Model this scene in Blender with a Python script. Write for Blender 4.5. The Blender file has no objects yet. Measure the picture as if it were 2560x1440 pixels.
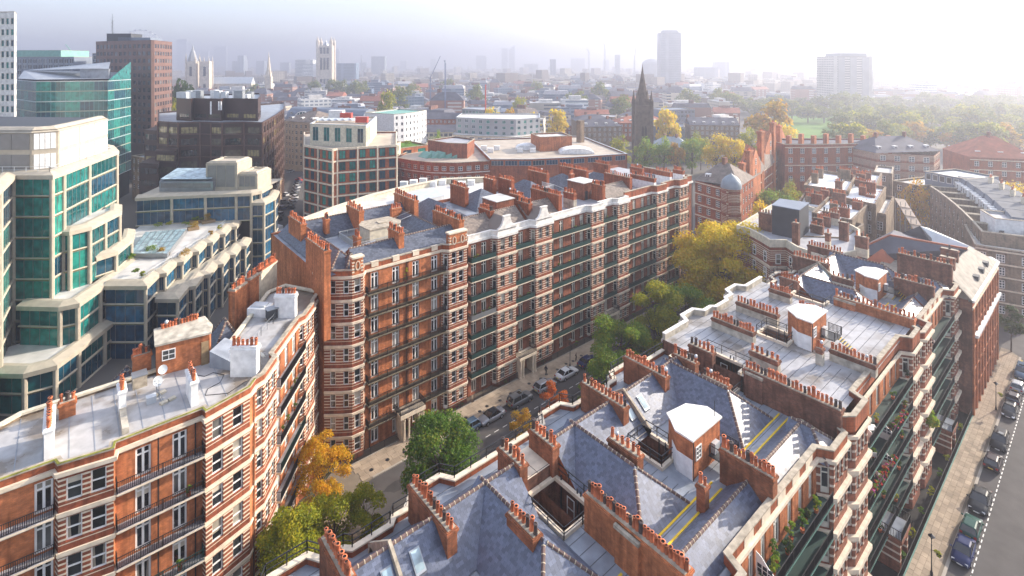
import bpy, math, random
import numpy as np
from mathutils import Vector as V, Matrix as Mx
RN = random.Random(7)
NR = np.random.RandomState(5)
sc = bpy.context.scene
COL = sc.collection
rad = math.radians
# ------------------------------------------------------------------ camera, sky, sun, exposure
# world axes: +x runs along the streets (away, to the right), +y across them; the viewing gallery is at the origin, 56 m up
H, F, YH = 56.0, 1300.0, 160.0
AX, AY = 0.76206220, 0.64750383
cam = bpy.data.cameras.new('camera'); cam.lens = 36 * F / 2560; cam.sensor_width = 36
cam.shift_y = -(720 - YH) / 2560; cam.clip_start = 1; cam.clip_end = 20000
co = bpy.data.objects.new('camera', cam); COL.objects.link(co)
co.location = (0, 0, H); co.rotation_euler = (rad(90), 0, math.atan2(AX, AY) - rad(90))
sc.camera = co
SUN_EL = rad(22.5); SUN_AZ = math.atan2(-0.27, 1.0)          # towards the sun, measured from +x
w = bpy.data.worlds.new('World'); sc.world = w; w.use_nodes = True
n = w.node_tree.nodes; bg = n['Background']; sky = n.new('ShaderNodeTexSky'); sky.sky_type = 'NISHITA'
sky.sun_disc = False; sky.sun_elevation = SUN_EL; sky.sun_rotation = rad(90) - SUN_AZ
sky.air_density = 1.0; sky.dust_density = 3.0; sky.ozone_density = 2.5
_l = w.node_tree.links; tc = n.new('ShaderNodeTexCoord'); mp = n.new('ShaderNodeMapping'); mp.inputs['Scale'].default_value = (1.2, 1.2, 6.0); _l.new(tc.outputs['Generated'], mp.inputs[0])
cn = n.new('ShaderNodeTexNoise'); cn.inputs['Scale'].default_value = 1.6; cn.inputs['Detail'].default_value = 6; _l.new(mp.outputs[0], cn.inputs['Vector'])
cr = n.new('ShaderNodeMapRange'); _l.new(cn.outputs[0], cr.inputs[0])
for _i, _v in ((1, 0.32), (2, 0.68), (3, 0.3), (4, 0.85)): cr.inputs[_i].default_value = _v
cm = n.new('ShaderNodeMix'); cm.data_type = 'RGBA'; _l.new(cr.outputs[0], cm.inputs[0]); _l.new(sky.outputs[0], cm.inputs[6]); cm.inputs[7].default_value = (2.0, 2.05, 2.28, 1)   # thin high cloud
_l.new(cm.outputs[2], bg.inputs[0]); bg.inputs[1].default_value = 0.11
sl = bpy.data.lights.new('sun', 'SUN'); sl.energy = 2.0; sl.angle = rad(0.6); sl.color = (1.0, 0.89, 0.75)
so = bpy.data.objects.new('sun', sl); COL.objects.link(so); so.location = (200, -30, 200)
so.rotation_euler = V((math.cos(SUN_AZ) * math.cos(SUN_EL), math.sin(SUN_AZ) * math.cos(SUN_EL), math.sin(SUN_EL))).to_track_quat('Z', 'Y').to_euler()
sc.view_settings.view_transform = 'Standard'; sc.view_settings.look = 'None'
sc.view_settings.gamma = 1; sc.view_settings.use_curve_mapping = False
sc.view_settings.exposure = 2.4
sc.render.engine = 'CYCLES'
cy = sc.cycles
cy.max_bounces = 6; cy.diffuse_bounces = 2; cy.glossy_bounces = 2; cy.transmission_bounces = 2; cy.volume_bounces = 1
cy.transparent_max_bounces = 4; cy.caustics_reflective = False; cy.caustics_refractive = False
# ------------------------------------------------------------------ pixel / camera-frame helpers (surveying, not layout in screen space)
def CW(X, Y, z=0.0): return V((X * AX + Y * AY, -X * AY + Y * AX, z))
def P(px, py, z=0.0):
    Y = F * (H - z) / (py - YH); return CW((px - 1280) / F * Y, Y, z)
def PY(px, py, Y): return CW((px - 1280) / F * Y, Y, H - (py - YH) * Y / F)
# ------------------------------------------------------------------ materials
MATS = {}
def nmat(name, rough=0.7, spec=0.5, metal=0.0):
    m = bpy.data.materials.new(name); m.use_nodes = True; t = m.node_tree; b = t.nodes['Principled BSDF']
    b.inputs['Roughness'].default_value = rough; b.inputs['Metallic'].default_value = metal
    b.inputs['Specular IOR Level'].default_value = spec
    MATS[name] = m
    return m, t.nodes, t.links, b
def N(ns, typ, **kw):
    x = ns.new('ShaderNode' + typ)
    for k, v in kw.items(): setattr(x, k, v)
    return x
def math_(ns, ls, op, a, b=None, c=None):
    x = N(ns, 'Math', operation=op)
    for i, q in enumerate((a, b, c)):
        if q is None: continue
        if isinstance(q, (int, float)): x.inputs[i].default_value = q
        else: ls.new(q, x.inputs[i])
    return x.outputs[0]
def mixc(ns, ls, fac, a, b, typ='MIX'):
    x = N(ns, 'Mix', data_type='RGBA', blend_type=typ)
    for i, q in ((0, fac), (6, a), (7, b)):
        if isinstance(q, (int, float)): x.inputs[i].default_value = q
        elif isinstance(q, tuple): x.inputs[i].default_value = (*q[:3], 1)
        else: ls.new(q, x.inputs[i])
    return x.outputs[2]
def noise(ns, ls, vec, scale, detail=3, lo=None, hi=None, a=0.3, b=0.7):
    x = N(ns, 'TexNoise'); x.inputs['Scale'].default_value = scale; x.inputs['Detail'].default_value = detail
    if vec is not None: ls.new(vec, x.inputs['Vector'])
    o = x.outputs[0]
    if lo is not None:
        r = N(ns, 'MapRange'); ls.new(o, r.inputs[0])
        for i, q in ((1, a), (2, b), (3, lo), (4, hi)): r.inputs[i].default_value = q
        o = r.outputs[0]
    return o
def plain(name, col, rough=0.7, spec=0.5, metal=0.0, var=0.12, scale=0.7, rnd=0.0):
    m, ns, ls, b = nmat(name, rough, spec, metal)
    g = N(ns, 'NewGeometry').outputs['Position']
    f = noise(ns, ls, g, scale, 5, 1 - var, 1 + var)
    if rnd:
        oi = N(ns, 'ObjectInfo').outputs['Random']
        f = math_(ns, ls, 'MULTIPLY', f, math_(ns, ls, 'MULTIPLY_ADD', oi, rnd, 1 - rnd / 2))
    vm = N(ns, 'VectorMath', operation='SCALE'); vm.inputs[0].default_value = col; ls.new(f, vm.inputs['Scale'])
    ls.new(vm.outputs[0], b.inputs['Base Color'])
    return m
def felt_wet(name='felt_wet', ca=(0.40, 0.39, 0.385), cb=(0.20, 0.165, 0.13), sc_=0.16, t0=0.5, t1=0.58):
    m, ns, ls, b = nmat(name, 0.5, 0.4); g = N(ns, 'NewGeometry').outputs['Position']
    k = noise(ns, ls, g, sc_, 5, 0, 1, t0, t1); f = noise(ns, ls, g, 1.2, 4, 0.85, 1.12)
    c = mixc(ns, ls, k, ca, cb); vm = N(ns, 'VectorMath', operation='SCALE'); ls.new(c, vm.inputs[0]); ls.new(f, vm.inputs['Scale']); ls.new(vm.outputs[0], b.inputs['Base Color'])
    r = N(ns, 'MapRange'); ls.new(k, r.inputs[0]); r.inputs[3].default_value = 0.55; r.inputs[4].default_value = 0.22; ls.new(r.outputs[0], b.inputs['Roughness'])
felt_wet()
felt_wet('felt_mid', (0.36, 0.36, 0.375), (0.22, 0.20, 0.18), 0.24, 0.46, 0.62)
def brick(name, c1, c2, mortar, band=None, floor0=0.4, fh=3.2, dirt=0.25, h0=0.5, h1=2.8, pitch=0.46, duty=0.2):
    m, ns, ls, b = nmat(name, 0.85, 0.25)
    g = N(ns, 'NewGeometry').outputs['Position']; s = N(ns, 'SeparateXYZ'); ls.new(g, s.inputs[0])
    u = math_(ns, ls, 'ADD', s.outputs[0], s.outputs[1])
    c = N(ns, 'CombineXYZ'); ls.new(u, c.inputs[0]); ls.new(s.outputs[2], c.inputs[1])
    br = N(ns, 'TexBrick'); ls.new(c.outputs[0], br.inputs['Vector'])
    br.inputs['Color1'].default_value = (*c1, 1); br.inputs['Color2'].default_value = (*c2, 1); br.inputs['Mortar'].default_value = (*mortar, 1)
    br.inputs['Scale'].default_value = 1; br.inputs['Mortar Size'].default_value = 0.008
    br.inputs['Brick Width'].default_value = 0.225; br.inputs['Row Height'].default_value = 0.075
    col = br.outputs[0]
    f = noise(ns, ls, g, 0.45, 5, 1 - dirt, 1 + dirt)
    f2 = noise(ns, ls, g, 2.6, 6, 0.75, 1.25)
    vs = N(ns, 'VectorMath', operation='MULTIPLY'); ls.new(g, vs.inputs[0]); vs.inputs[1].default_value = (2.2, 2.2, 0.16)
    f3 = noise(ns, ls, vs.outputs[0], 1.0, 3, 0.74, 1.04, 0.38, 0.5)
    f = math_(ns, ls, 'MULTIPLY', math_(ns, ls, 'MULTIPLY', f, f2), f3)
    vm = N(ns, 'VectorMath', operation='SCALE'); ls.new(col, vm.inputs[0]); ls.new(f, vm.inputs['Scale']); col = vm.outputs[0]
    if band:
        h = math_(ns, ls, 'FLOORED_MODULO', math_(ns, ls, 'SUBTRACT', s.outputs[2], floor0), fh)
        k = math_(ns, ls, 'LESS_THAN', math_(ns, ls, 'FLOORED_MODULO', h, pitch), duty)
        k = math_(ns, ls, 'MULTIPLY', k, math_(ns, ls, 'GREATER_THAN', h, h0))
        k = math_(ns, ls, 'MULTIPLY', k, math_(ns, ls, 'LESS_THAN', h, h1))
        st = noise(ns, ls, g, 1.1, 4, 0.82, 1.1)
        vb = N(ns, 'VectorMath', operation='SCALE'); vb.inputs[0].default_value = band; ls.new(st, vb.inputs['Scale'])
        col = mixc(ns, ls, k, col, vb.outputs[0])
    ls.new(col, b.inputs['Base Color'])
    bp = N(ns, 'Bump'); bp.inputs['Strength'].default_value = 0.35; bp.inputs['Distance'].default_value = 0.02
    ls.new(br.outputs['Fac'], bp.inputs['Height']); bp.invert = True; ls.new(bp.outputs[0], b.inputs['Normal'])
    return m
def glass(name, cols, rough=0.06, spec=0.8, tint=None, metal=0.0):
    m, ns, ls, b = nmat(name, rough, spec, metal)
    oi = N(ns, 'ObjectInfo').outputs['Random']
    r = N(ns, 'ValToRGB'); ls.new(oi, r.inputs[0]); r.color_ramp.interpolation = 'CONSTANT'
    e = r.color_ramp.elements
    for i, (p, c) in enumerate(cols):
        if i < 2: q = e[i]; q.position = p
        else: q = e.new(p)
        q.color = (*c, 1)
    g = N(ns, 'NewGeometry').outputs['Position']
    f = noise(ns, ls, g, 0.8, 3, 0.55, 1.5)
    vm = N(ns, 'VectorMath', operation='SCALE'); ls.new(r.outputs[0], vm.inputs[0]); ls.new(f, vm.inputs['Scale'])
    ls.new(vm.outputs[0], b.inputs['Base Color'])
    return m
CREAM = (0.66, 0.56, 0.43)
brick('brick_red', (0.33, 0.085, 0.032), (0.24, 0.06, 0.025), (0.24, 0.12, 0.07))
brick('brick_stack', (0.32, 0.105, 0.045), (0.21, 0.075, 0.036), (0.2, 0.12, 0.08), dirt=0.4)
brick('brick_orange', (0.50, 0.165, 0.062), (0.38, 0.125, 0.05), (0.28, 0.14, 0.08))
brick('brick_brown', (0.31, 0.10, 0.05), (0.22, 0.072, 0.04), (0.16, 0.09, 0.06))
brick('brick_sooty_shaded', (0.22, 0.085, 0.05), (0.13, 0.058, 0.038), (0.18, 0.12, 0.09), dirt=0.45)
brick('brick_stock', (0.24, 0.17, 0.11), (0.17, 0.125, 0.085), (0.2, 0.16, 0.12), dirt=0.35)
brick('brick_banded', (0.27, 0.066, 0.03), (0.2, 0.05, 0.025), (0.2, 0.1, 0.06), band=CREAM, pitch=0.42, duty=0.16)
brick('brick_banded_dark', (0.27, 0.09, 0.05), (0.2, 0.07, 0.04), (0.22, 0.14, 0.1), band=(0.6, 0.5, 0.4), pitch=0.8, duty=0.22, h0=0.3)
plain('stone_cream', CREAM, 0.75, 0.3, var=0.18, scale=1.3)
plain('stone_white', (0.72, 0.69, 0.64), 0.7, 0.3, var=0.22, scale=1.1)
plain('stone_dirty', (0.36, 0.31, 0.24), 0.85, 0.2, var=0.35, scale=2.0)
plain('render_cream', (0.58, 0.52, 0.40), 0.8, 0.2, var=0.2, scale=1.6)
plain('render_white', (0.74, 0.74, 0.73), 0.7, 0.3, var=0.16, scale=1.4)
plain('render_stained', (0.42, 0.38, 0.31), 0.85, 0.2, var=0.4, scale=1.2)
plain('lead', (0.25, 0.275, 0.315), 0.42, 0.5, var=0.3, scale=0.6)
plain('felt_grey', (0.34, 0.34, 0.36), 0.6, 0.35, var=0.2, scale=0.45)
plain('felt_dark', (0.15, 0.155, 0.165), 0.95, 0.08, var=0.2, scale=0.3)
plain('balcony_stone', (0.17, 0.145, 0.10), 0.85, 0.2, var=0.35, scale=1.2)
plain('slate_bed', (0.035, 0.04, 0.055), 0.7, 0.2)  # near-black bed stands in for shadow in the slate joints
plain('area_floor', (0.03, 0.028, 0.026), 0.9, 0.2, var=0.3)  # shade of the sunken area put into the floor colour
plain('felt_pale', (0.55, 0.53, 0.50), 0.6, 0.4, var=0.25, scale=0.35)
plain('flat_roof_tan', (0.42, 0.36, 0.29), 0.7, 0.3, var=0.22, scale=0.2)
plain('white_paint', (0.8, 0.79, 0.76), 0.5, 0.4, var=0.06)
plain('cream_paint', (0.68, 0.64, 0.55), 0.5, 0.4, var=0.06)
plain('green_paint', (0.009, 0.04, 0.037), 0.45, 0.5, var=0.2)  # balcony green, darkened to carry the shade among the railings
plain('green_pale', (0.09, 0.2, 0.17), 0.5, 0.5, var=0.15)
plain('black_metal', (0.018, 0.018, 0.02), 0.45, 0.5, var=0.2)
plain('grey_metal', (0.3, 0.32, 0.34), 0.4, 0.5, 0.6, var=0.15)
plain('steel_pale', (0.55, 0.58, 0.6), 0.4, 0.5, 0.3, var=0.1)
plain('yellow_paint', (0.75, 0.5, 0.02), 0.55, 0.4, var=0.12, scale=2)
plain('terracotta', (0.48, 0.14, 0.06), 0.75, 0.3, var=0.2, scale=3, rnd=0.7)
plain('pot_dark', (0.08, 0.06, 0.055), 0.7, 0.3, var=0.2)
plain('ridge_clay', (0.13, 0.085, 0.075), 0.7, 0.3, var=0.2, scale=4, rnd=0.4)
plain('mortar_pale', (0.5, 0.42, 0.3), 0.9, 0.2)
plain('asphalt', (0.075, 0.068, 0.066), 0.85, 0.3, var=0.2, scale=0.4)
plain('asphalt_patch', (0.045, 0.042, 0.042), 0.85, 0.3, var=0.25, scale=0.8)
plain('pavement', (0.33, 0.26, 0.19), 0.85, 0.25, var=0.2, scale=0.8, rnd=0.3)
plain('pavement_bed', (0.2, 0.165, 0.125), 0.9, 0.2)
plain('kerb_stone', (0.36, 0.32, 0.27), 0.85, 0.25)
plain('road_paint', (0.72, 0.70, 0.66), 0.7, 0.3, var=0.2, scale=3)
plain('earth', (0.085, 0.085, 0.05), 0.95, 0.1, var=0.4, scale=0.3)
plain('city_floor', (0.13, 0.12, 0.11), 0.9, 0.2, var=0.3, scale=0.02)
plain('grass', (0.10, 0.20, 0.03), 0.95, 0.1, var=0.2, scale=0.05)
plain('bark', (0.07, 0.05, 0.035), 0.9, 0.2, var=0.3, scale=4)
plain('blind_cloth', (0.42, 0.38, 0.31), 0.9, 0.1, var=0.15, rnd=0.9)
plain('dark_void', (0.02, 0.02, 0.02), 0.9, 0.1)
plain('moss', (0.20, 0.20, 0.04), 0.95, 0.1, var=0.5, scale=1.5)
plain('timber', (0.26, 0.18, 0.1), 0.8, 0.2, var=0.25, scale=2)
plain('concrete_cream', (0.42, 0.37, 0.29), 0.75, 0.3, var=0.12, scale=0.9)
plain('spandrel_olive', (0.30, 0.30, 0.10), 0.6, 0.4, var=0.2)
plain('louvre_grey', (0.22, 0.21, 0.2), 0.5, 0.5, 0.2, var=0.1)
plain('panel_brown', (0.045, 0.022, 0.016), 0.45, 0.35, var=0.25, scale=0.3)
plain('panel_rib', (0.10, 0.052, 0.036), 0.5, 0.4, var=0.2)
plain('teal_frame', (0.06, 0.2, 0.2), 0.4, 0.5)
plain('granite_brown', (0.145, 0.075, 0.056), 0.5, 0.5, var=0.15, scale=0.3)
plain('stone_tan', (0.46, 0.33, 0.22), 0.8, 0.25, var=0.15)
plain('abbey_stone', (0.58, 0.50, 0.40), 0.85, 0.2, var=0.2, scale=0.3)
plain('church_stone', (0.11, 0.085, 0.065), 0.9, 0.2, var=0.35, scale=0.5)
plain('blue_grey_roof', (0.14, 0.17, 0.22), 0.55, 0.4, var=0.2, scale=0.2)
plain('roof_slate_far', (0.10, 0.10, 0.12), 0.8, 0.2, var=0.25, scale=0.3)
plain('roof_tile_red', (0.34, 0.12, 0.07), 0.8, 0.25, var=0.25, scale=0.5)
plain('roof_tile_pale', (0.2, 0.175, 0.145), 0.7, 0.3, var=0.4, scale=1.0)
plain('roof_brown', (0.17, 0.14, 0.12), 0.8, 0.25, var=0.4, scale=0.8)
plain('copper_green', (0.16, 0.36, 0.30), 0.6, 0.4, var=0.15)
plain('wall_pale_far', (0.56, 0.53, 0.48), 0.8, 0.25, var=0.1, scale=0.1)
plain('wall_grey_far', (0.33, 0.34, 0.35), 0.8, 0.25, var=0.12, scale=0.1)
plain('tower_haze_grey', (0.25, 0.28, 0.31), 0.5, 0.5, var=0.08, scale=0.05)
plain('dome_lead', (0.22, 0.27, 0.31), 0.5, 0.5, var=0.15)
plain('crane_red', (0.45, 0.06, 0.04), 0.5, 0.4)
plain('crane_blue', (0.1, 0.14, 0.25), 0.5, 0.4)
plain('flower_red', (0.6, 0.03, 0.03), 0.7, 0.3, var=0.4, scale=6)
plain('flower_pink', (0.6, 0.12, 0.28), 0.7, 0.3, var=0.4, scale=6)
plain('skin', (0.5, 0.3, 0.22), 0.6, 0.3)
plain('cloth_dark', (0.03, 0.03, 0.035), 0.9, 0.2)
plain('cloth_brown', (0.09, 0.055, 0.04), 0.9, 0.2)
plain('cloth_pale', (0.5, 0.45, 0.42), 0.9, 0.2)
plain('tyre', (0.015, 0.015, 0.015), 0.8, 0.3)
plain('alloy', (0.5, 0.5, 0.52), 0.3, 0.5, 0.7)
plain('lamp_red', (0.35, 0.01, 0.01), 0.25, 0.5)
plain('lamp_clear', (0.75, 0.75, 0.75), 0.15, 0.6)
plain('plate_yellow', (0.7, 0.5, 0.05), 0.5, 0.4)
plain('bus_red', (0.5, 0.02, 0.015), 0.4, 0.5)
plain('scaffold', (0.45, 0.36, 0.28), 0.7, 0.3)
plain('container_dark', (0.035, 0.04, 0.048), 0.6, 0.4, var=0.15)
plain('duct_white', (0.72, 0.72, 0.72), 0.45, 0.5, 0.2)
for nm, c in dict(silver=(0.42, 0.43, 0.46), grey=(0.2, 0.21, 0.22), white=(0.8, 0.8, 0.8), navy=(0.008, 0.02, 0.10), black=(0.012, 0.012, 0.015), green=(0.01, 0.075, 0.06), charcoal=(0.03, 0.032, 0.035), steel=(0.1, 0.16, 0.24), plum=(0.02, 0.01, 0.018)).items():
    m, ns, ls, b = nmat('car_' + nm, 0.3, 0.25, 0.35 if nm in ('silver', 'grey', 'steel') else 0.0)
    b.inputs['Base Color'].default_value = (c[0] * .8, c[1] * .8, c[2] * .8, 1); b.inputs['Coat Weight'].default_value = 0.08; b.inputs['Coat Roughness'].default_value = 0.05
glass('glass_house', [(0, (0.012, 0.014, 0.017)), (0.45, (0.03, 0.035, 0.04)), (0.66, (0.10, 0.10, 0.095)), (0.8, (0.30, 0.28, 0.24)), (0.9, (0.015, 0.016, 0.018))])
glass('glass_teal', [(0, (0.006, 0.07, 0.075)), (0.3, (0.01, 0.13, 0.12)), (0.6, (0.006, 0.045, 0.075)), (0.8, (0.02, 0.2, 0.16))], 0.05, 0.5)  # brighter teal tones paint in the lit floors behind the glass
glass('glass_blue', [(0, (0.01, 0.05, 0.10)), (0.5, (0.015, 0.09, 0.17)), (0.8, (0.008, 0.045, 0.07))], 0.05, 0.5)
glass('glass_bronze', [(0, (0.02, 0.022, 0.024)), (0.3, (0.04, 0.04, 0.034)), (0.5, (0.27, 0.22, 0.10)), (0.72, (0.09, 0.08, 0.05))], 0.04, 0.9)
glass('glass_far', [(0, (0.03, 0.035, 0.045)), (0.5, (0.06, 0.07, 0.08)), (0.8, (0.14, 0.15, 0.16))], 0.15, 0.6)
glass('glass_car', [(0, (0.008, 0.009, 0.01)), (0.5, (0.014, 0.016, 0.018))], 0.03, 0.9)
glass('glass_roof', [(0, (0.32, 0.42, 0.45)), (0.5, (0.28, 0.38, 0.42))], 0.12, 0.8)
def slate(name, c, rough, spec=0.5):
    m, ns, ls, b = nmat(name, rough, spec)
    g = N(ns, 'NewGeometry'); f = noise(ns, ls, g.outputs['Position'], 0.5, 4, 0.92, 1.08)
    r = math_(ns, ls, 'MULTIPLY_ADD', g.outputs['Random Per Island'], 0.6, 0.7)
    f = math_(ns, ls, 'MULTIPLY', f, r)
    vm = N(ns, 'VectorMath', operation='SCALE'); vm.inputs[0].default_value = c; ls.new(f, vm.inputs['Scale'])
    ls.new(vm.outputs[0], b.inputs['Base Color'])
    return m
slate('slate_blue', (0.098, 0.115, 0.165), 0.38, 0.55)
slate('slate_grey', (0.095, 0.108, 0.14), 0.5, 0.4)
slate('slate_brown', (0.20, 0.165, 0.14), 0.7, 0.35)
def leafm(name, c1, c2, c3, tr=0.5):
    m, ns, ls, b = nmat(name, 0.65, 0.25)
    g = N(ns, 'NewGeometry'); r = N(ns, 'ValToRGB'); e = r.color_ramp.elements
    e[0].position = 0.0; e[0].color = (*c1, 1); e[1].position = 0.55; e[1].color = (*c2, 1); q = e.new(0.95); q.color = (*c3, 1)
    nz = noise(ns, ls, g.outputs['Position'], 0.35, 2, 0, 1)
    x = math_(ns, ls, 'ADD', math_(ns, ls, 'MULTIPLY', g.outputs['Random Per Island'], 0.6), math_(ns, ls, 'MULTIPLY', nz, 0.4))
    ls.new(x, r.inputs[0]); ls.new(r.outputs[0], b.inputs['Base Color'])
    td = N(ns, 'BsdfTranslucent'); ls.new(r.outputs[0], td.inputs[0]); mx = N(ns, 'MixShader'); mx.inputs[0].default_value = tr
    ls.new(b.outputs[0], mx.inputs[1]); ls.new(td.outputs[0], mx.inputs[2]); ls.new(mx.outputs[0], ns['Material Output'].inputs[0])
leafm('leaf_green', (0.045, 0.11, 0.012), (0.10, 0.2, 0.02), (0.24, 0.25, 0.025))
leafm('leaf_light', (0.09, 0.2, 0.02), (0.19, 0.3, 0.025), (0.4, 0.36, 0.03))
leafm('leaf_dark', (0.025, 0.055, 0.012), (0.05, 0.09, 0.018), (0.10, 0.11, 0.02))
leafm('leaf_yellow', (0.22, 0.19, 0.015), (0.46, 0.29, 0.015), (0.5, 0.2, 0.012))
leafm('leaf_gold', (0.44, 0.42, 0.015), (0.7, 0.52, 0.018), (0.74, 0.42, 0.014))
leafm('leaf_orange', (0.42, 0.33, 0.012), (0.66, 0.38, 0.012), (0.66, 0.24, 0.012))
leafm('leaf_red', (0.4, 0.11, 0.015), (0.5, 0.11, 0.02), (0.5, 0.2, 0.02))
leafm('leaf_yelgreen', (0.12, 0.18, 0.012), (0.3, 0.32, 0.015), (0.52, 0.4, 0.015))
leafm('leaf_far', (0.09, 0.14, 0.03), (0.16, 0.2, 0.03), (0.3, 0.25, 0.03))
def gridwall(name, wallc, winc, cw, ch, rough=0.6, ww=0.55, wh=0.55):   # far walls whose windows are too small to tell apart
    m, ns, ls, b = nmat(name, rough, 0.4)
    g = N(ns, 'NewGeometry').outputs['Position']; s = N(ns, 'SeparateXYZ'); ls.new(g, s.inputs[0])
    u = math_(ns, ls, 'ADD', s.outputs[0], math_(ns, ls, 'MULTIPLY', s.outputs[1], 1.03))
    a = math_(ns, ls, 'LESS_THAN', math_(ns, ls, 'FLOORED_MODULO', u, cw), cw * ww)
    c = math_(ns, ls, 'LESS_THAN', math_(ns, ls, 'FLOORED_MODULO', s.outputs[2], ch), ch * wh)
    k = math_(ns, ls, 'MULTIPLY', a, c)
    f = noise(ns, ls, g, 0.06, 3, 0.8, 1.2)
    oi = N(ns, 'ObjectInfo').outputs['Random']
    f = math_(ns, ls, 'MULTIPLY', f, math_(ns, ls, 'MULTIPLY_ADD', oi, 0.5, 0.75))
    vm = N(ns, 'VectorMath', operation='SCALE'); vm.inputs[0].default_value = wallc; ls.new(f, vm.inputs['Scale'])
    ls.new(mixc(ns, ls, k, vm.outputs[0], winc), b.inputs['Base Color'])
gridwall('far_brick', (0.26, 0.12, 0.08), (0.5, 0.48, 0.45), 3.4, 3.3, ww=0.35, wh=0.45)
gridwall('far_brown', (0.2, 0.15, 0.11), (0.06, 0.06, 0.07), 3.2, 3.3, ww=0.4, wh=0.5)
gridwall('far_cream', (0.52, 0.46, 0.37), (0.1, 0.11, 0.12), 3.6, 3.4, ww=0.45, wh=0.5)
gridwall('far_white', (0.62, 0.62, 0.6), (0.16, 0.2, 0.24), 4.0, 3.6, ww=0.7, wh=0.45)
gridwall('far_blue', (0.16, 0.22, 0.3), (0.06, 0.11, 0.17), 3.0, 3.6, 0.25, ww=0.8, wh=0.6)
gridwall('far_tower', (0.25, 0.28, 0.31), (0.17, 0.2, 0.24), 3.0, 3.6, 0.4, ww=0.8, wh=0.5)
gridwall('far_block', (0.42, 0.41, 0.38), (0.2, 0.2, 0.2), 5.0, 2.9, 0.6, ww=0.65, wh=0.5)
ON = 'first second third fourth fifth sixth seventh eighth ninth tenth eleventh twelfth thirteenth fourteenth fifteenth sixteenth seventeenth eighteenth nineteenth twentieth'.split()
def ORD(i): return ON[i] if i < 20 else 'twenty-' + ON[i - 20] if i < 29 else 'thirtieth' if i == 29 else 'thirty-' + ON[i - 30]
def MT(x): return MATS[x]
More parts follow.
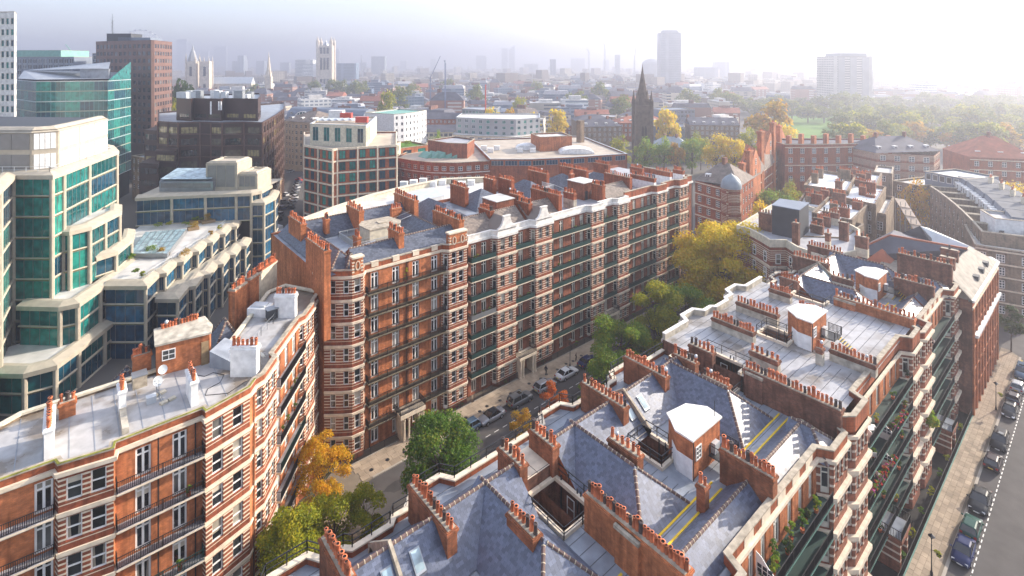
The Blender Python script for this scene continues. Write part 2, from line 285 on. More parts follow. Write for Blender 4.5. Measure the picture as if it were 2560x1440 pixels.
# ------------------------------------------------------------------ mesh building
MWD = {}
ID = Mx.Identity(4)
class MB:
    def __init__(s): s.v = []; s.f = []; s.m = []
    def face(s, pts, m=0):
        i = len(s.v); s.v += [tuple(p) for p in pts]; s.f.append(tuple(range(i, i + len(pts)))); s.m.append(m)
    def hexa(s, p, m=0, mt=None):           # p: 4 bottom, 4 top, counter-clockwise from above
        i = len(s.v); s.v += [tuple(q) for q in p]
        for a in ((3, 2, 1, 0), (4, 5, 6, 7), (0, 1, 5, 4), (1, 2, 6, 5), (2, 3, 7, 6), (3, 0, 4, 7)):
            s.f.append(tuple(i + k for k in a)); s.m.append(m)
        if mt is not None: s.m[-5] = mt
    def box(s, x0, y0, z0, x1, y1, z1, m=0, mt=None):
        s.hexa([(x0, y0, z0), (x1, y0, z0), (x1, y1, z0), (x0, y1, z0), (x0, y0, z1), (x1, y0, z1), (x1, y1, z1), (x0, y1, z1)], m, mt)
    def prism(s, poly, z0, z1, m=0, mt=None, bottom=False, zt=None):
        n = len(poly); i = len(s.v)
        s.v += [(p[0], p[1], z0) for p in poly] + [(p[0], p[1], (zt[k] if zt else z1)) for k, p in enumerate(poly)]
        for k in range(n): s.f.append((i + k, i + (k + 1) % n, i + n + (k + 1) % n, i + n + k)); s.m.append(m)
        s.f.append(tuple(i + n + k for k in range(n))); s.m.append(m if mt is None else mt)
        if bottom: s.f.append(tuple(i + n - 1 - k for k in range(n))); s.m.append(m)
    def bar(s, p, q, w, h=None, m=0):
        p = V(p); q = V(q); d = q - p
        if d.length < 1e-6: return
        d.normalize(); a = d.cross(V((0, 0, 1)))
        a = V((1, 0, 0)) if a.length < 1e-3 else a.normalized()
        b = a.cross(d).normalized(); a = a * w / 2; b = b * (h or w) / 2
        s.hexa([p - a - b, p + a - b, q + a - b, q - a - b, p - a + b, p + a + b, q + a + b, q - a + b], m)
    def tube(s, p, q, r, r2=None, n=6, m=0, caps=True, mc=None):
        p = V(p); q = V(q); r2 = r if r2 is None else r2; d = (q - p).normalized()
        a = d.cross(V((0, 0, 1))); a = V((1, 0, 0)) if a.length < 1e-3 else a.normalized(); b = d.cross(a)
        i = len(s.v)
        for c, rr in ((p, r), (q, r2)):
            s.v += [tuple(c + (a * math.cos(6.28319 * k / n) + b * math.sin(6.28319 * k / n)) * rr) for k in range(n)]
        for k in range(n): s.f.append((i + k, i + (k + 1) % n, i + n + (k + 1) % n, i + n + k)); s.m.append(m)
        if caps:
            s.f.append(tuple(i + n + k for k in range(n))); s.m.append(m if mc is None else mc)
            s.f.append(tuple(i + n - 1 - k for k in range(n))); s.m.append(m)
    def lathe(s, c, prof, n=12, m=0, a0=0.0, a1=6.283185, sx=1, sy=1):
        full = a1 - a0 > 6.28; i = len(s.v); k = n if full else n + 1
        for r, z in prof: s.v += [(c[0] + sx * r * math.cos(a0 + (a1 - a0) * j / n), c[1] + sy * r * math.sin(a0 + (a1 - a0) * j / n), c[2] + z) for j in range(k)]
        for a in range(len(prof) - 1):
            for j in range(n):
                j2 = (j + 1) % k
                s.f.append((i + a * k + j, i + a * k + j2, i + (a + 1) * k + j2, i + (a + 1) * k + j)); s.m.append(m)
    def wall(s, p0, p1, z0, z1, holes=(), d=0.22, m=0, mr=None):    # outward is on the right of p0->p1; holes (u0,u1,za,zb)
        p0 = V((p0[0], p0[1], 0)); p1 = V((p1[0], p1[1], 0)); L = (p1 - p0).length; u = (p1 - p0) / L; nn = V((-u.y, u.x, 0)) * d
        mr = m if mr is None else mr
        def pt(a, z, k=0): q = p0 + u * a + (nn if k else V((0, 0, 0))); return (q.x, q.y, z)
        xs = sorted({0, L} | {h[0] for h in holes} | {h[1] for h in holes})
        for xa, xb in zip(xs, xs[1:]):
            hs = sorted([h for h in holes if h[0] <= xa + 1e-6 and h[1] >= xb - 1e-6], key=lambda h: h[2]); z = z0
            for h in hs:
                if h[2] > z + 1e-6: s.face([pt(xa, z), pt(xb, z), pt(xb, h[2]), pt(xa, h[2])], m)
                z = h[3]
            if z < z1 - 1e-6: s.face([pt(xa, z), pt(xb, z), pt(xb, z1), pt(xa, z1)], m)
        for a, b, c, e in holes:
            s.face([pt(a, c), pt(a, c, 1), pt(a, e, 1), pt(a, e)], mr); s.face([pt(b, c, 1), pt(b, c), pt(b, e), pt(b, e, 1)], mr)
            s.face([pt(a, e), pt(a, e, 1), pt(b, e, 1), pt(b, e)], mr); s.face([pt(a, c, 1), pt(a, c), pt(b, c), pt(b, c, 1)], mr)
    def band(s, pts, z0, z1, di, do, m=0, closed=False, mt=None):     # strip along a polyline between right-hand offsets di < do
        A = offs(pts, di, closed); B = offs(pts, do, closed); n = len(pts)
        for i in range(n if closed else n - 1):
            j = (i + 1) % n
            s.hexa([(*B[i], z0), (*B[j], z0), (*A[j], z0), (*A[i], z0), (*B[i], z1), (*B[j], z1), (*A[j], z1), (*A[i], z1)], m, mt)
    def rail(s, pts, z, h, sp=0.14, off=0.0, r=0.02, m=0, post=1.6, closed=False, mid=(0.1,)):
        p = [V((*q, 0)) for q in offs(pts, off, closed)]
        if closed: p.append(p[0])
        for a, b in zip(p, p[1:]):
            L = (b - a).length
            if L < 0.05: continue
            s.bar((a.x, a.y, z + h), (b.x, b.y, z + h), r * 2.2, None, m)
            for q in mid: s.bar((a.x, a.y, z + h * q), (b.x, b.y, z + h * q), r * 1.6, None, m)
            k = max(1, round(L / post))
            for i in range(k + 1):
                c = a.lerp(b, i / k); s.bar((c.x, c.y, z), (c.x, c.y, z + h * 1.04), r * 2.4, None, m)
            if sp:
                k = int(L / sp)
                for i in range(1, k):
                    c = a.lerp(b, i / k); e = r * 1.0
                    s.face([(c.x - e, c.y - e, z + h * 0.1), (c.x + e, c.y + e, z + h * 0.1), (c.x + e, c.y + e, z + h), (c.x - e, c.y - e, z + h)], m)
                    s.face([(c.x - e, c.y + e, z + h * 0.1), (c.x + e, c.y - e, z + h * 0.1), (c.x + e, c.y - e, z + h), (c.x - e, c.y + e, z + h)], m)
    def mesh(s, name, mats, smooth=False):
        me = bpy.data.meshes.new(name); me.from_pydata(s.v, [], s.f)
        for m in mats: me.materials.append(MT(m))
        if len(mats) > 1: me.polygons.foreach_set('material_index', s.m)
        if smooth: me.polygons.foreach_set('use_smooth', [True] * len(s.f))
        return me
    def build(s, name, mats, parent=None, M=None, smooth=False):
        if isinstance(mats, str): mats = [mats]
        return put(name, s.mesh(name, mats, smooth), parent, M)
def offs(pts, d, closed=False):
    if abs(d) < 1e-9: return [(p[0], p[1]) for p in pts]
    n = len(pts); out = []
    for i in range(n):
        nn = []
        for a, b in ((i - 1, i), (i, i + 1)):
            if not closed and (a < 0 or b >= n): continue
            a %= n; b %= n
            dx, dy = pts[b][0] - pts[a][0], pts[b][1] - pts[a][1]; L = math.hypot(dx, dy) or 1
            nn.append((dy / L, -dx / L))
        if len(nn) == 1: m = nn[0]; k = 1
        else:
            mx, my = nn[0][0] + nn[1][0], nn[0][1] + nn[1][1]; L = math.hypot(mx, my) or 1; m = (mx / L, my / L)
            k = 1 / max(0.5, m[0] * nn[0][0] + m[1] * nn[0][1])
        out.append((pts[i][0] + m[0] * d * k, pts[i][1] + m[1] * d * k))
    return out
def put(name, data, parent=None, M=None):
    o = bpy.data.objects.new(name, data); COL.objects.link(o); M = M or ID
    if parent is not None: o.parent = parent; o.matrix_basis = MWD[parent.name].inverted() @ M
    else: o.matrix_basis = M
    MWD[o.name] = M.copy()
    return o
def tag(o, label=None, cat=None, group=None, kind=None):
    if label: o['label'] = label
    if cat: o['category'] = cat
    if group: o['group'] = group
    if kind: o['kind'] = kind
    return o
def thing(name, label, cat, loc=(0, 0, 0), group=None, rz=0.0):
    o = put(name, None, None, Mx.Translation(loc) @ Mx.Rotation(rz, 4, 'Z')); o.empty_display_size = 0.5
    return tag(o, label, cat, group)
KIDS = {}
def kids(o):
    return o.children
def clone(o, M, label=None, group=None, parent=None, top=True):
    c = o.copy(); COL.objects.link(c)
    if parent is not None: c.parent = parent
    else: c.matrix_basis = M
    MWD[c.name] = M.copy()
    for k in list(o.children): clone(k, M @ k.matrix_basis, parent=c, top=False)
    if top:
        if label: c['label'] = label
        if group: c['group'] = group
    return c
def struct(name, mb, mats, smooth=False): return tag(mb.build(name, mats, None, None, smooth), kind='structure')
def mats4(p, u, z=0.0):      # frame whose x runs along the wall, y into it
    u = V((u[0], u[1], 0)).normalized(); v = V((-u.y, u.x, 0))
    return Mx(((u.x, v.x, 0, p[0]), (u.y, v.y, 0, p[1]), (0, 0, 1, z), (0, 0, 0, 1)))
# ------------------------------------------------------------------ windows
WC = {}; BL = {}; WR_ = random.Random(77)
def win_mesh(kind, w, h, fm, gm):
    key = (kind, round(w, 2), round(h, 2), fm, gm)
    if key in WC: return WC[key]
    a = MB(); e = 0.075
    def fr(x0, z0, x1, z1, y0=-0.05, y1=0.05): a.box(x0, y0, z0, x1, y1, z1)
    if kind == 'sash':
        e = 0.1; fr(0, 0, e, h); fr(w - e, 0, w, h); fr(e, 0, w - e, e * 1.2); fr(e, h - e, w - e, h); fr(e, h * .5 - .05, w - e, h * .5 + .05, -0.06)
    elif kind == 'sash2':
        fr(0, 0, e, h); fr(w - e, 0, w, h); fr(e, 0, w - e, e * 1.2); fr(e, h - e, w - e, h); fr(e, h * .5 - .05, w - e, h * .5 + .05, -0.06); fr(w / 2 - .025, e, w / 2 + .025, h * .5 - .05, -.03); fr(w / 2 - .025, h * .5 + .05, w / 2 + .025, h - e, -.03)
    elif kind == 'french':
        e = 0.15; fr(0, 0, e, h); fr(w - e, 0, w, h); fr(e, 0, w - e, e * 1.4); fr(e, h - e, w - e, h); fr(w / 2 - .09, e * 1.4, w / 2 + .09, h - e, -0.06)
        fr(e, h * .72, w / 2 - .09, h * .72 + .13, -.055); fr(w / 2 + .09, h * .72, w - e, h * .72 + .13, -.055)
    elif kind == 'door':
        e = 0.12; fr(0, 0, e, h); fr(w - e, 0, w, h); fr(e, 0, w - e, .5); fr(e, h - e, w - e, h); fr(e, h * .75, w - e, h * .75 + .1, -.055)
    elif kind.startswith('grid'):
        nx, nz = int(kind[4]), int(kind[5]); fr(0, 0, e, h); fr(w - e, 0, w, h); fr(e, 0, w - e, e); fr(e, h - e, w - e, h)
        for i in range(1, nx): fr(w * i / nx - .03, e, w * i / nx + .03, h - e, -.04)
        for i in range(1, nz):
            for j in range(nx): fr((w * j / nx + .03) if j else e, h * i / nz - .03, (w * (j + 1) / nx - .03) if j < nx - 1 else w - e, h * i / nz + .03, -.035)
    else:
        fr(0, 0, e, h); fr(w - e, 0, w, h); fr(e, 0, w - e, e); fr(e, h - e, w - e, h)
    g = MB(); g.face([(0.02, 0.02, 0.02), (w - 0.02, 0.02, 0.02), (w - 0.02, 0.02, h - 0.02), (0.02, 0.02, h - 0.02)])
    WC[key] = (a.mesh('window', [fm]), g.mesh('pane', [gm]))
    return WC[key]
FW = {}
def far_win(w, h, fm, gm, nx=2, nz=2):     # one small mesh: frame and panes together, for windows only a few pixels across
    key = (w, h, fm, gm, nx, nz)
    if key in FW: return FW[key]
    a = MB(); e = min(0.14, w * .09)
    a.face([(0, .03, 0), (w, .03, 0), (w, .03, h), (0, .03, h)], 1)
    for x in [0, w - e] + [w * i / nx - e / 2 for i in range(1, nx)]: a.face([(x, 0, 0), (x + e, 0, 0), (x + e, 0, h), (x, 0, h)], 0)
    for z in [0, h - e] + [h * i / nz - e / 2 for i in range(1, nz)]: a.face([(0, -.004, z), (w, -.004, z), (w, -.004, z + e), (0, -.004, z + e)], 0)
    FW[key] = a.mesh('window', [fm, gm]); return FW[key]
def window(T, p0, u, a, z, kind, w, h, d=0.2, fm='white_paint', gm='glass_house'):
    u = V((u[0], u[1], 0)).normalized(); v = V((-u.y, u.x, 0)); p = V((p0[0], p0[1], 0)) + u * a + v * (d - 0.02)
    M = mats4(p, u, z)
    if kind.startswith('far'):
        return put('window', far_win(round(w, 2), round(h, 2), fm, gm, int(kind[3]), int(kind[4])), T, M)
    fme, gme = win_mesh(kind, w, h, fm, gm)
    o = put('window', fme, T, M); put('pane', gme, o, M)
    if kind in ('sash', 'sash2', 'french') and WR_.random() < .3:
        bk = (kind, round(w, 2), round(h, 2), WR_.choice((.35, .5, .7, 1)))
        if bk not in BL:
            g = MB(); z0 = h * (1 - bk[3]) + .08
            if bk[3] < 1: g.face([(.09, .012, z0), (w - .09, .012, z0), (w - .09, .012, h - .09), (.09, .012, h - .09)])
            else: g.face([(.09, .012, .1), (w * .3, .012, .1), (w * .22, .012, h - .09), (.09, .012, h - .09)]); g.face([(w * .7, .012, .1), (w - .09, .012, .1), (w - .09, .012, h - .09), (w * .78, .012, h - .09)])
            BL[bk] = g.mesh('blind' if bk[3] < 1 else 'curtain', ['blind_cloth'])
        put('blind' if bk[3] < 1 else 'curtain', BL[bk], o, M)
    return o
# ------------------------------------------------------------------ building kit
def facade(T, pts, segs, floors, z0, ztop, mats, d=0.22, name='wall', fm='white_paint', gm='glass_house', skip=()):
    mb = MB()
    for i, (a, b) in enumerate(zip(pts, pts[1:])):
        m, wins = segs[i]; L = math.hypot(b[0] - a[0], b[1] - a[1]); u = (b[0] - a[0], b[1] - a[1]); holes = []
        for k, z in enumerate(floors):
            for (f, ww, kind, hh, dz) in wins:
                c = f * L; u0 = max(0.05, c - ww / 2); u1 = min(L - 0.05, c + ww / 2)
                if (i, k) in skip: continue
                holes.append((u0, u1, z + dz, z + dz + hh))
                window(T, a, u, u0, z + dz, kind, u1 - u0, hh, d, fm, gm)
        mb.wall(a, b, z0, ztop, holes, d, m)
    return mb.build(name, mats, T)
def course(T, pts, zs, mat='stone_cream', h=0.34, pr=0.16, name='string_course', top=None):
    for z in zs:
        mb = MB(); mb.band(pts, z - h, z, -0.05, pr); mb.band(pts, z - h - .12, z - h, -0.05, pr * .5)
        mb.build(name, [mat], T)
def parapet(T, pts, z0, z1, mat, cap='stone_dirty', th=0.35, name='parapet', closed=False, off=0.0, pr=0.05, ch=0.12):
    mb = MB(); mb.band(pts, z0, z1, off - th, off, 0, closed); mb.band(pts, z1, z1 + ch, off - th - pr, off + pr, 1, closed)
    return mb.build(name, [mat, cap], T)
def balcony(T, p, q, z, proj, mats=('green_paint', 'stone_cream', 'black_metal'), h=1.05, solid=True, side=(True, True), floor=None):
    p = V((p[0], p[1], 0)); q = V((q[0], q[1], 0)); u = (q - p).normalized(); n = V((u.y, -u.x, 0))
    a, b = p + n * proj, q + n * proj
    mb = MB(); mb.hexa([(*x.xy, z + k) for k in (-0.16, 0.0) for x in (a, b, q, p)], 1, 0)
    mb.hexa([(*x.xy, z + k) for k in (-0.30, -0.16) for x in (p + n * (proj * .85) + u * .1, q + n * (proj * .85) - u * .1, q, p)], 1)
    o = mb.build('balcony', [floor or mats[0], mats[1]], T)
    r = MB(); pl = [x.xy[:] for x in ((p, a, b, q) if side == (True, True) else (a, b))]
    r.rail(pl, z, h, 0.13, -0.05, 0.022, 0, 1.5)
    if solid:
        for x, y in zip(pl, pl[1:]): r.bar((*x, z + .4), (*y, z + .4), 0.03, 0.78, 1)  # added panel gives the dark band of close bars and their shade
    r.build('railing', [mats[2], mats[0]], o)
    return o
POT = []
def pot_meshes():
    for k, (r0, r1, h, cowl) in enumerate(((.17, .13, .72, 0), (.16, .14, .6, 0), (.18, .14, .85, 0), (.16, .13, .66, 1), (.15, .15, .5, 2))):
        mb = MB(); mb.lathe((0, 0, 0), [(r0, 0), (r0, .06), (r0 * .9, .08), (r1, h - .09), (r1 * 1.22, h - .08), (r1 * 1.22, h), (r1 * .8, h)], 10, 0)
        mb.lathe((0, 0, 0), [(r1 * .8, h), (r1 * .75, h - .18)], 10, 1); mb.face([(r1 * .8 * math.cos(.628 * j), r1 * .8 * math.sin(.628 * j), h - .1) for j in range(10)], 1)
        if cowl == 1: mb.lathe((0, 0, 0), [(r1 * 1.25, h), (r1 * 1.35, h + .1), (r1 * .9, h + .2), (.02, h + .24)], 10, 0)
        if cowl == 2: mb.lathe((0, 0, 0), [(.09, h), (.17, h + .1), (.17, h + .26), (.08, h + .36), (.01, h + .38)], 8, 2)
        POT.append(mb.mesh('chimney_pot', ['terracotta', 'pot_dark', 'steel_pale'], True))
    mb = MB(); mb.lathe((0, 0, 0), [(.16, 0), (.13, .6), (.16, .62), (.16, .7), (.1, .7)], 10, 0); mb.face([(.1 * math.cos(.628 * j), .1 * math.sin(.628 * j), .66) for j in range(10)], 0)
    POT.append(mb.mesh('chimney_pot', ['pot_dark'], True))
pot_meshes()
PR = random.Random(3)
def stack(T, ax, c, a0, a1, zb, zt, n, w=0.85, mat='brick_stack', low=None, lowh=0.0, rows=1, cap='stone_dirty', pil=None, gap=None, zl=None, scale=1.0):
    """brick stack whose long axis lies along ax ('x' or 'y'); c is its fixed coordinate; low = render over the foot"""
    mb = MB()
    def bx(b0, b1, hw, z0, z1, m, mt=None):
        if ax == 'y': mb.box(c - hw, b0, z0, c + hw, b1, z1, m, mt)
        else: mb.box(b0, c - hw, z0, b1, c + hw, z1, m, mt)
    hw = w / 2; zc = zt - 0.42
    zk = zb
    if low: zk = zb + lowh; bx(a0 - .015, a1 + .015, hw + .015, zb, zk, 2)
    bx(a0, a1, hw, zk, zc, 0); bx(a0 - .05, a1 + .05, hw + .05, zc, zc + .1, 0); bx(a0 - .1, a1 + .1, hw + .1, zc + .1, zc + .26, 0)
    bx(a0 - .04, a1 + .04, hw + .04, zc + .26, zc + .36, 0); bx(a0 + .06, a1 - .06, hw - .08, zc + .36, zt, 1)
    if pil:
        for q0, q1 in pil: bx(q0, q1, hw + .28, zb, zc, 0); bx(q0 - .05, q1 + .05, hw + .36, zc, zc + .26, 1)
    o = mb.build('chimney_stack', [mat, cap, low or mat], T)
    m = max(1, n // rows); g = (a1 - a0 - .36) / max(1, m - 1) if m > 1 else 0
    for r in range(rows):
        off = (r - (rows - 1) / 2) * .36
        for i in range(m):
            if gap and i in gap: continue
            a = (a0 + .18 + g * i) if m > 1 else (a0 + a1) / 2
            k = PR.random(); me = POT[5] if k < .13 else POT[4] if k < .16 else POT[3] if k < .24 else POT[2] if k < .42 else POT[PR.choice((0, 0, 1))]
            p = (c + off, a) if ax == 'y' else (a, c + off); sz = PR.uniform(.85, 1.2) * scale
            M = Mx.Translation((*p, zt - .03)) @ Mx.Rotation(PR.uniform(0, 6), 4, 'Z') @ Mx.Rotation(PR.uniform(-.07, .07), 4, 'X') @ Mx.Scale(sz, 4)
            put('chimney_pot', me, o, M)
    return o
def plane_axes(poly):
    n = V((0, 0, 0)); p0 = V(poly[0])
    for i in range(1, len(poly) - 1): n += (V(poly[i]) - p0).cross(V(poly[i + 1]) - p0)
    n.normalize()
    if n.z < 0: n = -n
    e = V((0, 0, 1)).cross(n); e = V((1, 0, 0)) if e.length < 1e-4 else e.normalized()
    return n, e, n.cross(e)
def slates(parent, poly, mat='slate_blue', row=0.24, tw=0.32, name='slates'):
    n, e, f = plane_axes(poly); p0 = V(poly[0]); ab = [((V(p) - p0).dot(e), (V(p) - p0).dot(f)) for p in poly]
    b0 = min(b for a, b in ab); b1 = max(b for a, b in ab); mb = MB(); R = random.Random(int(abs(p0.x * 31 + p0.y * 17)))
    def iv(b):
        xs = []; m = len(ab)
        for i in range(m):
            (a1, c1), (a2, c2) = ab[i], ab[(i + 1) % m]
            if (c1 - b) * (c2 - b) <= 0 and abs(c1 - c2) > 1e-9: xs.append(a1 + (a2 - a1) * (b - c1) / (c2 - c1))
        return (min(xs), max(xs)) if len(xs) > 1 else (0, 0)
    k = 0; b = b0
    while b < b1 - 0.02:
        bt = min(b + row, b1); lo0, hi0 = iv(b + 1e-4); lo1, hi1 = iv(bt - 1e-4); lo = min(lo0, lo1); hi = max(hi0, hi1)
        a = lo - (tw / 2 if k % 2 else 0) - R.random() * .02
        while a < hi:
            x0, x1 = a + .004, a + tw - .004; q = [max(lo0, min(hi0, x0)), max(lo0, min(hi0, x1)), max(lo1, min(hi1, x1)), max(lo1, min(hi1, x0))]
            if q[1] - q[0] > .03 or q[2] - q[3] > .03:
                l = .022 + R.random() * .012
                A, B, Cc, D = (p0 + e * q[0] + f * b + n * l, p0 + e * q[1] + f * b + n * (l + R.uniform(-.004, .004)), p0 + e * q[2] + f * bt + n * .006, p0 + e * q[3] + f * bt + n * .006)
                i = len(mb.v); mb.v += [A[:], B[:], Cc[:], D[:], (A - n * l)[:], (B - n * l)[:]]
                mb.f += [(i, i + 1, i + 2, i + 3), (i + 4, i + 5, i + 1, i)]; mb.m += [0, 0]
            a += tw
        b = bt; k += 1
    return tag(mb.build(name, [mat], parent), kind='stuff')
RTM = []
def ridge(parent, p, q, L=0.46, r=0.13):
    if not RTM:
        mb = MB(); pr = [(-r * 1.1, -.08), (-r * .75, .05), (0, .11), (r * .75, .05), (r * 1.1, -.08)]
        for x0, x1, g, m in ((0, L * .86, 0, 0), (L * .86, L, .018, 1)):
            for (y0, z0), (y1, z1) in zip(pr, pr[1:]): mb.face([(x0, y0 * (1 + g * 4), z0 + g), (x1, y0 * (1 + g * 4), z0 + g), (x1, y1 * (1 + g * 4), z1 + g), (x0, y1 * (1 + g * 4), z1 + g)], m)
        RTM.append(mb.mesh('ridge_tile', ['ridge_clay', 'mortar_pale']))
    p = V(p); q = V(q); d = q - p; k = max(1, int(d.length / L)); d.normalize(); y = V((0, 0, 1)).cross(d).normalized(); z = d.cross(y)
    for i in range(k):
        c = p + d * L * i
        put('ridge_tile', RTM[0], parent, Mx(((d.x, y.x, z.x, c.x), (d.y, y.y, z.y, c.y), (d.z, y.z, z.z, c.z + .03), (0, 0, 0, 1))))
def rect_holes(mb, x0, y0, x1, y1, z, holes, m=0, mw=1, depth=9.0):
    xs = sorted({x0, x1} | {h[0] for h in holes} | {h[2] for h in holes}); ys = sorted({y0, y1} | {h[1] for h in holes} | {h[3] for h in holes})
    for a, b in zip(xs, xs[1:]):
        for c, d in zip(ys, ys[1:]):
            if any(h[0] - 1e-6 <= a and b <= h[2] + 1e-6 and h[1] - 1e-6 <= c and d <= h[3] + 1e-6 for h in holes): continue
            mb.face([(a, c, z), (b, c, z), (b, d, z), (a, d, z)], m)
    for h in holes:
        q = [(h[0], h[1]), (h[2], h[1]), (h[2], h[3]), (h[0], h[3])]
        for i in range(4):
            a, b = q[i], q[(i + 1) % 4]; mb.face([(*b, z - depth), (*a, z - depth), (*a, z), (*b, z)], mw)
        mb.face([(*p, z - depth) for p in q], mw)
def hip_roof(T, name, x0, y0, x1, y1, z0, z1, axis, hip0=True, hip1=True, mat='slate_blue', tiles=True, row=.24, tw=.32, ridges=True, base='slate_bed', gable='brick_red'):
    """pitched roof; axis = direction of the ridge"""
    if axis == 'x': c = (y0 + y1) / 2; k = (y1 - y0) / 2; A = (x0 + (k if hip0 else 0), c, z1); B = (x1 - (k if hip1 else 0), c, z1)
    else: c = (x0 + x1) / 2; k = (x1 - x0) / 2; A = (c, y0 + (k if hip0 else 0), z1); B = (c, y1 - (k if hip1 else 0), z1)
    p = [(x0, y0, z0), (x1, y0, z0), (x1, y1, z0), (x0, y1, z0)]
    if axis == 'x': F4 = [([p[0], p[1], B, A], 1), ([p[2], p[3], A, B], 1), ([p[3], p[0], A], hip0), ([p[1], p[2], B], hip1)]
    else: F4 = [([p[3], p[0], A, B], 1), ([p[1], p[2], B, A], 1), ([p[0], p[1], A], hip0), ([p[2], p[3], B], hip1)]
    mb = MB()
    for q, h in F4: mb.face(q, 0 if h else 1)
    o = mb.build(name, [mat if not tiles else base, gable], T)
    if tiles:
        for q, h in F4:
            if h: slates(o, q, mat, row, tw)
    if ridges:
        ridge(o, A, B)
        E = [(p[0], A), (p[3], A)] if axis == 'x' else [(p[0], A), (p[1], A)]
        G = [(p[1], B), (p[2], B)] if axis == 'x' else [(p[2], B), (p[3], B)]
        for h, es in ((hip0, E), (hip1, G)):
            if h:
                for a, b in es: ridge(o, a, b)
    return o
def skylight(T, x, y, z, w, l, slope_e, n, mat='glass_roof'): pass
# ------------------------------------------------------------------ trees
def leaves_mesh(name, cl, nleaf, size, mat, seed, flat=0.0):
    """cl: clumps (x,y,z,r); every leaf is a small bent quad, most of them near the clump's surface"""
    r = np.random.RandomState(seed); cl = np.array(cl, float); wgt = cl[:, 3] ** 2; k = r.choice(len(cl), nleaf, p=wgt / wgt.sum())
    d = r.normal(size=(nleaf, 3)); d /= np.linalg.norm(d, axis=1)[:, None]; d[:, 2] = np.where(d[:, 2] < -.35, -d[:, 2] * .6, d[:, 2])
    rr = cl[k, 3] * (r.uniform(0.25, 1.0, nleaf) ** 0.45); rr *= r.uniform(.86, 1.1, nleaf)
    c = cl[k, :3] + d * rr[:, None] * np.array([1, 1, .85])
    nn = d * .8 + r.normal(size=(nleaf, 3)) * .55 + np.array([0, 0, .35]); nn /= np.linalg.norm(nn, axis=1)[:, None]
    t = np.cross(nn, r.normal(size=(nleaf, 3))); t /= np.linalg.norm(t, axis=1)[:, None]; b = np.cross(nn, t)
    s = size * r.uniform(.6, 1.35, nleaf)[:, None]
    v = np.empty((nleaf, 4, 3)); v[:, 0] = c - t * s * .5; v[:, 1] = c - b * s * .33 - nn * s * .08; v[:, 2] = c + t * s * .5; v[:, 3] = c + b * s * .33 - nn * s * .08
    me = bpy.data.meshes.new(name); me.vertices.add(nleaf * 4); me.vertices.foreach_set('co', v.ravel())
    me.loops.add(nleaf * 4); me.loops.foreach_set('vertex_index', np.arange(nleaf * 4, dtype=np.int32))
    me.polygons.add(nleaf); me.polygons.foreach_set('loop_start', np.arange(0, nleaf * 4, 4, dtype=np.int32)); me.polygons.foreach_set('loop_total', np.full(nleaf, 4, dtype=np.int32))
    me.update(); me.validate(); me.materials.append(MT(mat)); return me
def clumps(cx, cy_, cz, rx, rz, k, rc, seed, cone=0.0):
    r = random.Random(seed); out = []
    for i in range(k):
        while True:
            a, b, c = r.uniform(-1, 1), r.uniform(-1, 1), r.uniform(-1, 1)
            q = a * a + b * b + c * c
            if .22 < q < 1: break
        f = 1 - cone * (c + 1) / 2
        out.append((cx + a * rx * f * .8, cy_ + b * rx * f * .8, cz + c * rz * .82, rc * r.uniform(.65, 1.25)))
    return out
def tree(label, x, y, zc, rx, rz, nleaf, size, mat, k=14, rc=None, seed=1, tr=.22, group=None, z0=0.0, cone=0.0, name='street_tree', cat='tree'):
    T = thing(name, label, cat, (x, y, z0), group); rc = rc or rx * .42
    cl = clumps(x, y, zc, rx, rz, k, rc, seed, cone); r = random.Random(seed + 9)
    tk = MB(); p = V((x, y, z0)); top = V((x + r.uniform(-.3, .3), y + r.uniform(-.3, .3), zc + rz * .25)); fork = p.lerp(top, .45)
    tk.tube(p, fork, tr * 1.15, tr * .8, 8); tk.tube(fork, top, tr * .8, tr * .25, 7)
    for c in cl[:min(len(cl), 16)]:
        a = fork.lerp(top, r.uniform(0, .7)); q = V(c[:3]); md = a.lerp(q, .5) + V((0, 0, -.04 * (q - a).length))
        tk.tube(a, md, tr * .38, tr * .24, 5); tk.tube(md, q, tr * .24, tr * .06, 4)
        for _ in range(3):
            e = q + V((r.uniform(-1, 1), r.uniform(-1, 1), r.uniform(-.3, 1))) * c[3]; tk.tube(md.lerp(q, .6), e, tr * .1, tr * .03, 3, caps=False)
    tk.build('trunk', ['bark'], T)
    put('crown', leaves_mesh('crown', cl, nleaf, size, mat, seed), T)
    return T
FT = {}
def far_tree(label, x, y, h, r, mat, group, seed=0, z0=0.0, name='tree', nl=900):
    key = (mat, seed % 4, nl)
    if key not in FT:
        cl = clumps(0, 0, .53, .5, .46, 26, .2, seed + 40); t = MB(); t.tube((0, 0, 0), (0, 0, .6), .03, .015, 6)
        for c in cl[:8]: t.tube((0, 0, .3), c[:3], .014, .004, 4)
        FT[key] = (t.mesh('trunk', ['bark']), leaves_mesh('crown', cl, nl, .055 if nl > 2000 else .09, mat, seed + 3))
    T = thing(name, label, 'tree', (x, y, z0), group)
    M = Mx.Translation((x, y, z0)) @ Mx.Rotation(seed * 1.3, 4, 'Z') @ Mx.Diagonal((r * 2, r * 2, h, 1))
    put('trunk', FT[key][0], T, M); put('crown', FT[key][1], T, M)
    return T
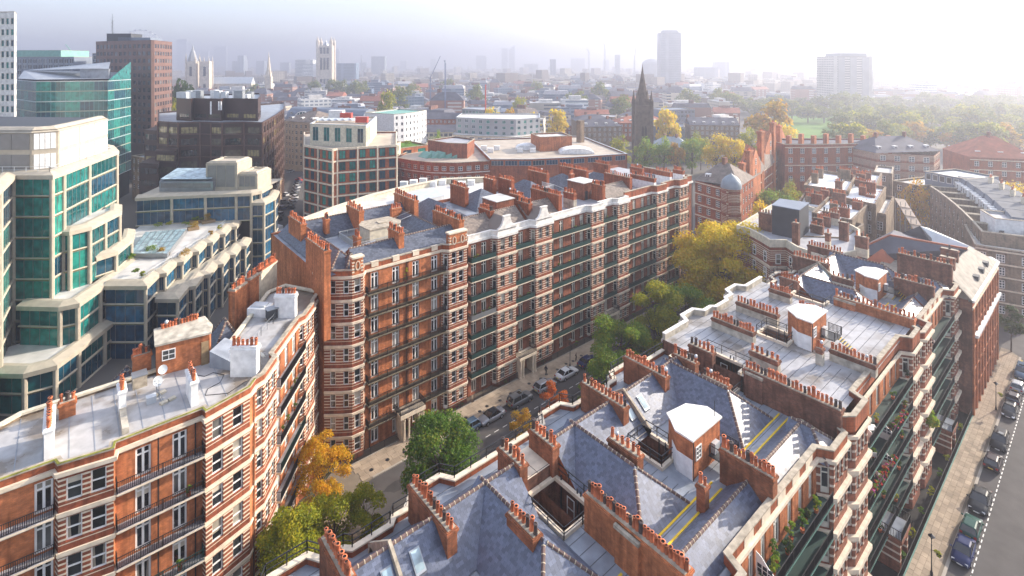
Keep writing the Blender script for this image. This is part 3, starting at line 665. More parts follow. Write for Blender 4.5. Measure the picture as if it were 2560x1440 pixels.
def bush(label, x, y, z, r, h, mat, n=350, size=.16, seed=1, name='shrub', pot=None, group=None, cat='plant'):
    T = thing(name, label, cat, (x, y, z), group)
    if pot: mb = MB(); mb.lathe((x, y, z), [(.16, 0), (.2, .3), (.17, .3), (.16, .26), (0.01, .26)], 8); mb.build('pot', [pot], T); z += .25
    put('foliage', leaves_mesh('foliage', clumps(x, y, z + h * .5, r, h * .5, 7, r * .5, seed), n, size, mat, seed), T)
    st = MB()
    for c in clumps(x, y, z + h * .5, r, h * .5, 5, .1, seed): st.tube((x, y, z), c[:3], .02, .008, 4)
    st.build('stem', ['bark'], T)
    return T
# ------------------------------------------------------------------ cars
def loft(mb, rings, m=0, cap=True):
    i = len(mb.v); k = len(rings[0])
    for r in rings: mb.v += [tuple(p) for p in r]
    for a in range(len(rings) - 1):
        for j in range(k): mb.f.append((i + a * k + j, i + a * k + (j + 1) % k, i + (a + 1) * k + (j + 1) % k, i + (a + 1) * k + j)); mb.m.append(m)
    if cap: mb.f.append(tuple(i + k - 1 - j for j in range(k))); mb.m.append(m); mb.f.append(tuple(i + (len(rings) - 1) * k + j for j in range(k))); mb.m.append(m)
CARK = dict(
    saloon=dict(L=4.6, W=.9, top=[(-2.3, .55, .74), (-2.22, .9, .8), (-1.6, .98, .88), (-.3, .95, .9), (.9, .93, .9), (1.5, .85, .88), (2.1, .72, .82), (2.3, .5, .66)], g=(-1.75, -.95, .15, 1.05, 1.42)),
    hatch=dict(L=4.1, W=.87, top=[(-2.05, .6, .76), (-1.98, .95, .82), (-1.4, .98, .87), (-.3, .96, .87), (.8, .95, .87), (1.4, .86, .85), (1.95, .7, .78), (2.05, .5, .64)], g=(-1.95, -1.45, .1, 1.0, 1.48)),
    suv=dict(L=4.7, W=.94, top=[(-2.35, .7, .8), (-2.28, 1.05, .88), (-1.6, 1.1, .94), (-.3, 1.08, .94), (1.0, 1.06, .94), (1.6, 1.0, .92), (2.2, .85, .85), (2.35, .6, .7)], g=(-2.2, -1.9, .25, 1.15, 1.72)),
    convertible=dict(L=4.5, W=.88, top=[(-2.25, .5, .72), (-2.15, .84, .8), (-1.5, .92, .86), (-.3, .9, .88), (.9, .88, .88), (1.5, .82, .86), (2.05, .7, .8), (2.25, .48, .64)], g=(-1.45, -.75, .2, 1.0, 1.32)),
    van=dict(L=5.0, W=.96, top=[(-2.5, .8, .9), (-2.45, 1.1, .95), (-1.6, 1.1, .96), (-.3, 1.1, .96), (1.2, 1.08, .96), (1.8, 1.0, .94), (2.4, .85, .88), (2.5, .6, .75)], g=(-2.42, -2.3, 1.0, 1.75, 2.0)))
def car(label, kind, paint, x, y, rz, group, roof=None, name='parked_car', cat='car', sc_=1.0, rear_plate='plate_yellow', bonnet_up=False):
    T = thing(name, label, cat, (x, y, 0), group, rz); k = CARK[kind]; B = Mx.Translation((x, y, 0)) @ Mx.Rotation(rz, 4, 'Z') @ Mx.Scale(sc_, 4)
    pb = 'car_' + paint; W = k['W']; mb = MB(); rings = []
    for (cx, zt, w) in k['top']:
        zb = .22 if abs(cx) < k['L'] / 2 - .1 else .3
        rings.append([(cx, -w * .92, zb), (cx, -w, zb + .18), (cx, -w, zt * .72), (cx, -w * .93, zt * .97), (cx, -w * .55, zt + .015), (cx, w * .55, zt + .015), (cx, w * .93, zt * .97), (cx, w, zt * .72), (cx, w, zb + .18), (cx, w * .92, zb)])
    loft(mb, rings); mb.build('body', [pb], T, B, True)
    xb0, xr0, xr1, xb1, zr = k['g']; zb = k['top'][3][1] - .03; wb = W * .9; wr = W * .7
    b4 = [(xb0, -wb, zb), (xb1, -wb, zb), (xb1, wb, zb), (xb0, wb, zb)]; r4 = [(xr0, -wr, zr), (xr1, -wr, zr), (xr1, wr, zr), (xr0, wr, zr)]
    for nm, q in (('windscreen', (b4[1], b4[2], r4[2], r4[1])), ('rear_window', (b4[3], b4[0], r4[0], r4[3])), ('side_window', (b4[0], b4[1], r4[1], r4[0])), ('side_window', (b4[2], b4[3], r4[3], r4[2]))):
        g = MB(); g.face(q); g.build(nm, ['glass_car'], T, B)
    r = MB(); c4 = [(xr0 - .08, -wr - .02, zr - .04), (xr1 + .1, -wr - .02, zr - .04), (xr1 + .1, wr + .02, zr - .04), (xr0 - .08, wr + .02, zr - .04)]
    t4 = [(xr0 + .05, -wr + .14, zr + .05), (xr1 - .08, -wr + .14, zr + .05), (xr1 - .08, wr - .14, zr + .05), (xr0 + .05, wr - .14, zr + .05)]
    r.hexa(c4 + t4)
    for a, b in zip(b4, r4): r.bar(a, b, .09, .07)
    for sgn in (-1, 1): r.bar((-.35, sgn * wb * 1.0, zb), (-.35, sgn * wr * 1.01, zr), .08, .05)
    if kind == 'suv':
        for sgn in (-1, 1): r.bar((xr0, sgn * (wr - .06), zr + .09), (xr1, sgn * (wr - .06), zr + .09), .05)
    r.build('roof', [roof or pb], T, B)
    if kind == 'suv': q = MB(); q.box(-.5, -.4, zr + .052, .1, .4, zr + .066); q.build('sunroof', ['glass_car'], T, B)
    wb_ = k['L'] * .29
    for sx in (-wb_, wb_):
        for sy in (-1, 1):
            ww = MB(); ww.tube((sx, sy * (W - .2), .32), (sx, sy * (W + .005), .32), .32, n=14); wo = ww.build('wheel', ['tyre'], T, B)
            ri = MB(); ri.tube((sx, sy * (W - .1), .32), (sx, sy * (W + .02), .32), .2, n=10); ri.build('rim', ['alloy'], wo, B)
    for sy in (-1, 1):
        fx = k['top'][-2][0]; h = MB(); h.hexa([(fx - .12, sy * .62 - .16, .52), (fx + .14, sy * .58 - .14, .52), (fx + .14, sy * .58 + .14, .52), (fx - .12, sy * .62 + .16, .52), (fx - .2, sy * .62 - .16, .72), (fx + .06, sy * .58 - .14, .68), (fx + .06, sy * .58 + .14, .68), (fx - .2, sy * .62 + .16, .72)]); h.build('headlight', ['lamp_clear'], T, B)
        rx = k['top'][0][0]; zt = k['top'][1][1]; q = MB(); q.box(rx - .015, sy * .64 - .13, zt - .3, rx + .16, sy * .64 + .13, zt - .08); q.build('tail_light', ['lamp_red'], T, B)
        mm = MB(); mm.box(.78, sy * (W + .02) - .02, .93, .92, sy * (W + .02) + .16 * sy, 1.05) if sy > 0 else mm.box(.78, -(W + .18), .93, .92, -W, 1.05); mm.build('wing_mirror', [pb], T, B)
    pl = MB(); pl.box(k['top'][0][0] - .03, -.26, .5, k['top'][0][0] + .02, .26, .62); pl.build('number_plate', [rear_plate], T, B)
    pl = MB(); pl.box(k['top'][-1][0] - .02, -.26, .36, k['top'][-1][0] + .03, .26, .47); pl.build('number_plate', ['white_paint'], T, B)
    if bonnet_up:
        q = MB(); q.hexa([(-2.3, -.8, 1.45), (-2.22, -.8, 1.4), (-2.22, .8, 1.4), (-2.3, .8, 1.45), (-2.75, -.72, 2.15), (-2.68, -.72, 2.1), (-2.68, .72, 2.1), (-2.75, .72, 2.15)]); q.build('tailgate', [pb], T, B)
    return T
def person(label, x, y, rz, top='cloth_dark', legs='cloth_dark', h=1.72, stride=.22, hair='pot_dark'):
    T = thing('person', label, 'person', (x, y, 0), 'people walking on the pavement', rz); B = Mx.Translation((x, y, 0)) @ Mx.Rotation(rz, 4, 'Z') @ Mx.Scale(h / 1.72, 4)
    def skin(nm, vs, es, rs, mat):
        me = bpy.data.meshes.new(nm); me.from_pydata(vs, es, []); o = put(nm, me, T, B); me.materials.append(MT(mat))
        o.modifiers.new('s', 'SKIN'); o.modifiers.new('d', 'SUBSURF').levels = 1
        for i, r in enumerate(rs): me.skin_vertices[0].data[i].radius = (r, r)
        me.skin_vertices[0].data[0].use_root = True
        return o
    s = stride
    skin('body', [(0, 0, .95), (0, 0, 1.2), (0, 0, 1.42), (.02, 0, 1.52), (.02, 0, 1.62), (0, .1, .9), (s * .6, .11, .5), (s * .3 + .02, .1, .08), (s * .3 + .18, .1, .04), (0, -.1, .9), (-s * .2, -.1, .5), (-s, -.1, .1), (-s + .16, -.1, .04),
         (0, .2, 1.4), (-s * .5, .26, 1.12), (-s * .3, .27, .86), (0, -.2, 1.4), (s * .5, -.26, 1.12), (s * .9, -.25, .9)],
         [(0, 1), (1, 2), (2, 3), (3, 4), (0, 5), (5, 6), (6, 7), (7, 8), (0, 9), (9, 10), (10, 11), (11, 12), (2, 13), (13, 14), (14, 15), (2, 16), (16, 17), (17, 18)],
         [.16, .15, .17, .065, .1, .1, .075, .05, .05, .1, .075, .05, .05, .075, .055, .04, .075, .055, .04], top)
    mb = MB(); mb.lathe((.02, 0, 1.52), [(.05, 0), (.085, .06), (.095, .12), (.08, .19), (.01, .22)], 10); mb.build('head', ['skin'], T, B, True)
    mb = MB(); mb.lathe((.0, 0, 1.6), [(.1, 0), (.105, .06), (.085, .12), (.01, .15)], 10); mb.build('hair', [hair], T, B, True)
    return T
def lamp_post(label, x, y, basket=True, h=4.5):
    T = thing('street_lamp', label, 'street lamp', (x, y, 0), 'black street lamps along the pavements'); mb = MB()
    mb.lathe((x, y, 0), [(.14, 0), (.14, .5), (.08, .6), (.055, 1.0), (.04, h - .5), (.05, h - .45)], 8); mb.bar((x - .3, y, h - .9), (x + .3, y, h - .9), .03); mb.build('post', ['black_metal'], T)
    mb = MB(); mb.lathe((x, y, h - .45), [(.05, 0), (.19, .34), (.19, .36)], 6); mb.build('lantern', ['glass_far'], T)
    mb = MB(); mb.lathe((x, y, h - .1), [(.34, 0), (.22, .1), (.08, .2), (.02, .3)], 8); mb.build('lantern_cap', ['black_metal'], T)
    if basket:
        mb = MB(); mb.bar((x, y, 2.9), (x + .1, y - .55, 2.95), .03); mb.lathe((x + .1, y - .6, 2.45), [(.02, 0), (.2, .12), (.26, .28)], 8); mb.build('bracket', ['black_metal'], T)
        put('flower_basket', leaves_mesh('flower_basket', clumps(x + .1, y - .6, 2.8, .36, .25, 7, .17, 5), 260, .12, 'leaf_yelgreen', 4), T)
    return T
# ------------------------------------------------------------------ ground, roads, pavements
mb = MB(); mb.face([(-9000, -9000, -.05), (9000, -9000, -.05), (9000, 9000, -.05), (-9000, 9000, -.05)]); struct('ground', mb, ['city_floor'])
mb = MB(); mb.face([(-60, 16, -.03), (160, 16, -.03), (160, 72, -.03), (-60, 72, -.03)]); struct('garden_earth', mb, ['earth'])
mb = MB(); mb.face([(40, 15.6, -.02), (112, 15.6, -.02), (112, 18.6, -.02), (40, 18.6, -.02)]); struct('area_floor', mb, ['area_floor'])  # flat dark sheet in place of the sunken area's shade
mb = MB()
mb.face([(x, y, 0) for x, y in [(-30, 44), (29, 44), (30.5, 55), (34, 57.4), (170, 57.4), (170, 65.72), (31.2, 65.72), (29.4, 65.2), (28.5, 63.8), (27.8, 60.5), (26, 56.6), (22, 53.5), (-30, 52.4)]])
mb.face([(x, y, 0) for x, y in [(20, -6), (190, -6), (190, 12.9), (20, 12.9)]])
mb.face([(x, y, 0) for x, y in [(139, 12.9), (151, 12.9), (151, 120), (139, 66)]])
road = struct('road', mb, ['asphalt'])
mb = MB()
for x0, y0, a in ((36, 60.5, 1.6), (44, 63.2, 1.0), (33, 62.5, .9), (57, 60, 1.3)):
    mb.face([(x0 + a * 1.7 * math.cos(k * .7) * (1 + .3 * math.sin(k * 2.1)), y0 + a * math.sin(k * .7), .004) for k in range(9)])
mb.build('tar_patch', ['asphalt_patch'], road)
def dashes(y, x0, x1, L, g, w_):
    x = x0
    while x < x1:
        d = MB(); d.face([(x, y - w_ / 2, .008), (x + L, y - w_ / 2, .008), (x + L, y + w_ / 2, .008), (x, y + w_ / 2, .008)]); d.build('lane_dash', ['road_paint'], road); x += L + g
dashes(62.0, 47.5, 92, .9, .75, .1); dashes(10.82, 70, 128, .62, .5, .11)
for x0, y0, x1, y1 in ((30.6, 57.6, 31.5, 58.4), (32.2, 59.0, 33.2, 59.8), (34.0, 60.4, 35.1, 61.0), (36.2, 61.3, 37.4, 61.7)):
    d = MB(); d.bar((x0, y0, .009), (x1, y1, .009), .12, .004); d.build('lane_dash', ['road_paint'], road)
d = MB()
for y in (12.45, 12.65): d.bar((127, y, .009), (137, y, .009), .09, .004); d.bar((137, y, .009), (139.5, y + 2.2, .009), .09, .004)
d.build('yellow_line', ['yellow_paint'], road)
def pavement(poly, kerb, rows, x0, x1, sl, cap, seed, clip=None):
    pv = MB(); pv.prism(poly, -.05, .085); pv = struct('pavement', pv, ['pavement_bed'])
    k = MB(); k.band(kerb, 0, .125, -.02, .26); k.build('kerb', ['kerb_stone'], pv)
    r = random.Random(seed); rest = MB(); ME = {}; cnt = 0
    for a, b in rows:
        x = x0 + r.uniform(0, .5)
        while x < x1:
            L = sl * r.choice((.75, 1, 1, 1.3)); y0, y1 = min(a, b), max(a, b); dz = r.uniform(0, .008)
            if clip is None or clip(x, y0):
                if x < cap:
                    key = (round(L, 2), round(y1 - y0, 2))
                    if key not in ME: q = MB(); q.box(.012, .012, -.04, L - .012, y1 - y0 - .012, 0); ME[key] = q.mesh('paving_slab', ['pavement'])
                    put('paving_slab', ME[key], pv, Mx.Translation((x, y0, .118 + dz)))
                else: rest.box(x + .012, y0 + .012, .08, x + L - .012, y1 - .012, .118 + dz)
            x += L
    if rest.f: tag(rest.build('paving_slabs', ['pavement'], pv), kind='stuff')
    return pv
pa = pavement([(28.2, 66.0), (29.3, 65.5), (31.2, 65.72), (170, 65.72), (170, 71.3), (28.2, 71.3)], [(31.2, 65.72), (170, 65.72)][::-1], [(65.98, 66.9), (66.9, 67.8), (67.8, 68.7), (68.7, 69.6)], 29.5, 150, 1.15, 68, 5)
ME = MB(); ME.tube((0, 0, .1), (0, 0, .135), .3, n=10); ME = ME.mesh('coal_hole_cover', ['black_metal'])
for i in range(28): put('coal_hole_cover', ME, pa, Mx.Translation((31.6 + i * 2.25 + .3 * (i % 3), 67.1 + .25 * (i % 2), 0)))
pb_ = pavement([(55, 12.9), (138, 12.9), (140, 14.5), (140, 15.7), (55, 15.7)], [(138, 12.9), (55, 12.9)][::-1], [(13.18, 13.8), (13.8, 14.4), (14.4, 15.0), (15.0, 15.6)], 62, 138, .95, 108, 8)
pavement([(28.2, 71), (28.2, 66), (29.3, 65.5), (28.4, 63.8), (27.7, 60.5), (25.9, 56.6), (22, 53.5), (10, 53), (10, 57)], [(29.3, 65.5), (28.4, 63.8), (27.7, 60.5), (25.9, 56.6), (22, 53.5), (10, 53)], [(y, y + .8) for y in (54, 54.8, 55.6, 56.4, 57.2, 58, 58.8, 59.6, 60.4, 61.2, 62, 62.8, 63.6, 64.4)], 18, 28.4, 1.0, 99, 11, clip=lambda x, y: (x - 14.6) * .76 - (y - 58) * .65 > 1.3 and x < 23 + (y - 53.5) * .38)
# ------------------------------------------------------------------ mansion blocks on the right (four houses in a row, roofs seen from above)
FL6 = [.4 + 3.2 * i for i in range(6)]
def rhouse(label, P0, P1, kind, st, group, right=True, right_from=None):
    T = thing('mansion_block', label, 'mansion block', (P0, 28, 0), group); c = (P0 + P1) / 2
    ze = 19.3 if kind == 'slate' else 21.0
    # street front on the right
    pts = [(P0 + .02, 17.9), (P0 + 1.1, 17.0), (P0 + 4.9, 17.0), (P0 + 5.5, 18.4), (c - 1.3, 18.4), (c + 1.3, 18.4), (P1 - 4.8, 18.4), (P1 - 4, 17.2), (P1 - .4, 17.2), (P1 - .02, 17.9)]
    bw = [(.2, .85, 'sash', 1.85, .75), (.5, .85, 'sash', 1.85, .75), (.8, .85, 'sash', 1.85, .75)]
    fw = [(.18, 1.0, 'french', 2.45, .1), (.5, 1.0, 'french', 2.45, .1), (.82, 1.0, 'french', 2.45, .1)]
    segs = [(1, [(.5, .8, 'sash', 1.85, .75)]), (1, bw), (0, []), (0, fw), (0, [(.5, 1.3, 'french', 2.45, .1)]), (0, fw), (1, [(.5, .75, 'door', 2.4, .1)]), (1, bw), (0, [])]
    if right:
        facade(T, pts, segs, FL6, 0, 19.6 if kind == 'slate' else 20.0, ['brick_orange', 'brick_banded_dark'], fm='cream_paint')
        for k, z in enumerate(FL6[1:]):
            course(T, pts[:4], [z + .05], h=.42, pr=.34); course(T, pts[6:], [z + .05], h=.42, pr=.34)
            for a, b in ((P0 + 5.6, c - 1.7), (c + 1.7, P1 - 4.9)):
                if k == 0: continue
                balcony(T, (a if b < c else c - 1.7, 18.4), (b if b > c else c + 1.7, 18.4), z, 1.5, ('green_paint', 'green_pale', 'black_metal'), 1.0, False, (False, False)) if False else None
            balcony(T, (P0 + 5.55, 18.4), (P1 - 4.85, 18.4), z, 1.45, ('green_paint', 'green_pale', 'black_metal'), 1.0, False, (False, False))
        course(T, pts, [19.75], h=.3, pr=.28, name='cornice')
        parapet(T, pts, 19.75, 20.5 if kind == 'slate' else 21.5, 'brick_red', th=.4)
        if kind == 'slate':
            x = P0 + 7.5
            while x < P1 - 6: pm = MB(); pm.box(x, 18.36, 19.8, x + 1.5, 18.42, 20.45); pm.build('parapet_panel', ['stone_cream'], T); x += 2.9
        # porch in the middle of the front
        pm = MB(); pm.box(c - 1.6, 15.9, 0, c - 1.15, 18.3, 3.3); pm.box(c + 1.15, 15.9, 0, c + 1.6, 18.3, 3.3); pm.box(c - 1.8, 15.7, 3.3, c + 1.8, 18.3, 3.75); pm.build('porch', ['brick_banded_dark'], T); pm = MB(); pm.box(c - 1.7, 15.8, 3.76, c + 1.7, 18.3, 3.8); pm.build('porch_roof', ['lead'], T)
        pm = MB(); pm.rail([(c - 1.8, 18.2), (c - 1.8, 15.75), (c + 1.8, 15.75), (c + 1.8, 18.2)], 3.75, 1.0, .14, 0, .022); pm.build('porch_railing', ['black_metal'], T)
    # front on the left street, with two bays
    lp = [(P1, 38), (P1 - 5.2, 38), (P1 - 6, 39.2), (P1 - 9, 39.2), (P1 - 9.8, 38), (c + 2, 38), (c + 1.5, 37.5), (c - 1.5, 37.5), (c - 2, 38), (P0 + 9.8, 38), (P0 + 9, 39.2), (P0 + 6, 39.2), (P0 + 5.2, 38), (P0, 38)]
    bwl = [(.3, .85, 'sash', 1.85, .75), (.7, .85, 'sash', 1.85, .75)]
    segs = [(1 if i in (1, 2, 3, 9, 10, 11) else 0, bwl if i in (2, 10) else [(.5, 1.0, 'french', 2.4, .1)] if i in (0, 4, 8, 12) else []) for i in range(13)]
    facade(T, lp, segs, FL6[2:], 0, ze, ['brick_red', 'brick_banded'])
    course(T, lp, [ze - .05], pr=.2, name='cornice')
    parapet(T, lp, ze - .04, ze + .45 if kind == 'slate' else ze + .75, 'brick_red' if kind == 'slate' else 'render_stained', 'stone_cream' if kind == 'slate' else 'stone_white', th=.38)
    if kind == 'slate':
        r = MB(); r.rail(lp, ze + .56, .95, 0, -.12, .028, 0, 1.9, mid=(.5,)); r.build('roof_railing', ['black_metal'], T)
    # deck with its light wells
    wells = [(c - 3.2, 27.2, c - .6, 30.6), (P1 - 1.9, 27.9, P1, 32.8), (P0, 27.9, P0 + 1.95, 32.8)]
    mb = MB(); rect_holes(mb, P0, 18.3, P1, 38, ze, wells, 0, 1, 17)
    for a in (P0 + 9.4, P1 - 5.6): mb.face([(a + .6, 38, ze), (a, 38.0, ze), (a - .0, 39.1, ze - .001), (a - 3.3, 39.1, ze - .001), (a - 4.2, 38, ze)], 0)
    if kind == 'flat': mb.wall((P0, 38), (P0, 32.8), 15, ze, (), .2, 1); mb.wall((P0 + 1.95, 32.8), (P0 + 1.95, 27.9), 5, ze, (), .2, 1)
    mb.build('roof_deck', ['lead' if kind == 'slate' else 'felt_mid', 'brick_sooty_shaded'], T)
    sm = MB(); y = 18.9
    while y < 37.8:
        for a, b in ((P0 + .1, c - 3.6), (c - .2, P1 - .1)):
            if not (27.4 < y < 33.2): sm.box(a, y, ze + .002, b, y + .05, ze + .02)
            else: sm.box(max(a, P0 + 2.3), y, ze + .002, min(b, P1 - 2.3), y + .05, ze + .02)
        y += 1.05
    tag(sm.build('roof_seams', ['felt_dark'], T), kind='stuff')
    for x0, y0, x1, y1 in wells:
        cp = MB()
        q = [(x0, y0), (x1, y0), (x1, y1), (x0, y1)]
        if x0 > P1 - 2 and x1 == P1: q = [(P1, y0), (x0, y0), (x0, y1), (P1, y1)]; cp.band(q[::-1] if 0 else q, ze, ze + .32, -.3, .0) if 0 else cp.band(q, ze, ze + .32, 0, .32)
        elif x0 == P0: cp.band([(P0, y1), (x1, y1), (x1, y0), (P0, y0)], ze, ze + .32, 0, .32)
        else: cp.band(q, ze, ze + .32, 0, .3, closed=True)
        cp.build('well_coping', ['stone_cream'], T)
    r = MB(); r.rail([(P1, 27.7), (P1 - 2.1, 27.7), (P1 - 2.1, 33.0), (P1, 33.0)], ze + .32, .95, 0, 0, .028, 0, 1.6, mid=(.5,)); r.build('well_railing', ['black_metal'], T); r = MB(); r.rail([(P0, 33.0), (P0 + 2.1, 33.0), (P0 + 2.1, 27.7), (P0, 27.7)], ze + .32, .95, 0, 0, .028, 0, 1.6, mid=(.5,)); r.build('well_railing', ['black_metal'], T)
    r = MB(); r.rail([(c - 3.35, 27.05), (c - .4, 27.05), (c - .4, 30.8), (c - 3.35, 30.8)], ze + .3, .95, 0, 0, .028, 0, 1.2, closed=True, mid=(.5,)); r.build('well_railing', ['black_metal'], T)
    pp = MB()
    for y in (28.5, 29.2, 29.6, 30.0, 31.9): pp.tube((P0 + 1.85, y, 4), (P0 + 1.85, y, ze + (.7 if y > 29.3 else -.2)), .07)
    for y in (27.6, 28.4, 29.1): pp.tube((c - .72, y, 6), (c - .72, y, ze + .5), .06)
    tag(pp.build('soil_pipes', ['black_metal'], T), kind='stuff')
    for k in range(3): window(T, (P0 + 1.97, 31.6), (0, -1), .3, ze - 2.6 - 3.2 * k, 'sash', .9, 1.9, .03)
    # penthouse (lift house)
    pg = [(c - .95, 27.9), (c - 1.45, 27.2), (c - 2.3, 26.2), (c - 2.35, 24.6), (c + 2.35, 24.55), (c + 2.6, 26.0), (c + 1.5, 27.5)]; zt = ze + 3.5
    L = thing('lift_house', f'{"brick" if kind == "slate" else "part whitewashed brick"} lift house with white roof on the {label.split(" with ")[0]}', 'lift house', (c, 26, ze))
    m = MB(); m.prism(pg, ze, zt); m.build('wall', ['brick_orange'], L)
    m = MB(); m.prism(offs(pg, .16, True), zt, zt + .16, bottom=True); m.build('roof', ['stone_white'], L)
    m = MB(); q = offs(pg[1:4], .02); m.prism([(x, y) for x, y in offs(pg, .025, True)][1:4] + [pg[3], pg[1]][:0] + [(c - 1.6, 25.2)], ze, zt - 1.7); m.build('whitewash', ['render_white'], L)
    window(L, (c - 2.35, 24.6), (1, 0), .5, ze + 1.5, 'grid23', .9, 1.2, -.03)
    m = MB(); m.box(c + .7, 24.1, ze + .7, c + 1.5, 24.52, ze + 2.0); m.build('plant_cabinet', ['steel_pale'], L)
    m = MB(); m.tube((c - 2.33, 24.5, ze), (c - 2.33, 24.5, zt), .05); m.tube((c + 2.0, 24.9, zt), (c + 2.0, 24.9, zt + 1.6), .03); m.build('pipe', ['black_metal'], L)
    m = MB(); m.box(c + .2, 22.9, ze + 1.0, c + 2.6, 24.5, ze + 1.08); m.rail([(c + .2, 24.4), (c + .2, 22.9), (c + 1.2, 22.9)], ze + 1.08, 1.0, 0, 0, .025); m.rail([(c + 2.4, 22.9), (c + 2.6, 22.9), (c + 2.6, 24.4)], ze + 1.08, 1.0, .15, 0, .025); m.build('landing', ['black_metal'], L)
    for i in range(6): m = MB(); m.box(c + 1.3, 22.75 - .26 * i, ze + .9 - .17 * i, c + 2.3, 22.99 - .26 * i, ze + .94 - .17 * i); m.box(c + 1.3, 22.74 - .26 * i, ze + .9 - .17 * i, c + 2.3, 22.79 - .26 * i, ze + .95 - .17 * i, 1); m.build('stair_tread', ['black_metal', 'yellow_paint'], L)
    # roofs
    if kind == 'slate':
        rp = 0
        hip_roof(T, 'roof', P0 + 2.1, 23.5, c - 4.7, 34.4, ze + .05, 22.15, 'y', True, False, tiles=True)
        hip_roof(T, 'roof', c + 4.8, 23.5, P1 - 2.0, 34.4, ze + .05, 22.15, 'y', True, False, tiles=True)
        hip_roof(T, 'roof', P0 + 2.15, 30.4, P1 - 2.05, 36.6, ze + .06, 22.1, 'x', False, False, tiles=True)
        hip_roof(T, 'roof', P0 + .45, 18.85, c - .3, 22.3, ze + .07, 20.85, 'x', False, False, tiles=True)
        hip_roof(T, 'roof', c + .25, 18.85, P1 - .6, 22.3, ze + .07, 20.85, 'x', False, True, tiles=True)
        hip_roof(T, 'roof', P1 - 4.9, 17.4, P1 - .7, 21.6, ze + .09, 20.95, 'y', True, False, tiles=True)
        for a, b in ((P0 + .6, c - 1.2), (c + .6, P1 - .6)):
            for y in (22.42, 23.32): m = MB(); m.box(a, y, ze + .004, b, y + .16, ze + .06); m.build('yellow_edge', ['yellow_paint'], T)
        m = MB(); m.prism([(c - .62, 30.2), (c - .38, 30.2), (c - .38, 36.4), (c - .62, 36.4)], ze, ze + 1, zt=[ze + .75, ze + .75, ze + .75, ze + .75])
        m.hexa([(c - .62, 30.2, ze), (c - .38, 30.2, ze), (c - .38, 33.5, ze), (c - .62, 33.5, ze), (c - .62, 30.2, ze + .8), (c - .38, 30.2, ze + .8), (c - .38, 33.5, 22.5), (c - .62, 33.5, 22.5)])
        m.hexa([(c - .62, 33.5, ze), (c - .38, 33.5, ze), (c - .38, 36.7, ze), (c - .62, 36.7, ze), (c - .62, 33.5, 22.5), (c - .38, 33.5, 22.5), (c - .38, 36.7, ze + .8), (c - .62, 36.7, ze + .8)]); m.build('party_coping', ['stone_dirty'], T)
        for sx in (c - 1.6, c + .6):
            y0, y1 = 31.6, 32.7; za = ze + .06 + (y0 - 30.4) / 3.1 * 2.75 + .1; zb = ze + .06 + (y1 - 30.4) / 3.1 * 2.75 + .1
            m = MB(); m.hexa([(sx, y0, za - .1), (sx + .8, y0, za - .1), (sx + .8, y1, zb - .1), (sx, y1, zb - .1), (sx, y0, za + .06), (sx + .8, y0, za + .06), (sx + .8, y1, zb + .06), (sx, y1, zb + .06)]); so_ = m.build('skylight', ['grey_metal'], T)
            m = MB(); m.face([(sx + .08, y0 + .1, za + .078 + .09), (sx + .72, y0 + .1, za + .078 + .09), (sx + .72, y1 - .1, zb + .078 - .07), (sx + .08, y1 - .1, zb + .078 - .07)]); m.build('pane', ['glass_roof'], so_)
        m = MB(); m.box(P1 - 1.95, 32.85, ze, P1, 35.8, ze + 1.3, 0, 1); m.build('well_wall', ['brick_sooty_shaded', 'stone_cream'], T); m = MB(); m.box(P0, 32.85, ze, P0 + 1.95, 35.8, ze + 1.3, 0, 1); m.build('well_wall', ['brick_sooty_shaded', 'stone_cream'], T)
    for s in st:
        stack(T, *s)
    return T
grp = 'mansion blocks in the right hand row'
rhouse('nearest slate roofed block with two hipped roofs at the bottom edge', 4.4, 30.85, 'slate', [('y', 13.95, 32.9, 37.1, 19.3, 22.3, 14), ('y', 21.1, 31.5, 37.2, 19.3, 22.3, 13), ('y', 25.3, 27.0, 29.9, 20.6, 22.5, 7), ('y', 29.1, 32.7, 35.7, 19.3, 22.3, 6)], grp, right=False)
R1 = rhouse('slate roofed block with white topped lift house and yellow edged gutters', 30.9, 57.3, 'slate',
    [('y', 31.3, 18.7, 27.5, 19.3, 22.3, 29, .95, 'brick_orange', None, 0, 1, 'stone_dirty', [(22.2, 24.3)]), ('y', 32.72, 32.5, 35.6, 19.3, 22.3, 7), ('y', 37.2, 26.8, 30.0, 20.8, 22.5, 6), ('y', 43.9, 18.45, 23.0, 19.3, 22.3, 13), ('y', 39.55, 22.0, 22.75, 19.3, 21.6, 2, .7),
     ('y', 41.7, 31.7, 37.3, 19.3, 22.3, 12), ('y', 49.1, 31.9, 37.4, 19.3, 22.3, 14), ('y', 53.9, 31.2, 34.1, 19.3, 22.3, 7, .8), ('y', 52.6, 26.75, 29.7, 20.6, 22.3, 8)], grp)
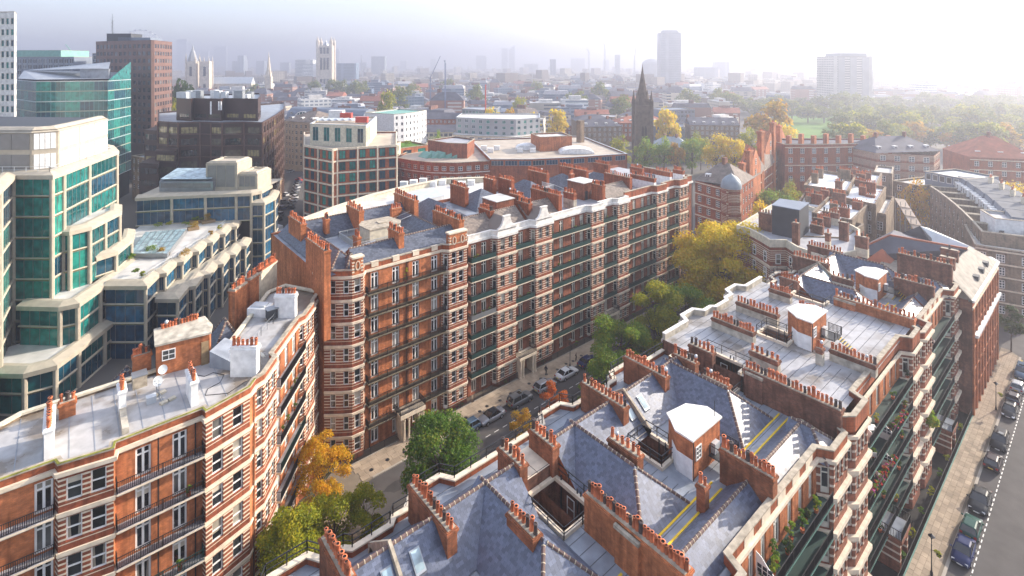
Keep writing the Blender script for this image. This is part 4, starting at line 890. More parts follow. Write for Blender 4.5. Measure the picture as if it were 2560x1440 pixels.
rhouse('flat roofed block with long rows of red pots and grey felt roof', 57.4, 84.7, 'flat',
    [('y', 57.45, 17.8, 27.35, 19.3, 22.3, 24, .95, 'brick_sooty_shaded', None, 0, 1, 'stone_dirty', [(25.2, 27.0)]), ('y', 57.25, 31.0, 34.0, 19.3, 22.3, 6, .85, 'brick_sooty_shaded'), ('y', 65.35, 30.0, 35.5, 21, 22.4, 14, .8, 'brick_sooty_shaded', 'render_stained', .85), ('y', 72.3, 30.0, 35.6, 21, 22.4, 13, .8, 'brick_sooty_shaded', 'render_stained', .85),
     ('y', 61.2, 25.3, 28.5, 21, 22.4, 6, .8, 'brick_sooty_shaded', 'render_stained', .8), ('y', 68.7, 17.9, 22.5, 21, 22.4, 12, .8, 'brick_sooty_shaded', 'render_stained', .85), ('y', 80.3, 31.5, 34.5, 21, 22.4, 9, .8, 'brick_sooty_shaded', 'render_stained', .8), ('y', 66.6, 22.6, 23.3, 21, 23, 2, .7, 'brick_sooty_shaded', 'render_stained', 1.3), ('y', 77.3, 26.5, 29.3, 21, 22.3, 7, .7, 'brick_sooty_shaded')], grp)
rhouse('farther slate roofed block with bright wet roofs and dark pots', 84.8, 109.2, 'slate',
    [('y', 85.2, 17.9, 27.3, 19.3, 22.3, 20, .95, 'brick_orange', None, 0, 1, 'stone_dirty', [(24.6, 27.3)]), ('y', 86.2, 32.7, 35.4, 19.3, 22.3, 7, .85, 'brick_sooty_shaded'), ('y', 97.3, 32.1, 37.8, 19.3, 22.4, 12, .85, 'brick_sooty_shaded'), ('y', 105.1, 32.7, 38.2, 19.3, 22.4, 12, .85, 'brick_sooty_shaded'), ('y', 93, 27.3, 30.2, 20, 22.3, 5, .8, 'brick_sooty_shaded', 'render_cream', 1.4), ('y', 99.8, 18.6, 23.6, 19.3, 22.3, 12, .85, 'brick_sooty_shaded'), ('y', 109.0, 18.0, 25.3, 19.3, 23.5, 17, .95, 'brick_sooty_shaded')], grp)
# ------------------------------------------------------------------ left foreground block (lead roof, bends to follow the street)
FL7 = [.4 + 3.2 * i for i in range(7)]
T = LB = thing('mansion_block', 'lead roofed brick block with whitewashed stacks, bending round the corner at the lower left', 'mansion block', (0, 60, 0), 'mansion blocks')
LBP = [(-16, 57.1), (-.95, 56.6), (-.75, 55.85), (2.8, 55.2), (2.95, 56.0), (9.5, 56.2), (9.65, 55.5), (13.75, 56.85), (14.55, 57.95), (15.5, 58.35), (17.5, 61.05), (17.35, 61.95), (22.3, 68.4), (23.2, 68.7), (25.3, 71.4), (25.5, 72.1), (26.7, 73.8)]
sw = (.28, 1.05, 'sash', 1.95, .72); sw2 = (.72, 1.05, 'sash', 1.95, .72)
fr = lambda f: (f, 1.15, 'french', 2.55, .08)
segs = [(0, [fr(.5), fr(.7), fr(.955)]), (1, []), (1, [sw, sw2]), (0, []), (0, [fr(.3), fr(.72)]), (1, []), (1, [(.26, 1.05, 'sash', 1.95, .72), (.72, 1.05, 'sash', 1.95, .72)]), (0, []), (1, [(.5, .7, 'sash', 1.9, .75)]), (1, [(.28, .9, 'sash', 1.9, .75), (.72, .9, 'sash', 1.9, .75)]), (0, []), (0, [fr(.2), fr(.5), fr(.8)]), (1, [(.5, .6, 'sash', 1.9, .75)]), (1, [(.28, .9, 'sash', 1.9, .75), (.72, .9, 'sash', 1.9, .75)]), (1, []), (1, [(.5, .8, 'sash', 1.9, .75)])]
facade(T, LBP, segs, FL7, 0, 22.8, ['brick_orange', 'brick_banded'])
for i0, i1 in ((1, 5), (5, 9), (8, 12), (12, 17)): course(T, LBP[i0:i1], FL7[1:], h=.3, pr=.13)
course(T, LBP, [22.95], h=.32, pr=.26, name='cornice')
pz = MB(); pz.band(LBP, 22.95, 23.5, -.35, 0.02, 0); pz.build('parapet', ['brick_red'], T)
pz = MB(); pz.band(LBP, 23.5, 23.62, -.42, .07, 0); pz.build('coping', ['stone_dirty'], T)
pz = MB(); pz.band(LBP[:9], 23.621, 23.66, -.12, .05, 0); pz.build('moss', ['moss'], T)
for k, z in enumerate(FL7[1:]):
    for a, b in ((0, 1), (4, 5), (11, 12)):
        pa_, qa_ = LBP[a], LBP[b]
        if a == 0: pa_ = (-12, 56.95)
        balcony(T, pa_, qa_, z, .95, ('green_paint' if (k == 2 or (a == 11 and k == 4)) else 'black_metal', 'stone_cream', 'green_paint' if k == 2 else 'black_metal'), 1.0, False, floor='felt_grey')
pp = MB()
for x, y in ((8.9, 56.1), (14.25, 57.4), (6.0, 55.95)): pp.tube((x, y - .08, 0), (x, y - .08, 22.6), .06)
pp.build('drain_pipe', ['black_metal'], T)
bk = [(26.9, 75), (24.2, 80), (21.5, 79.2), (13.5, 66.8), (10.2, 66.8), (-3.6, 66.6), (-9, 62.8), (-16, 62)]
deck = LBP + bk
mb = MB(); mb.face([(x, y, 23.12) for x, y in offs(LBP, -.3)] + [(x, y, 23.12) for x, y in bk]); mb.build('roof', ['felt_wet'], T)
mb = MB(); mb.band(bk, 0, 23.4, -.3, .0, 0); mb.build('rear_wall', ['brick_stock'], T); mb = MB(); mb.band(bk, 23.4, 23.62, -.45, .05, 0); mb.build('coping', ['render_cream'], T)
sm = MB()
for i in range(16):
    x = -12 + i * 1.7
    if x < 13: sm.box(x, 56.7, 23.122, x + .06, 66.2, 23.145)
sm.build('roof_seam', ['lead'], T)
st_ = [((-1.5, 57.4, 61.2), 10), ((9.05, 57.7, 60.3), 7)]
stack(T, 'y', -1.35, 57.6, 61.4, 23.1, 25.9, 10, .6, 'render_white', cap='render_white'); stack(T, 'y', 3.75, 60.9, 62.6, 23.1, 25.4, 5, .55, 'render_white', cap='render_white'); stack(T, 'y', 9.1, 57.8, 60.6, 23.1, 25.6, 7, .6, 'render_white', cap='render_white')
mb = MB(); mb.box(3.5, 57.4, 23.1, 4.0, 60.9, 23.7); mb.build('party_coping', ['render_stained'], T)
def slab_stack(T, x, y, ang, L, w_, z0, z1, n, mat, cap):
    M = Mx.Translation((x, y, 0)) @ Mx.Rotation(ang, 4, 'Z'); mb = MB(); mb.box(-L / 2, -w_ / 2, z0, L / 2, w_ / 2, z1 - .5); mb.box(-L / 2 - .1, -w_ / 2 - .1, z1 - .5, L / 2 + .1, w_ / 2 + .1, z1 - .25); mb.box(-L / 2 - .03, -w_ / 2 - .03, z1 - .25, L / 2 + .03, w_ / 2 + .03, z1, 1); o = mb.build('chimney_stack', [mat, cap], T, M)
    for i in range(n):
        sz = PR.uniform(.9, 1.15); put('chimney_pot', POT[PR.choice((0, 1, 2, 0, 5))], o, M @ Mx.Translation((-L / 2 + .2 + (L - .4) * i / max(1, n - 1), 0, z1 - .02)) @ Mx.Scale(sz, 4))
slab_stack(T, 14.1, 60.2, -.68, 2.7, .8, 23.1, 26.3, 6, 'render_white', 'render_white'); slab_stack(T, 21.4, 70.6, -.68, 2.6, .8, 23.1, 26.2, 7, 'render_white', 'render_white')
mb = MB(); mb.hexa([(17.5, 73.8, 23.1), (19.3, 72.0, 23.1), (20.6, 73.4, 23.1), (18.8, 75.2, 23.1), (17.5, 73.8, 24.2), (19.3, 72.0, 24.2), (20.6, 73.4, 24.2), (18.8, 75.2, 24.2)]); mb.hexa([(18.0, 73.9, 24.2), (19.3, 72.6, 24.2), (20.1, 73.4, 24.2), (18.8, 74.7, 24.2), (18.0, 73.9, 24.45), (19.3, 72.6, 24.45), (20.1, 73.4, 24.45), (18.8, 74.7, 24.45)], 1)
mb.build('roof_lantern', ['render_white', 'steel_pale'], T)
mb = MB(); mb.prism([(13.2, 61.9), (15.4, 64.2), (13.4, 66.2), (11.5, 64.1)], 23.12, 24.3, 0, None, zt=[24.0, 24.0, 24.9, 24.9]); mb.build('roof_hatch_house', ['lead'], T)
L = thing('lift_house', 'long brick lift house with pale canted roof on the lead roof', 'lift house', (9, 66, 23))
pg = [(6.9, 65.9), (11.7, 65.2), (12.1, 66.6), (11.7, 68.4), (7.1, 68.6)]
mb = MB(); mb.prism(pg, 20, 26.3); mb.build('wall', ['brick_orange'], L); mb = MB(); mb.prism(offs(pg, .15, True), 26.3, 26.5, bottom=True, zt=[26.5, 26.5, 26.6, 27, 27]); mb.build('roof', ['render_stained'], L)
window(L, (6.9, 65.9), (4.8, -.7), .5, 24.6, 'grid22', 1.2, 1.1, -.03)
mb = MB(); mb.box(10.9, 65.1, 23.1, 11.6, 65.24, 25.6); mb.build('door', ['timber'], L)
stack(T, 'x', 68.4, 7.6, 11.2, 21, 26.8, 12, .8, 'brick_orange'); stack(T, 'x', 67.6, 5.0, 6.6, 20, 25.3, 6, .8, 'brick_orange'); stack(T, 'x', 64.0, -.8, .4, 20, 24.6, 3, .8, 'brick_orange')
slab_stack(T, 17.0, 76.2, .75, 2.6, .9, 20, 26.6, 8, 'brick_orange', 'stone_dirty'); slab_stack(T, 19.1, 78.0, .75, 2.0, .9, 20, 26.8, 6, 'brick_orange', 'stone_dirty'); slab_stack(T, 21.9, 81.4, .75, 4.4, .7, 20, 26.6, 12, 'render_cream', 'brick_red')
hip_roof(T, 'dormer_roof', 2.6, 66.7, 6.6, 71, 20.8, 23.6, 'y', True, True, 'slate_grey', tiles=True)
hip_roof(T, 'dormer_roof', 13.2, 70.5, 16.2, 74.5, 21.6, 24.2, 'y', True, True, 'slate_grey', tiles=True)
r = MB(); r.rail([(16.2, 65.2), (17.6, 67.6), (19.6, 69.8), (21.2, 72.6)], 23.12, 1.0, 0, 0, .022, 0, 1.5, mid=(.5,)); r.build('roof_railing', ['grey_metal'], T)
for i, (x, y, rz, s_, lb) in enumerate(((6.6, 62.9, .6, .5, 'grey satellite dish on the lead roof beside the paving blocks'), (15.9, 60.9, 1.9, .4, 'white satellite dish beside the nearer whitewashed stack'), (7.3, 65.0, .3, .45, 'white satellite dish at the foot of the brick lift house'))):
    D = thing('satellite_dish', lb, 'satellite dish', (x, y, 23.1), 'satellite dishes on the roof'); M = Mx.Translation((x, y, 23.1)) @ Mx.Rotation(rz, 4, 'Z')
    mb = MB(); mb.tube((0, 0, 0), (0, 0, .9), .03); mb.build('mast', ['grey_metal'], D, M)
    mb = MB(); mb.lathe((0, 0, 0), [(.01, 0), (s_ * .6, .06), (s_, .2)], 14); mb.build('dish', ['steel_pale'], D, M @ Mx.Translation((0, 0, 1.0)) @ Mx.Rotation(rad(65), 4, 'X'), True)
    mb = MB(); mb.bar((0, 0, .9), (0, -.45, 1.05), .03); mb.build('arm', ['grey_metal'], D, M)
for i, (x, y) in enumerate(((6.9, 60.2), (7.6, 60.4), (6.3, 62.0), (7.0, 62.2))):
    mb = MB(); mb.box(-.3, -.22, 0, .3, .22, .2); tag(mb.build('paving_block', ['render_cream'], None, Mx.Translation((x, y, 23.13)) @ Mx.Rotation(.3, 4, 'Z')), ['nearest', 'second nearest', 'third nearest', 'farthest'][i] + ' cream ballast block of the aerial frame on the lead roof', 'ballast block', 'ballast blocks on the lead roof')
A_ = thing('aerial_frame', 'bent grey aerial frame between the ballast blocks on the lead roof', 'aerial', (7, 61, 23.13)); mb = MB(); mb.tube((6.9, 60.4, 23.33), (6.7, 61.9, 23.5), .04); mb.tube((6.7, 61.9, 23.33), (6.7, 61.9, 24.7), .035); mb.tube((6.3, 61.6, 24.4), (7.2, 62.1, 24.5), .025); mb.build('mast', ['grey_metal'], A_)
mb = MB(); mb.box(5.6, 60.9, 23.12, 6.4, 61.6, 23.75); mb.build('junction_box', ['steel_pale'], A_)
B_ = thing('water_tank', 'grey slatted tank box against the rear edge of the lead roof', 'tank', (5.4, 65.2, 23.1)); mb = MB(); mb.box(4.8, 64.6, 23.12, 6.0, 65.8, 24.3); mb.build('casing', ['stone_dirty'], B_); mb = MB(); mb.box(4.75, 64.55, 24.3, 6.05, 65.85, 24.38); mb.build('lid', ['grey_metal'], B_)
B_ = thing('water_tank', 'dark slatted plant box on the lead roof between lantern and white stack', 'tank', (20, 71.5, 23.1)); mb = MB(); mb.box(19.2, 70.6, 23.3, 20.4, 71.7, 24.5); mb.build('casing', ['container_dark'], B_); mb = MB(); mb.box(19.1, 70.5, 24.5, 20.5, 71.8, 24.58); mb.build('lid', ['grey_metal'], B_)
C_ = MB(); q = [(10.2, 63.4), (10.8, 62.6), (11.6, 62.8), (12.4, 61.6), (11.8, 60.4), (10.6, 60.0), (10.2, 59.0), (12.0, 57.9), (13.9, 58.9)]
for a, b in zip(q, q[1:]): C_.bar((*a, 23.15), (*b, 23.15), .04)
tag(C_.build('cable', ['black_metal']), 'black cable snaking over the lead roof below the white stack', 'cable')
# ------------------------------------------------------------------ corner block with two round-panelled turrets
FL8 = [.4 + 3.2 * i for i in range(8)]
T = C1 = thing('mansion_block', 'orange brick corner block with striped turret, oval panels and slate roofs round a cream tower', 'mansion block', (38, 80, 0), 'mansion blocks')
CP = [(26.7, 75.5), (27.2, 72.8), (28.9, 71.4), (30.3, 70.45), (31.9, 70.4), (32.5, 71.2), (45.6, 71.2), (46.4, 70.2), (49.9, 70.2), (50.3, 70.8), (50.3, 72.4)]
sw = lambda f, w_=.95: (f, w_, 'sash', 1.95, .75)
fr = lambda f: (f, 1.2, 'french', 2.55, .08)
segs = [(0, []), (1, [sw(.55, .8)]), (1, [sw(.5, .75)]), (1, [sw(.5, .95)]), (1, []), (0, [fr(.12), fr(.38), fr(.641), fr(.898)]), (1, [(.5, .75, 'door', 2.5, .1)]), (1, [sw(.28), sw(.68)]), (1, []), (0, [])]
facade(T, CP, segs, FL8, 0, 26.0, ['brick_orange', 'brick_banded'])
for a, b in ((1, 6), (6, 10)): course(T, CP[a:b], FL8[1:], h=.3, pr=.16)
course(T, CP, [26.15], h=.34, pr=.22, name='cornice')
pz = MB(); pz.band(CP, 26.15, 26.85, -.35, .02); pz.build('parapet', ['brick_red'], T); pz = MB(); pz.band(CP, 26.85, 26.97, -.4, .07); pz.build('coping', ['stone_dirty'], T)
for x in (34.07, 37.5, 40.9, 44.26): mb = MB(); mb.box(x - .55, 71.1, 26.3, x + .55, 71.3, 26.98); mb.box(x - .6, 71.08, 26.98, x + .6, 71.5, 27.06); mb.build('parapet_panel', ['stone_cream'], T)
def oval(T, x, y, z, a, b):
    mb = MB(); q = [(x + a * math.cos(.3927 * k), y, z + b * math.sin(.3927 * k)) for k in range(17)]
    for p, r in zip(q, q[1:]): mb.bar(p, r, .09, .1)
    mb.build('oval_moulding', ['stone_cream'], T)
for x0, x1, ov in ((30.3, 31.9, (31.1,)), (46.5, 49.9, (47.4, 49.0))):
    mb = MB(); mb.box(x0, 70.4 if x0 < 40 else 70.22, 26.2, x1, 71.2, 28.5)
    for zq in (26.5, 26.95, 27.4, 27.85): mb.box(x0 - .03, 70.37 if x0 < 40 else 70.19, zq, x0 + .3, 70.6, zq + .18, 1); mb.box(x1 - .3, 70.37 if x0 < 40 else 70.19, zq, x1 + .03, 70.6, zq + .18, 1)
    mb.build('turret_attic', ['brick_orange', 'stone_cream'], T)
    mb = MB(); mb.box(x0 - .1, 70.1, 28.5, x1 + .1, 71.3, 28.75); mb.build('coping', ['stone_cream'], T)
    for o in ov: oval(T, o, 70.36 if x0 < 40 else 70.18, 27.4, .32, .62)
for z in FL8[1:]: balcony(T, (32.6, 71.2), (45.9, 71.2), z, 1.0, ('black_metal', 'balcony_stone', 'black_metal'), 1.0, False, floor='balcony_stone')
pp = MB()
for x in (39.2, 39.5, 33.2, 45.3): pp.tube((x, 71.12, 0), (x, 71.12, 25.8), .06)
pp.build('drain_pipe', ['black_metal'], T)
mb = MB(); mb.box(37.4, 69.2, 0, 38.0, 71.1, 3.3); mb.box(40.6, 69.2, 0, 41.2, 71.1, 3.3); mb.box(37.2, 69.1, 3.3, 41.4, 71.1, 3.9); mb.build('porch', ['stone_cream'], T)
mb = MB(); mb.rail([(37.2, 71), (37.2, 69.15), (41.4, 69.15), (41.4, 71)], 3.9, 1.0, .14, 0, .022); mb.build('porch_railing', ['black_metal'], T)
for x in (37.7, 38.5, 40.1, 40.9): mb = MB(); mb.lathe((x, 69.0, 0), [(.2, 0), (.2, .3), (.15, .35), (.14, 3.0), (.2, 3.1), (.2, 3.3)], 8); mb.build('column', ['stone_cream'], T)
mb = MB(); mb.wall((26.6, 96), (26.6, 75), 0, 26.6, [], .2); mb.wall((50.3, 72), (50.3, 96), 20, 26.6, [], .2); mb.box(26.6, 95.6, 0, 50.3, 96, 26.6); mb.build('side_wall', ['brick_orange'], T)
mb = MB(); rect_holes(mb, 26.6, 72, 50.3, 96, 26.3, [(35, 79.5, 44, 86.5)], 0, 1, 10); mb.face([(28.9, 71.6, 26.3), (30.3, 70.7, 26.3), (31.9, 70.7, 26.3), (32.5, 71.6, 26.3), (45.6, 71.6, 26.3), (46.4, 70.5, 26.3), (50, 70.5, 26.3), (50.2, 72, 26.3), (27.2, 73, 26.3)]); mb.build('roof_deck', ['lead', 'render_cream'], T)
hip_roof(T, 'roof', 31.6, 71.9, 49.9, 77.6, 26.4, 28.5, 'x', False, False, 'slate_grey')
hip_roof(T, 'roof', 27.4, 71.7, 32.6, 95, 26.4, 28.8, 'y', True, False, 'slate_grey')
hip_roof(T, 'roof', 30, 88.2, 50, 94.8, 26.4, 28.9, 'x', False, False, 'slate_grey')
hip_roof(T, 'roof', 44.6, 75, 50, 92, 26.4, 28.6, 'y', False, False, 'slate_grey')
hip_roof(T, 'turret_roof', 29.6, 71.2, 32.4, 74.2, 26.4, 28.6, 'y', True, True, 'slate_grey')
mb = MB(); mb.prism([(37.6, 80.4), (43.0, 80.4), (44, 82), (43.4, 85.4), (38.6, 85.6), (37.4, 84)], 18, 28.5); mb.build('lift_tower', ['render_cream'], T)
mb = MB(); mb.prism(offs([(37.6, 80.4), (43.0, 80.4), (44, 82), (43.4, 85.4), (38.6, 85.6), (37.4, 84)], .12, True), 28.5, 28.7); mb.box(40.2, 82.2, 28.7, 41.6, 83.6, 28.85); mb.build('lift_tower_roof', ['stone_dirty'], T)
for s in [('y', 26.95, 70.9, 78.2, 18, 30.4, 20, .9, 'brick_orange', None, 0, 2), ('y', 39.4, 73.0, 76.6, 26.4, 29.7, 12, .9, 'brick_orange', None, 0, 2), ('y', 38.9, 86.5, 92, 26.4, 30.3, 14, .9, 'brick_orange', None, 0, 2), ('y', 28.8, 86, 92.2, 24, 30.2, 16, .9, 'brick_orange', None, 0, 2), ('y', 50.2, 72.2, 80.6, 25.5, 29.8, 24, .95, 'brick_orange', None, 0, 2), ('y', 49.8, 86.5, 94.5, 25.5, 30.3, 20, .9, 'brick_orange', None, 0, 2), ('y', 34.4, 77.4, 78.9, 26.4, 29.0, 5, .7, 'brick_orange'), ('y', 33.5, 88, 89.4, 27, 29.6, 4, .7, 'brick_orange'), ('x', 87.4, 45, 47, 27, 29.4, 5, .7, 'brick_orange')]: stack(T, *s)
for (a, b) in (((33.2, 79.2, 26.7), (35.9, 75.2, 28.6)), ((44.6, 86.6, 26.8), (46.9, 83.5, 28.6))):
    mb = MB(); a = V(a); b = V(b); u = (b - a).normalized().cross(V((0, 0, 1))).normalized() * .35
    mb.bar(a + u, b + u, .05); mb.bar(a - u, b - u, .05); mb.bar(a + u + V((0, 0, .9)), b + u + V((0, 0, .9)), .04)
    for i in range(12): q = a.lerp(b, i / 11); mb.bar(q - u, q + u, .12, .04)
    mb.build('roof_ladder', ['steel_pale'], T)
mb = MB(); mb.rail([(34.9, 79.3), (34.9, 86.7), (44.2, 86.7), (44.2, 79.3)], 26.35, 1.0, .2, 0, .025, closed=True); mb.build('court_railing', ['steel_pale'], T)
# ------------------------------------------------------------------ long block with stucco parapet
GP = [(50.9, 72.4), (50.9, 71.3), (55.7, 71.3), (56.4, 70.2), (60.6, 70.2), (60.6, 71.3), (64.8, 71.3), (65.5, 70.2), (69.6, 70.2), (69.6, 71.3), (80.3, 71.3), (81, 70.2), (84.7, 70.2), (84.7, 71.3), (88.8, 71.3), (89.5, 70.2), (93.2, 70.2), (93.2, 71.3), (103.2, 71.3), (103.9, 70.2), (107.8, 70.2), (107.8, 71.3), (112.7, 71.3), (113.4, 70.2), (116.9, 70.2), (117.4, 71.3), (120.6, 71.3), (120.6, 86)]
bay = (1, [(.27, 1.0, 'sash2', 1.95, .72), (.71, 1.0, 'sash2', 1.95, .72)]); cant = (1, [(.5, .8, 'door', 2.4, .1)])
f1 = (0, [(.5, 1.15, 'french', 2.5, .08)]); f2 = (0, [(.25, 1.15, 'french', 2.5, .08), (.7, 1.15, 'french', 2.5, .08)])
f4 = (0, [(q, 1.15, 'french', 2.5, .08) for q in (.1, .34, .66, .89)]); nn = (0, [])
SEG = [nn, f2, cant, bay, nn, f1, cant, bay, nn, f4, cant, bay, nn, f1, cant, bay, nn, f4, cant, bay, nn, f1, cant, bay, nn, (0, [(.5, 1.1, 'sash2', 2, .7)]), nn]
LBL = ['long brick block beside the corner turret with two scrolled stucco gablets', 'middle part of the long brick block, flat roof behind a stucco parapet', 'far end of the long brick block, brick parapet and white stacks beside golden tree']
SPL = [(0, 9), (9, 17), (17, 27)]
HS = []
for h, (i0, i1) in enumerate(SPL):
    T = thing('mansion_block', LBL[h], 'mansion block', (GP[i0][0], 80, 0), 'mansion blocks'); HS.append(T); g = GP[i0:i1 + 1]
    facade(T, g, SEG[i0:i1], FL8, 0, 26.0, ['brick_brown', 'brick_banded'], fm='cream_paint')
    for i in range(i0, i1):
        if SEG[i] is bay: course(T, [GP[i - 1]] + GP[i:i + 2] + [GP[i + 2]] if i + 2 < len(GP) else GP[i:i + 2], FL8[1:], h=.34, pr=.2)
        if SEG[i] in (f1, f2, f4):
            for k, z in enumerate(FL8[1:]):
                if SEG[i] is f1 and k == 0 and GP[i][0] in (60.6, 84.7):
                    x = (GP[i][0] + GP[i + 1][0]) / 2
                    m = MB(); m.box(x - 1.9, 69.4, 0, x - 1.35, 71.2, 3.3); m.box(x + 1.35, 69.4, 0, x + 1.9, 71.2, 3.3); m.box(x - 2.05, 69.2, 3.3, x + 2.05, 71.2, 3.75); m.build('porch', ['stone_cream'], T)
                    m = MB(); m.box(x - .7, 71.15, 0, x + .7, 71.28, 2.8); m.build('door', ['timber'], T)
                    for dx in (-1.75, -1.15, 1.15, 1.75): m = MB(); m.lathe((x + dx, 69.3, 0), [(.22, 0), (.22, .4), (.17, .45), (.17, 3.0), (.23, 3.1), (.23, 3.3)], 8); m.build('column', ['stone_cream'], T)
                    m = MB(); m.rail([(x - 2, 71.2), (x - 2, 69.25), (x + 2, 69.25), (x + 2, 71.2)], 3.75, 1.0, .14, 0, .022); m.build('porch_railing', ['black_metal'], T)
                    continue
                balcony(T, GP[i], (GP[i + 1][0] + .35, 71.3), z, 1.05, ('green_paint' if (h, k, i) != (0, 3, 1) else 'grey_metal', 'stone_cream', 'black_metal'), 1.0, True, (True, True) if SEG[i] is f2 else (False, False))
    st_m, zt = ('stone_white', 27.0) if h < 2 else ('brick_red', 27.6)
    course(T, g, [26.25], 'stone_white', h=.4, pr=.28, name='cornice'); parapet(T, g, 26.25, zt, st_m, 'stone_white' if h < 2 else 'stone_dirty', .35)
    x0, x1 = g[0][0], g[-1][0]
    m = MB(); m.face([(x, y, 26.25) for x, y in offs(g, -.2)] + [(x1, 95, 26.25), (x0, 95, 26.25)]); m.build('roof_deck', ['lead' if h < 1 else 'felt_grey'], T)
    m = MB(); m.box(x0 + .05, 94.6, 0, x1 - .05, 95, 26.8); m.build('rear_wall', ['brick_brown'], T)
    for x in (GP[i0][0] + 9.9, GP[i1 - 1][0] + .1): m = MB(); m.tube((x, 71.2, 0), (x, 71.2, 25.8), .06); m.build('drain_pipe', ['black_metal'], T)
T = HS[0]
hip_roof(T, 'roof', 51, 72.0, 64.9, 78.8, 26.3, 28.9, 'x', False, False, 'slate_brown', row=.3, tw=.4); hip_roof(T, 'roof', 65.6, 72.0, 74, 78.8, 26.3, 28.9, 'x', False, False, 'slate_brown', row=.3, tw=.4)
hip_roof(T, 'roof', 51, 80, 58.5, 94, 26.3, 29.2, 'y', True, True, 'slate_grey', ridges=False)
hip_roof(T, 'roof', 62, 84, 72, 94, 26.3, 29.4, 'x', True, True, 'slate_grey', ridges=False)
for xc, w_, y0 in ((58.5, 2.1, 70.15), (67.55, 2.05, 70.15)):
    pr = [(-1, 0), (-.96, .35), (-.72, .55), (-.5, 1.1), (-.36, 1.9), (-.34, 2.25), (.34, 2.25), (.36, 1.9), (.5, 1.1), (.72, .55), (.96, .35), (1, 0)]
    m = MB(); q = [(xc + a * w_, b + 27.0) for a, b in pr]
    m.face([(x, y0, z) for x, z in q]); m.face([(x, y0 + .4, z) for x, z in reversed(q)])
    for (xa, za), (xb, zb) in zip(q, q[1:]): m.face([(xa, y0, za), (xa, y0 + .4, za), (xb, y0 + .4, zb), (xb, y0, zb)])
    m.box(xc - .85, y0 - .06, 29.25, xc + .85, y0 + .46, 29.4); m.build('gablet', ['stone_white'], T)
    m = MB()
    for s in (-1, 1): m.face([(xc + s * 2.0, y0 + .4, 26.9), (xc, y0 + .4, 29.0), (xc, 75.2, 28.95), (xc + s * 2.0, 73.2, 26.9)])
    m.build('dormer_roof', ['slate_brown'], T)
for s in [('y', 58.1, 74.0, 77.4, 26.3, 29.5, 12, .9, 'brick_red', None, 0, 2), ('y', 66.4, 72.8, 76.4, 26.3, 29.6, 14, .9, 'brick_red', None, 0, 2), ('y', 74.1, 72.4, 80.6, 26.3, 30.0, 30, .95, 'brick_red', None, 0, 2), ('y', 62.5, 88, 93.5, 26.3, 30.4, 14, .9, 'brick_red', None, 0, 2), ('y', 68.5, 77.4, 81.2, 26.3, 29.8, 14, .9, 'brick_red', None, 0, 2), ('y', 71.5, 90, 93.6, 26.3, 30.4, 9, .9, 'brick_red', None, 0, 2), ('y', 74.2, 87, 91.6, 26.3, 30.4, 12, .9, 'brick_red', None, 0, 2)]: stack(T, *s)
def lift(T_label, x0, y0, x1, y1, z0, z1, wall, roofm):
    L = thing('lift_house', T_label, 'lift house', ((x0 + x1) / 2, (y0 + y1) / 2, z0)); m = MB(); m.box(x0, y0, z0, x1, y1, z1); m.build('wall', [wall], L); m = MB(); m.box(x0 - .15, y0 - .15, z1, x1 + .15, y1 + .15, z1 + .14); m.build('roof', [roofm], L)
    m = MB(); m.box(x0 + .5, y0 - .04, z0, x0 + 1.3, y0 + .02, z0 + 2.0); m.build('door', ['container_dark'], L); window(L, (x0, y0), (1, 0), 2.4, z0 + 1.1, 'grid22', .9, .9, -.05); return L
lift('brown brick lift house with pale flat roof above the scrolled gablets', 62.0, 77.5, 66.4, 82.0, 26.2, 29.6, 'brick_brown', 'felt_pale')
lift('brown brick lift house with dark door in the middle of the long roofs', 85.2, 76.2, 89.4, 81, 26.2, 29.9, 'brick_brown', 'felt_pale')
T = HS[1]
hip_roof(T, 'roof', 88.6, 72.0, 97.6, 78.6, 26.3, 28.9, 'x', False, False, 'slate_brown', row=.3, tw=.4)
hip_roof(T, 'roof', 75.5, 83, 84, 94, 26.3, 29.4, 'y', True, True, 'slate_grey', ridges=False); hip_roof(T, 'roof', 86, 84, 97, 94, 26.3, 29.2, 'x', True, True, 'slate_grey', ridges=False)
for s in [('y', 78.4, 72.4, 75.3, 26.3, 29.6, 9, .9, 'brick_red', 'render_stained', 2.0, 2), ('y', 87.7, 72.6, 75.8, 26.3, 29.8, 12, .9, 'brick_red', None, 0, 2), ('y', 98.3, 73.4, 81, 26.3, 29.9, 14, .95, 'brick_red'), ('y', 84.9, 87, 93.6, 26.3, 30.4, 20, .9, 'brick_red', None, 0, 2), ('y', 94.2, 83, 92, 26.3, 30.5, 26, .9, 'brick_red', None, 0, 2), ('x', 83, 88, 89.2, 26.3, 30.6, 4, .8, 'brick_red')]: stack(T, *s)
m = MB(); m.rail([(79, 84), (84, 84), (84, 88)], 26.3, 2.2, .25, 0, .03); m.bar((84, 84, 28.5), (88, 83, 26.6), .5, .1); m.build('white_stair', ['white_paint'], T)
T = HS[2]
hip_roof(T, 'roof', 99, 77, 104, 90, 26.3, 28.6, 'y', True, True, 'slate_grey', ridges=False)
for s in [('y', 104.6, 71.2, 77.8, 26.3, 29.2, 14, .85, 'brick_red', 'render_white', 1.9), ('y', 112.6, 72.2, 76.4, 26.3, 29.4, 9, .85, 'brick_red', 'render_white', 1.9), ('y', 118.4, 72.2, 75, 26.3, 29, 7, .85, 'brick_red', 'render_white', 1.7), ('y', 110.8, 79, 82.8, 26.3, 29.5, 10, .85, 'brick_red', 'render_white', 1.6), ('y', 106, 86, 91, 26.3, 30, 14, .9, 'brick_red')]: stack(T, *s)
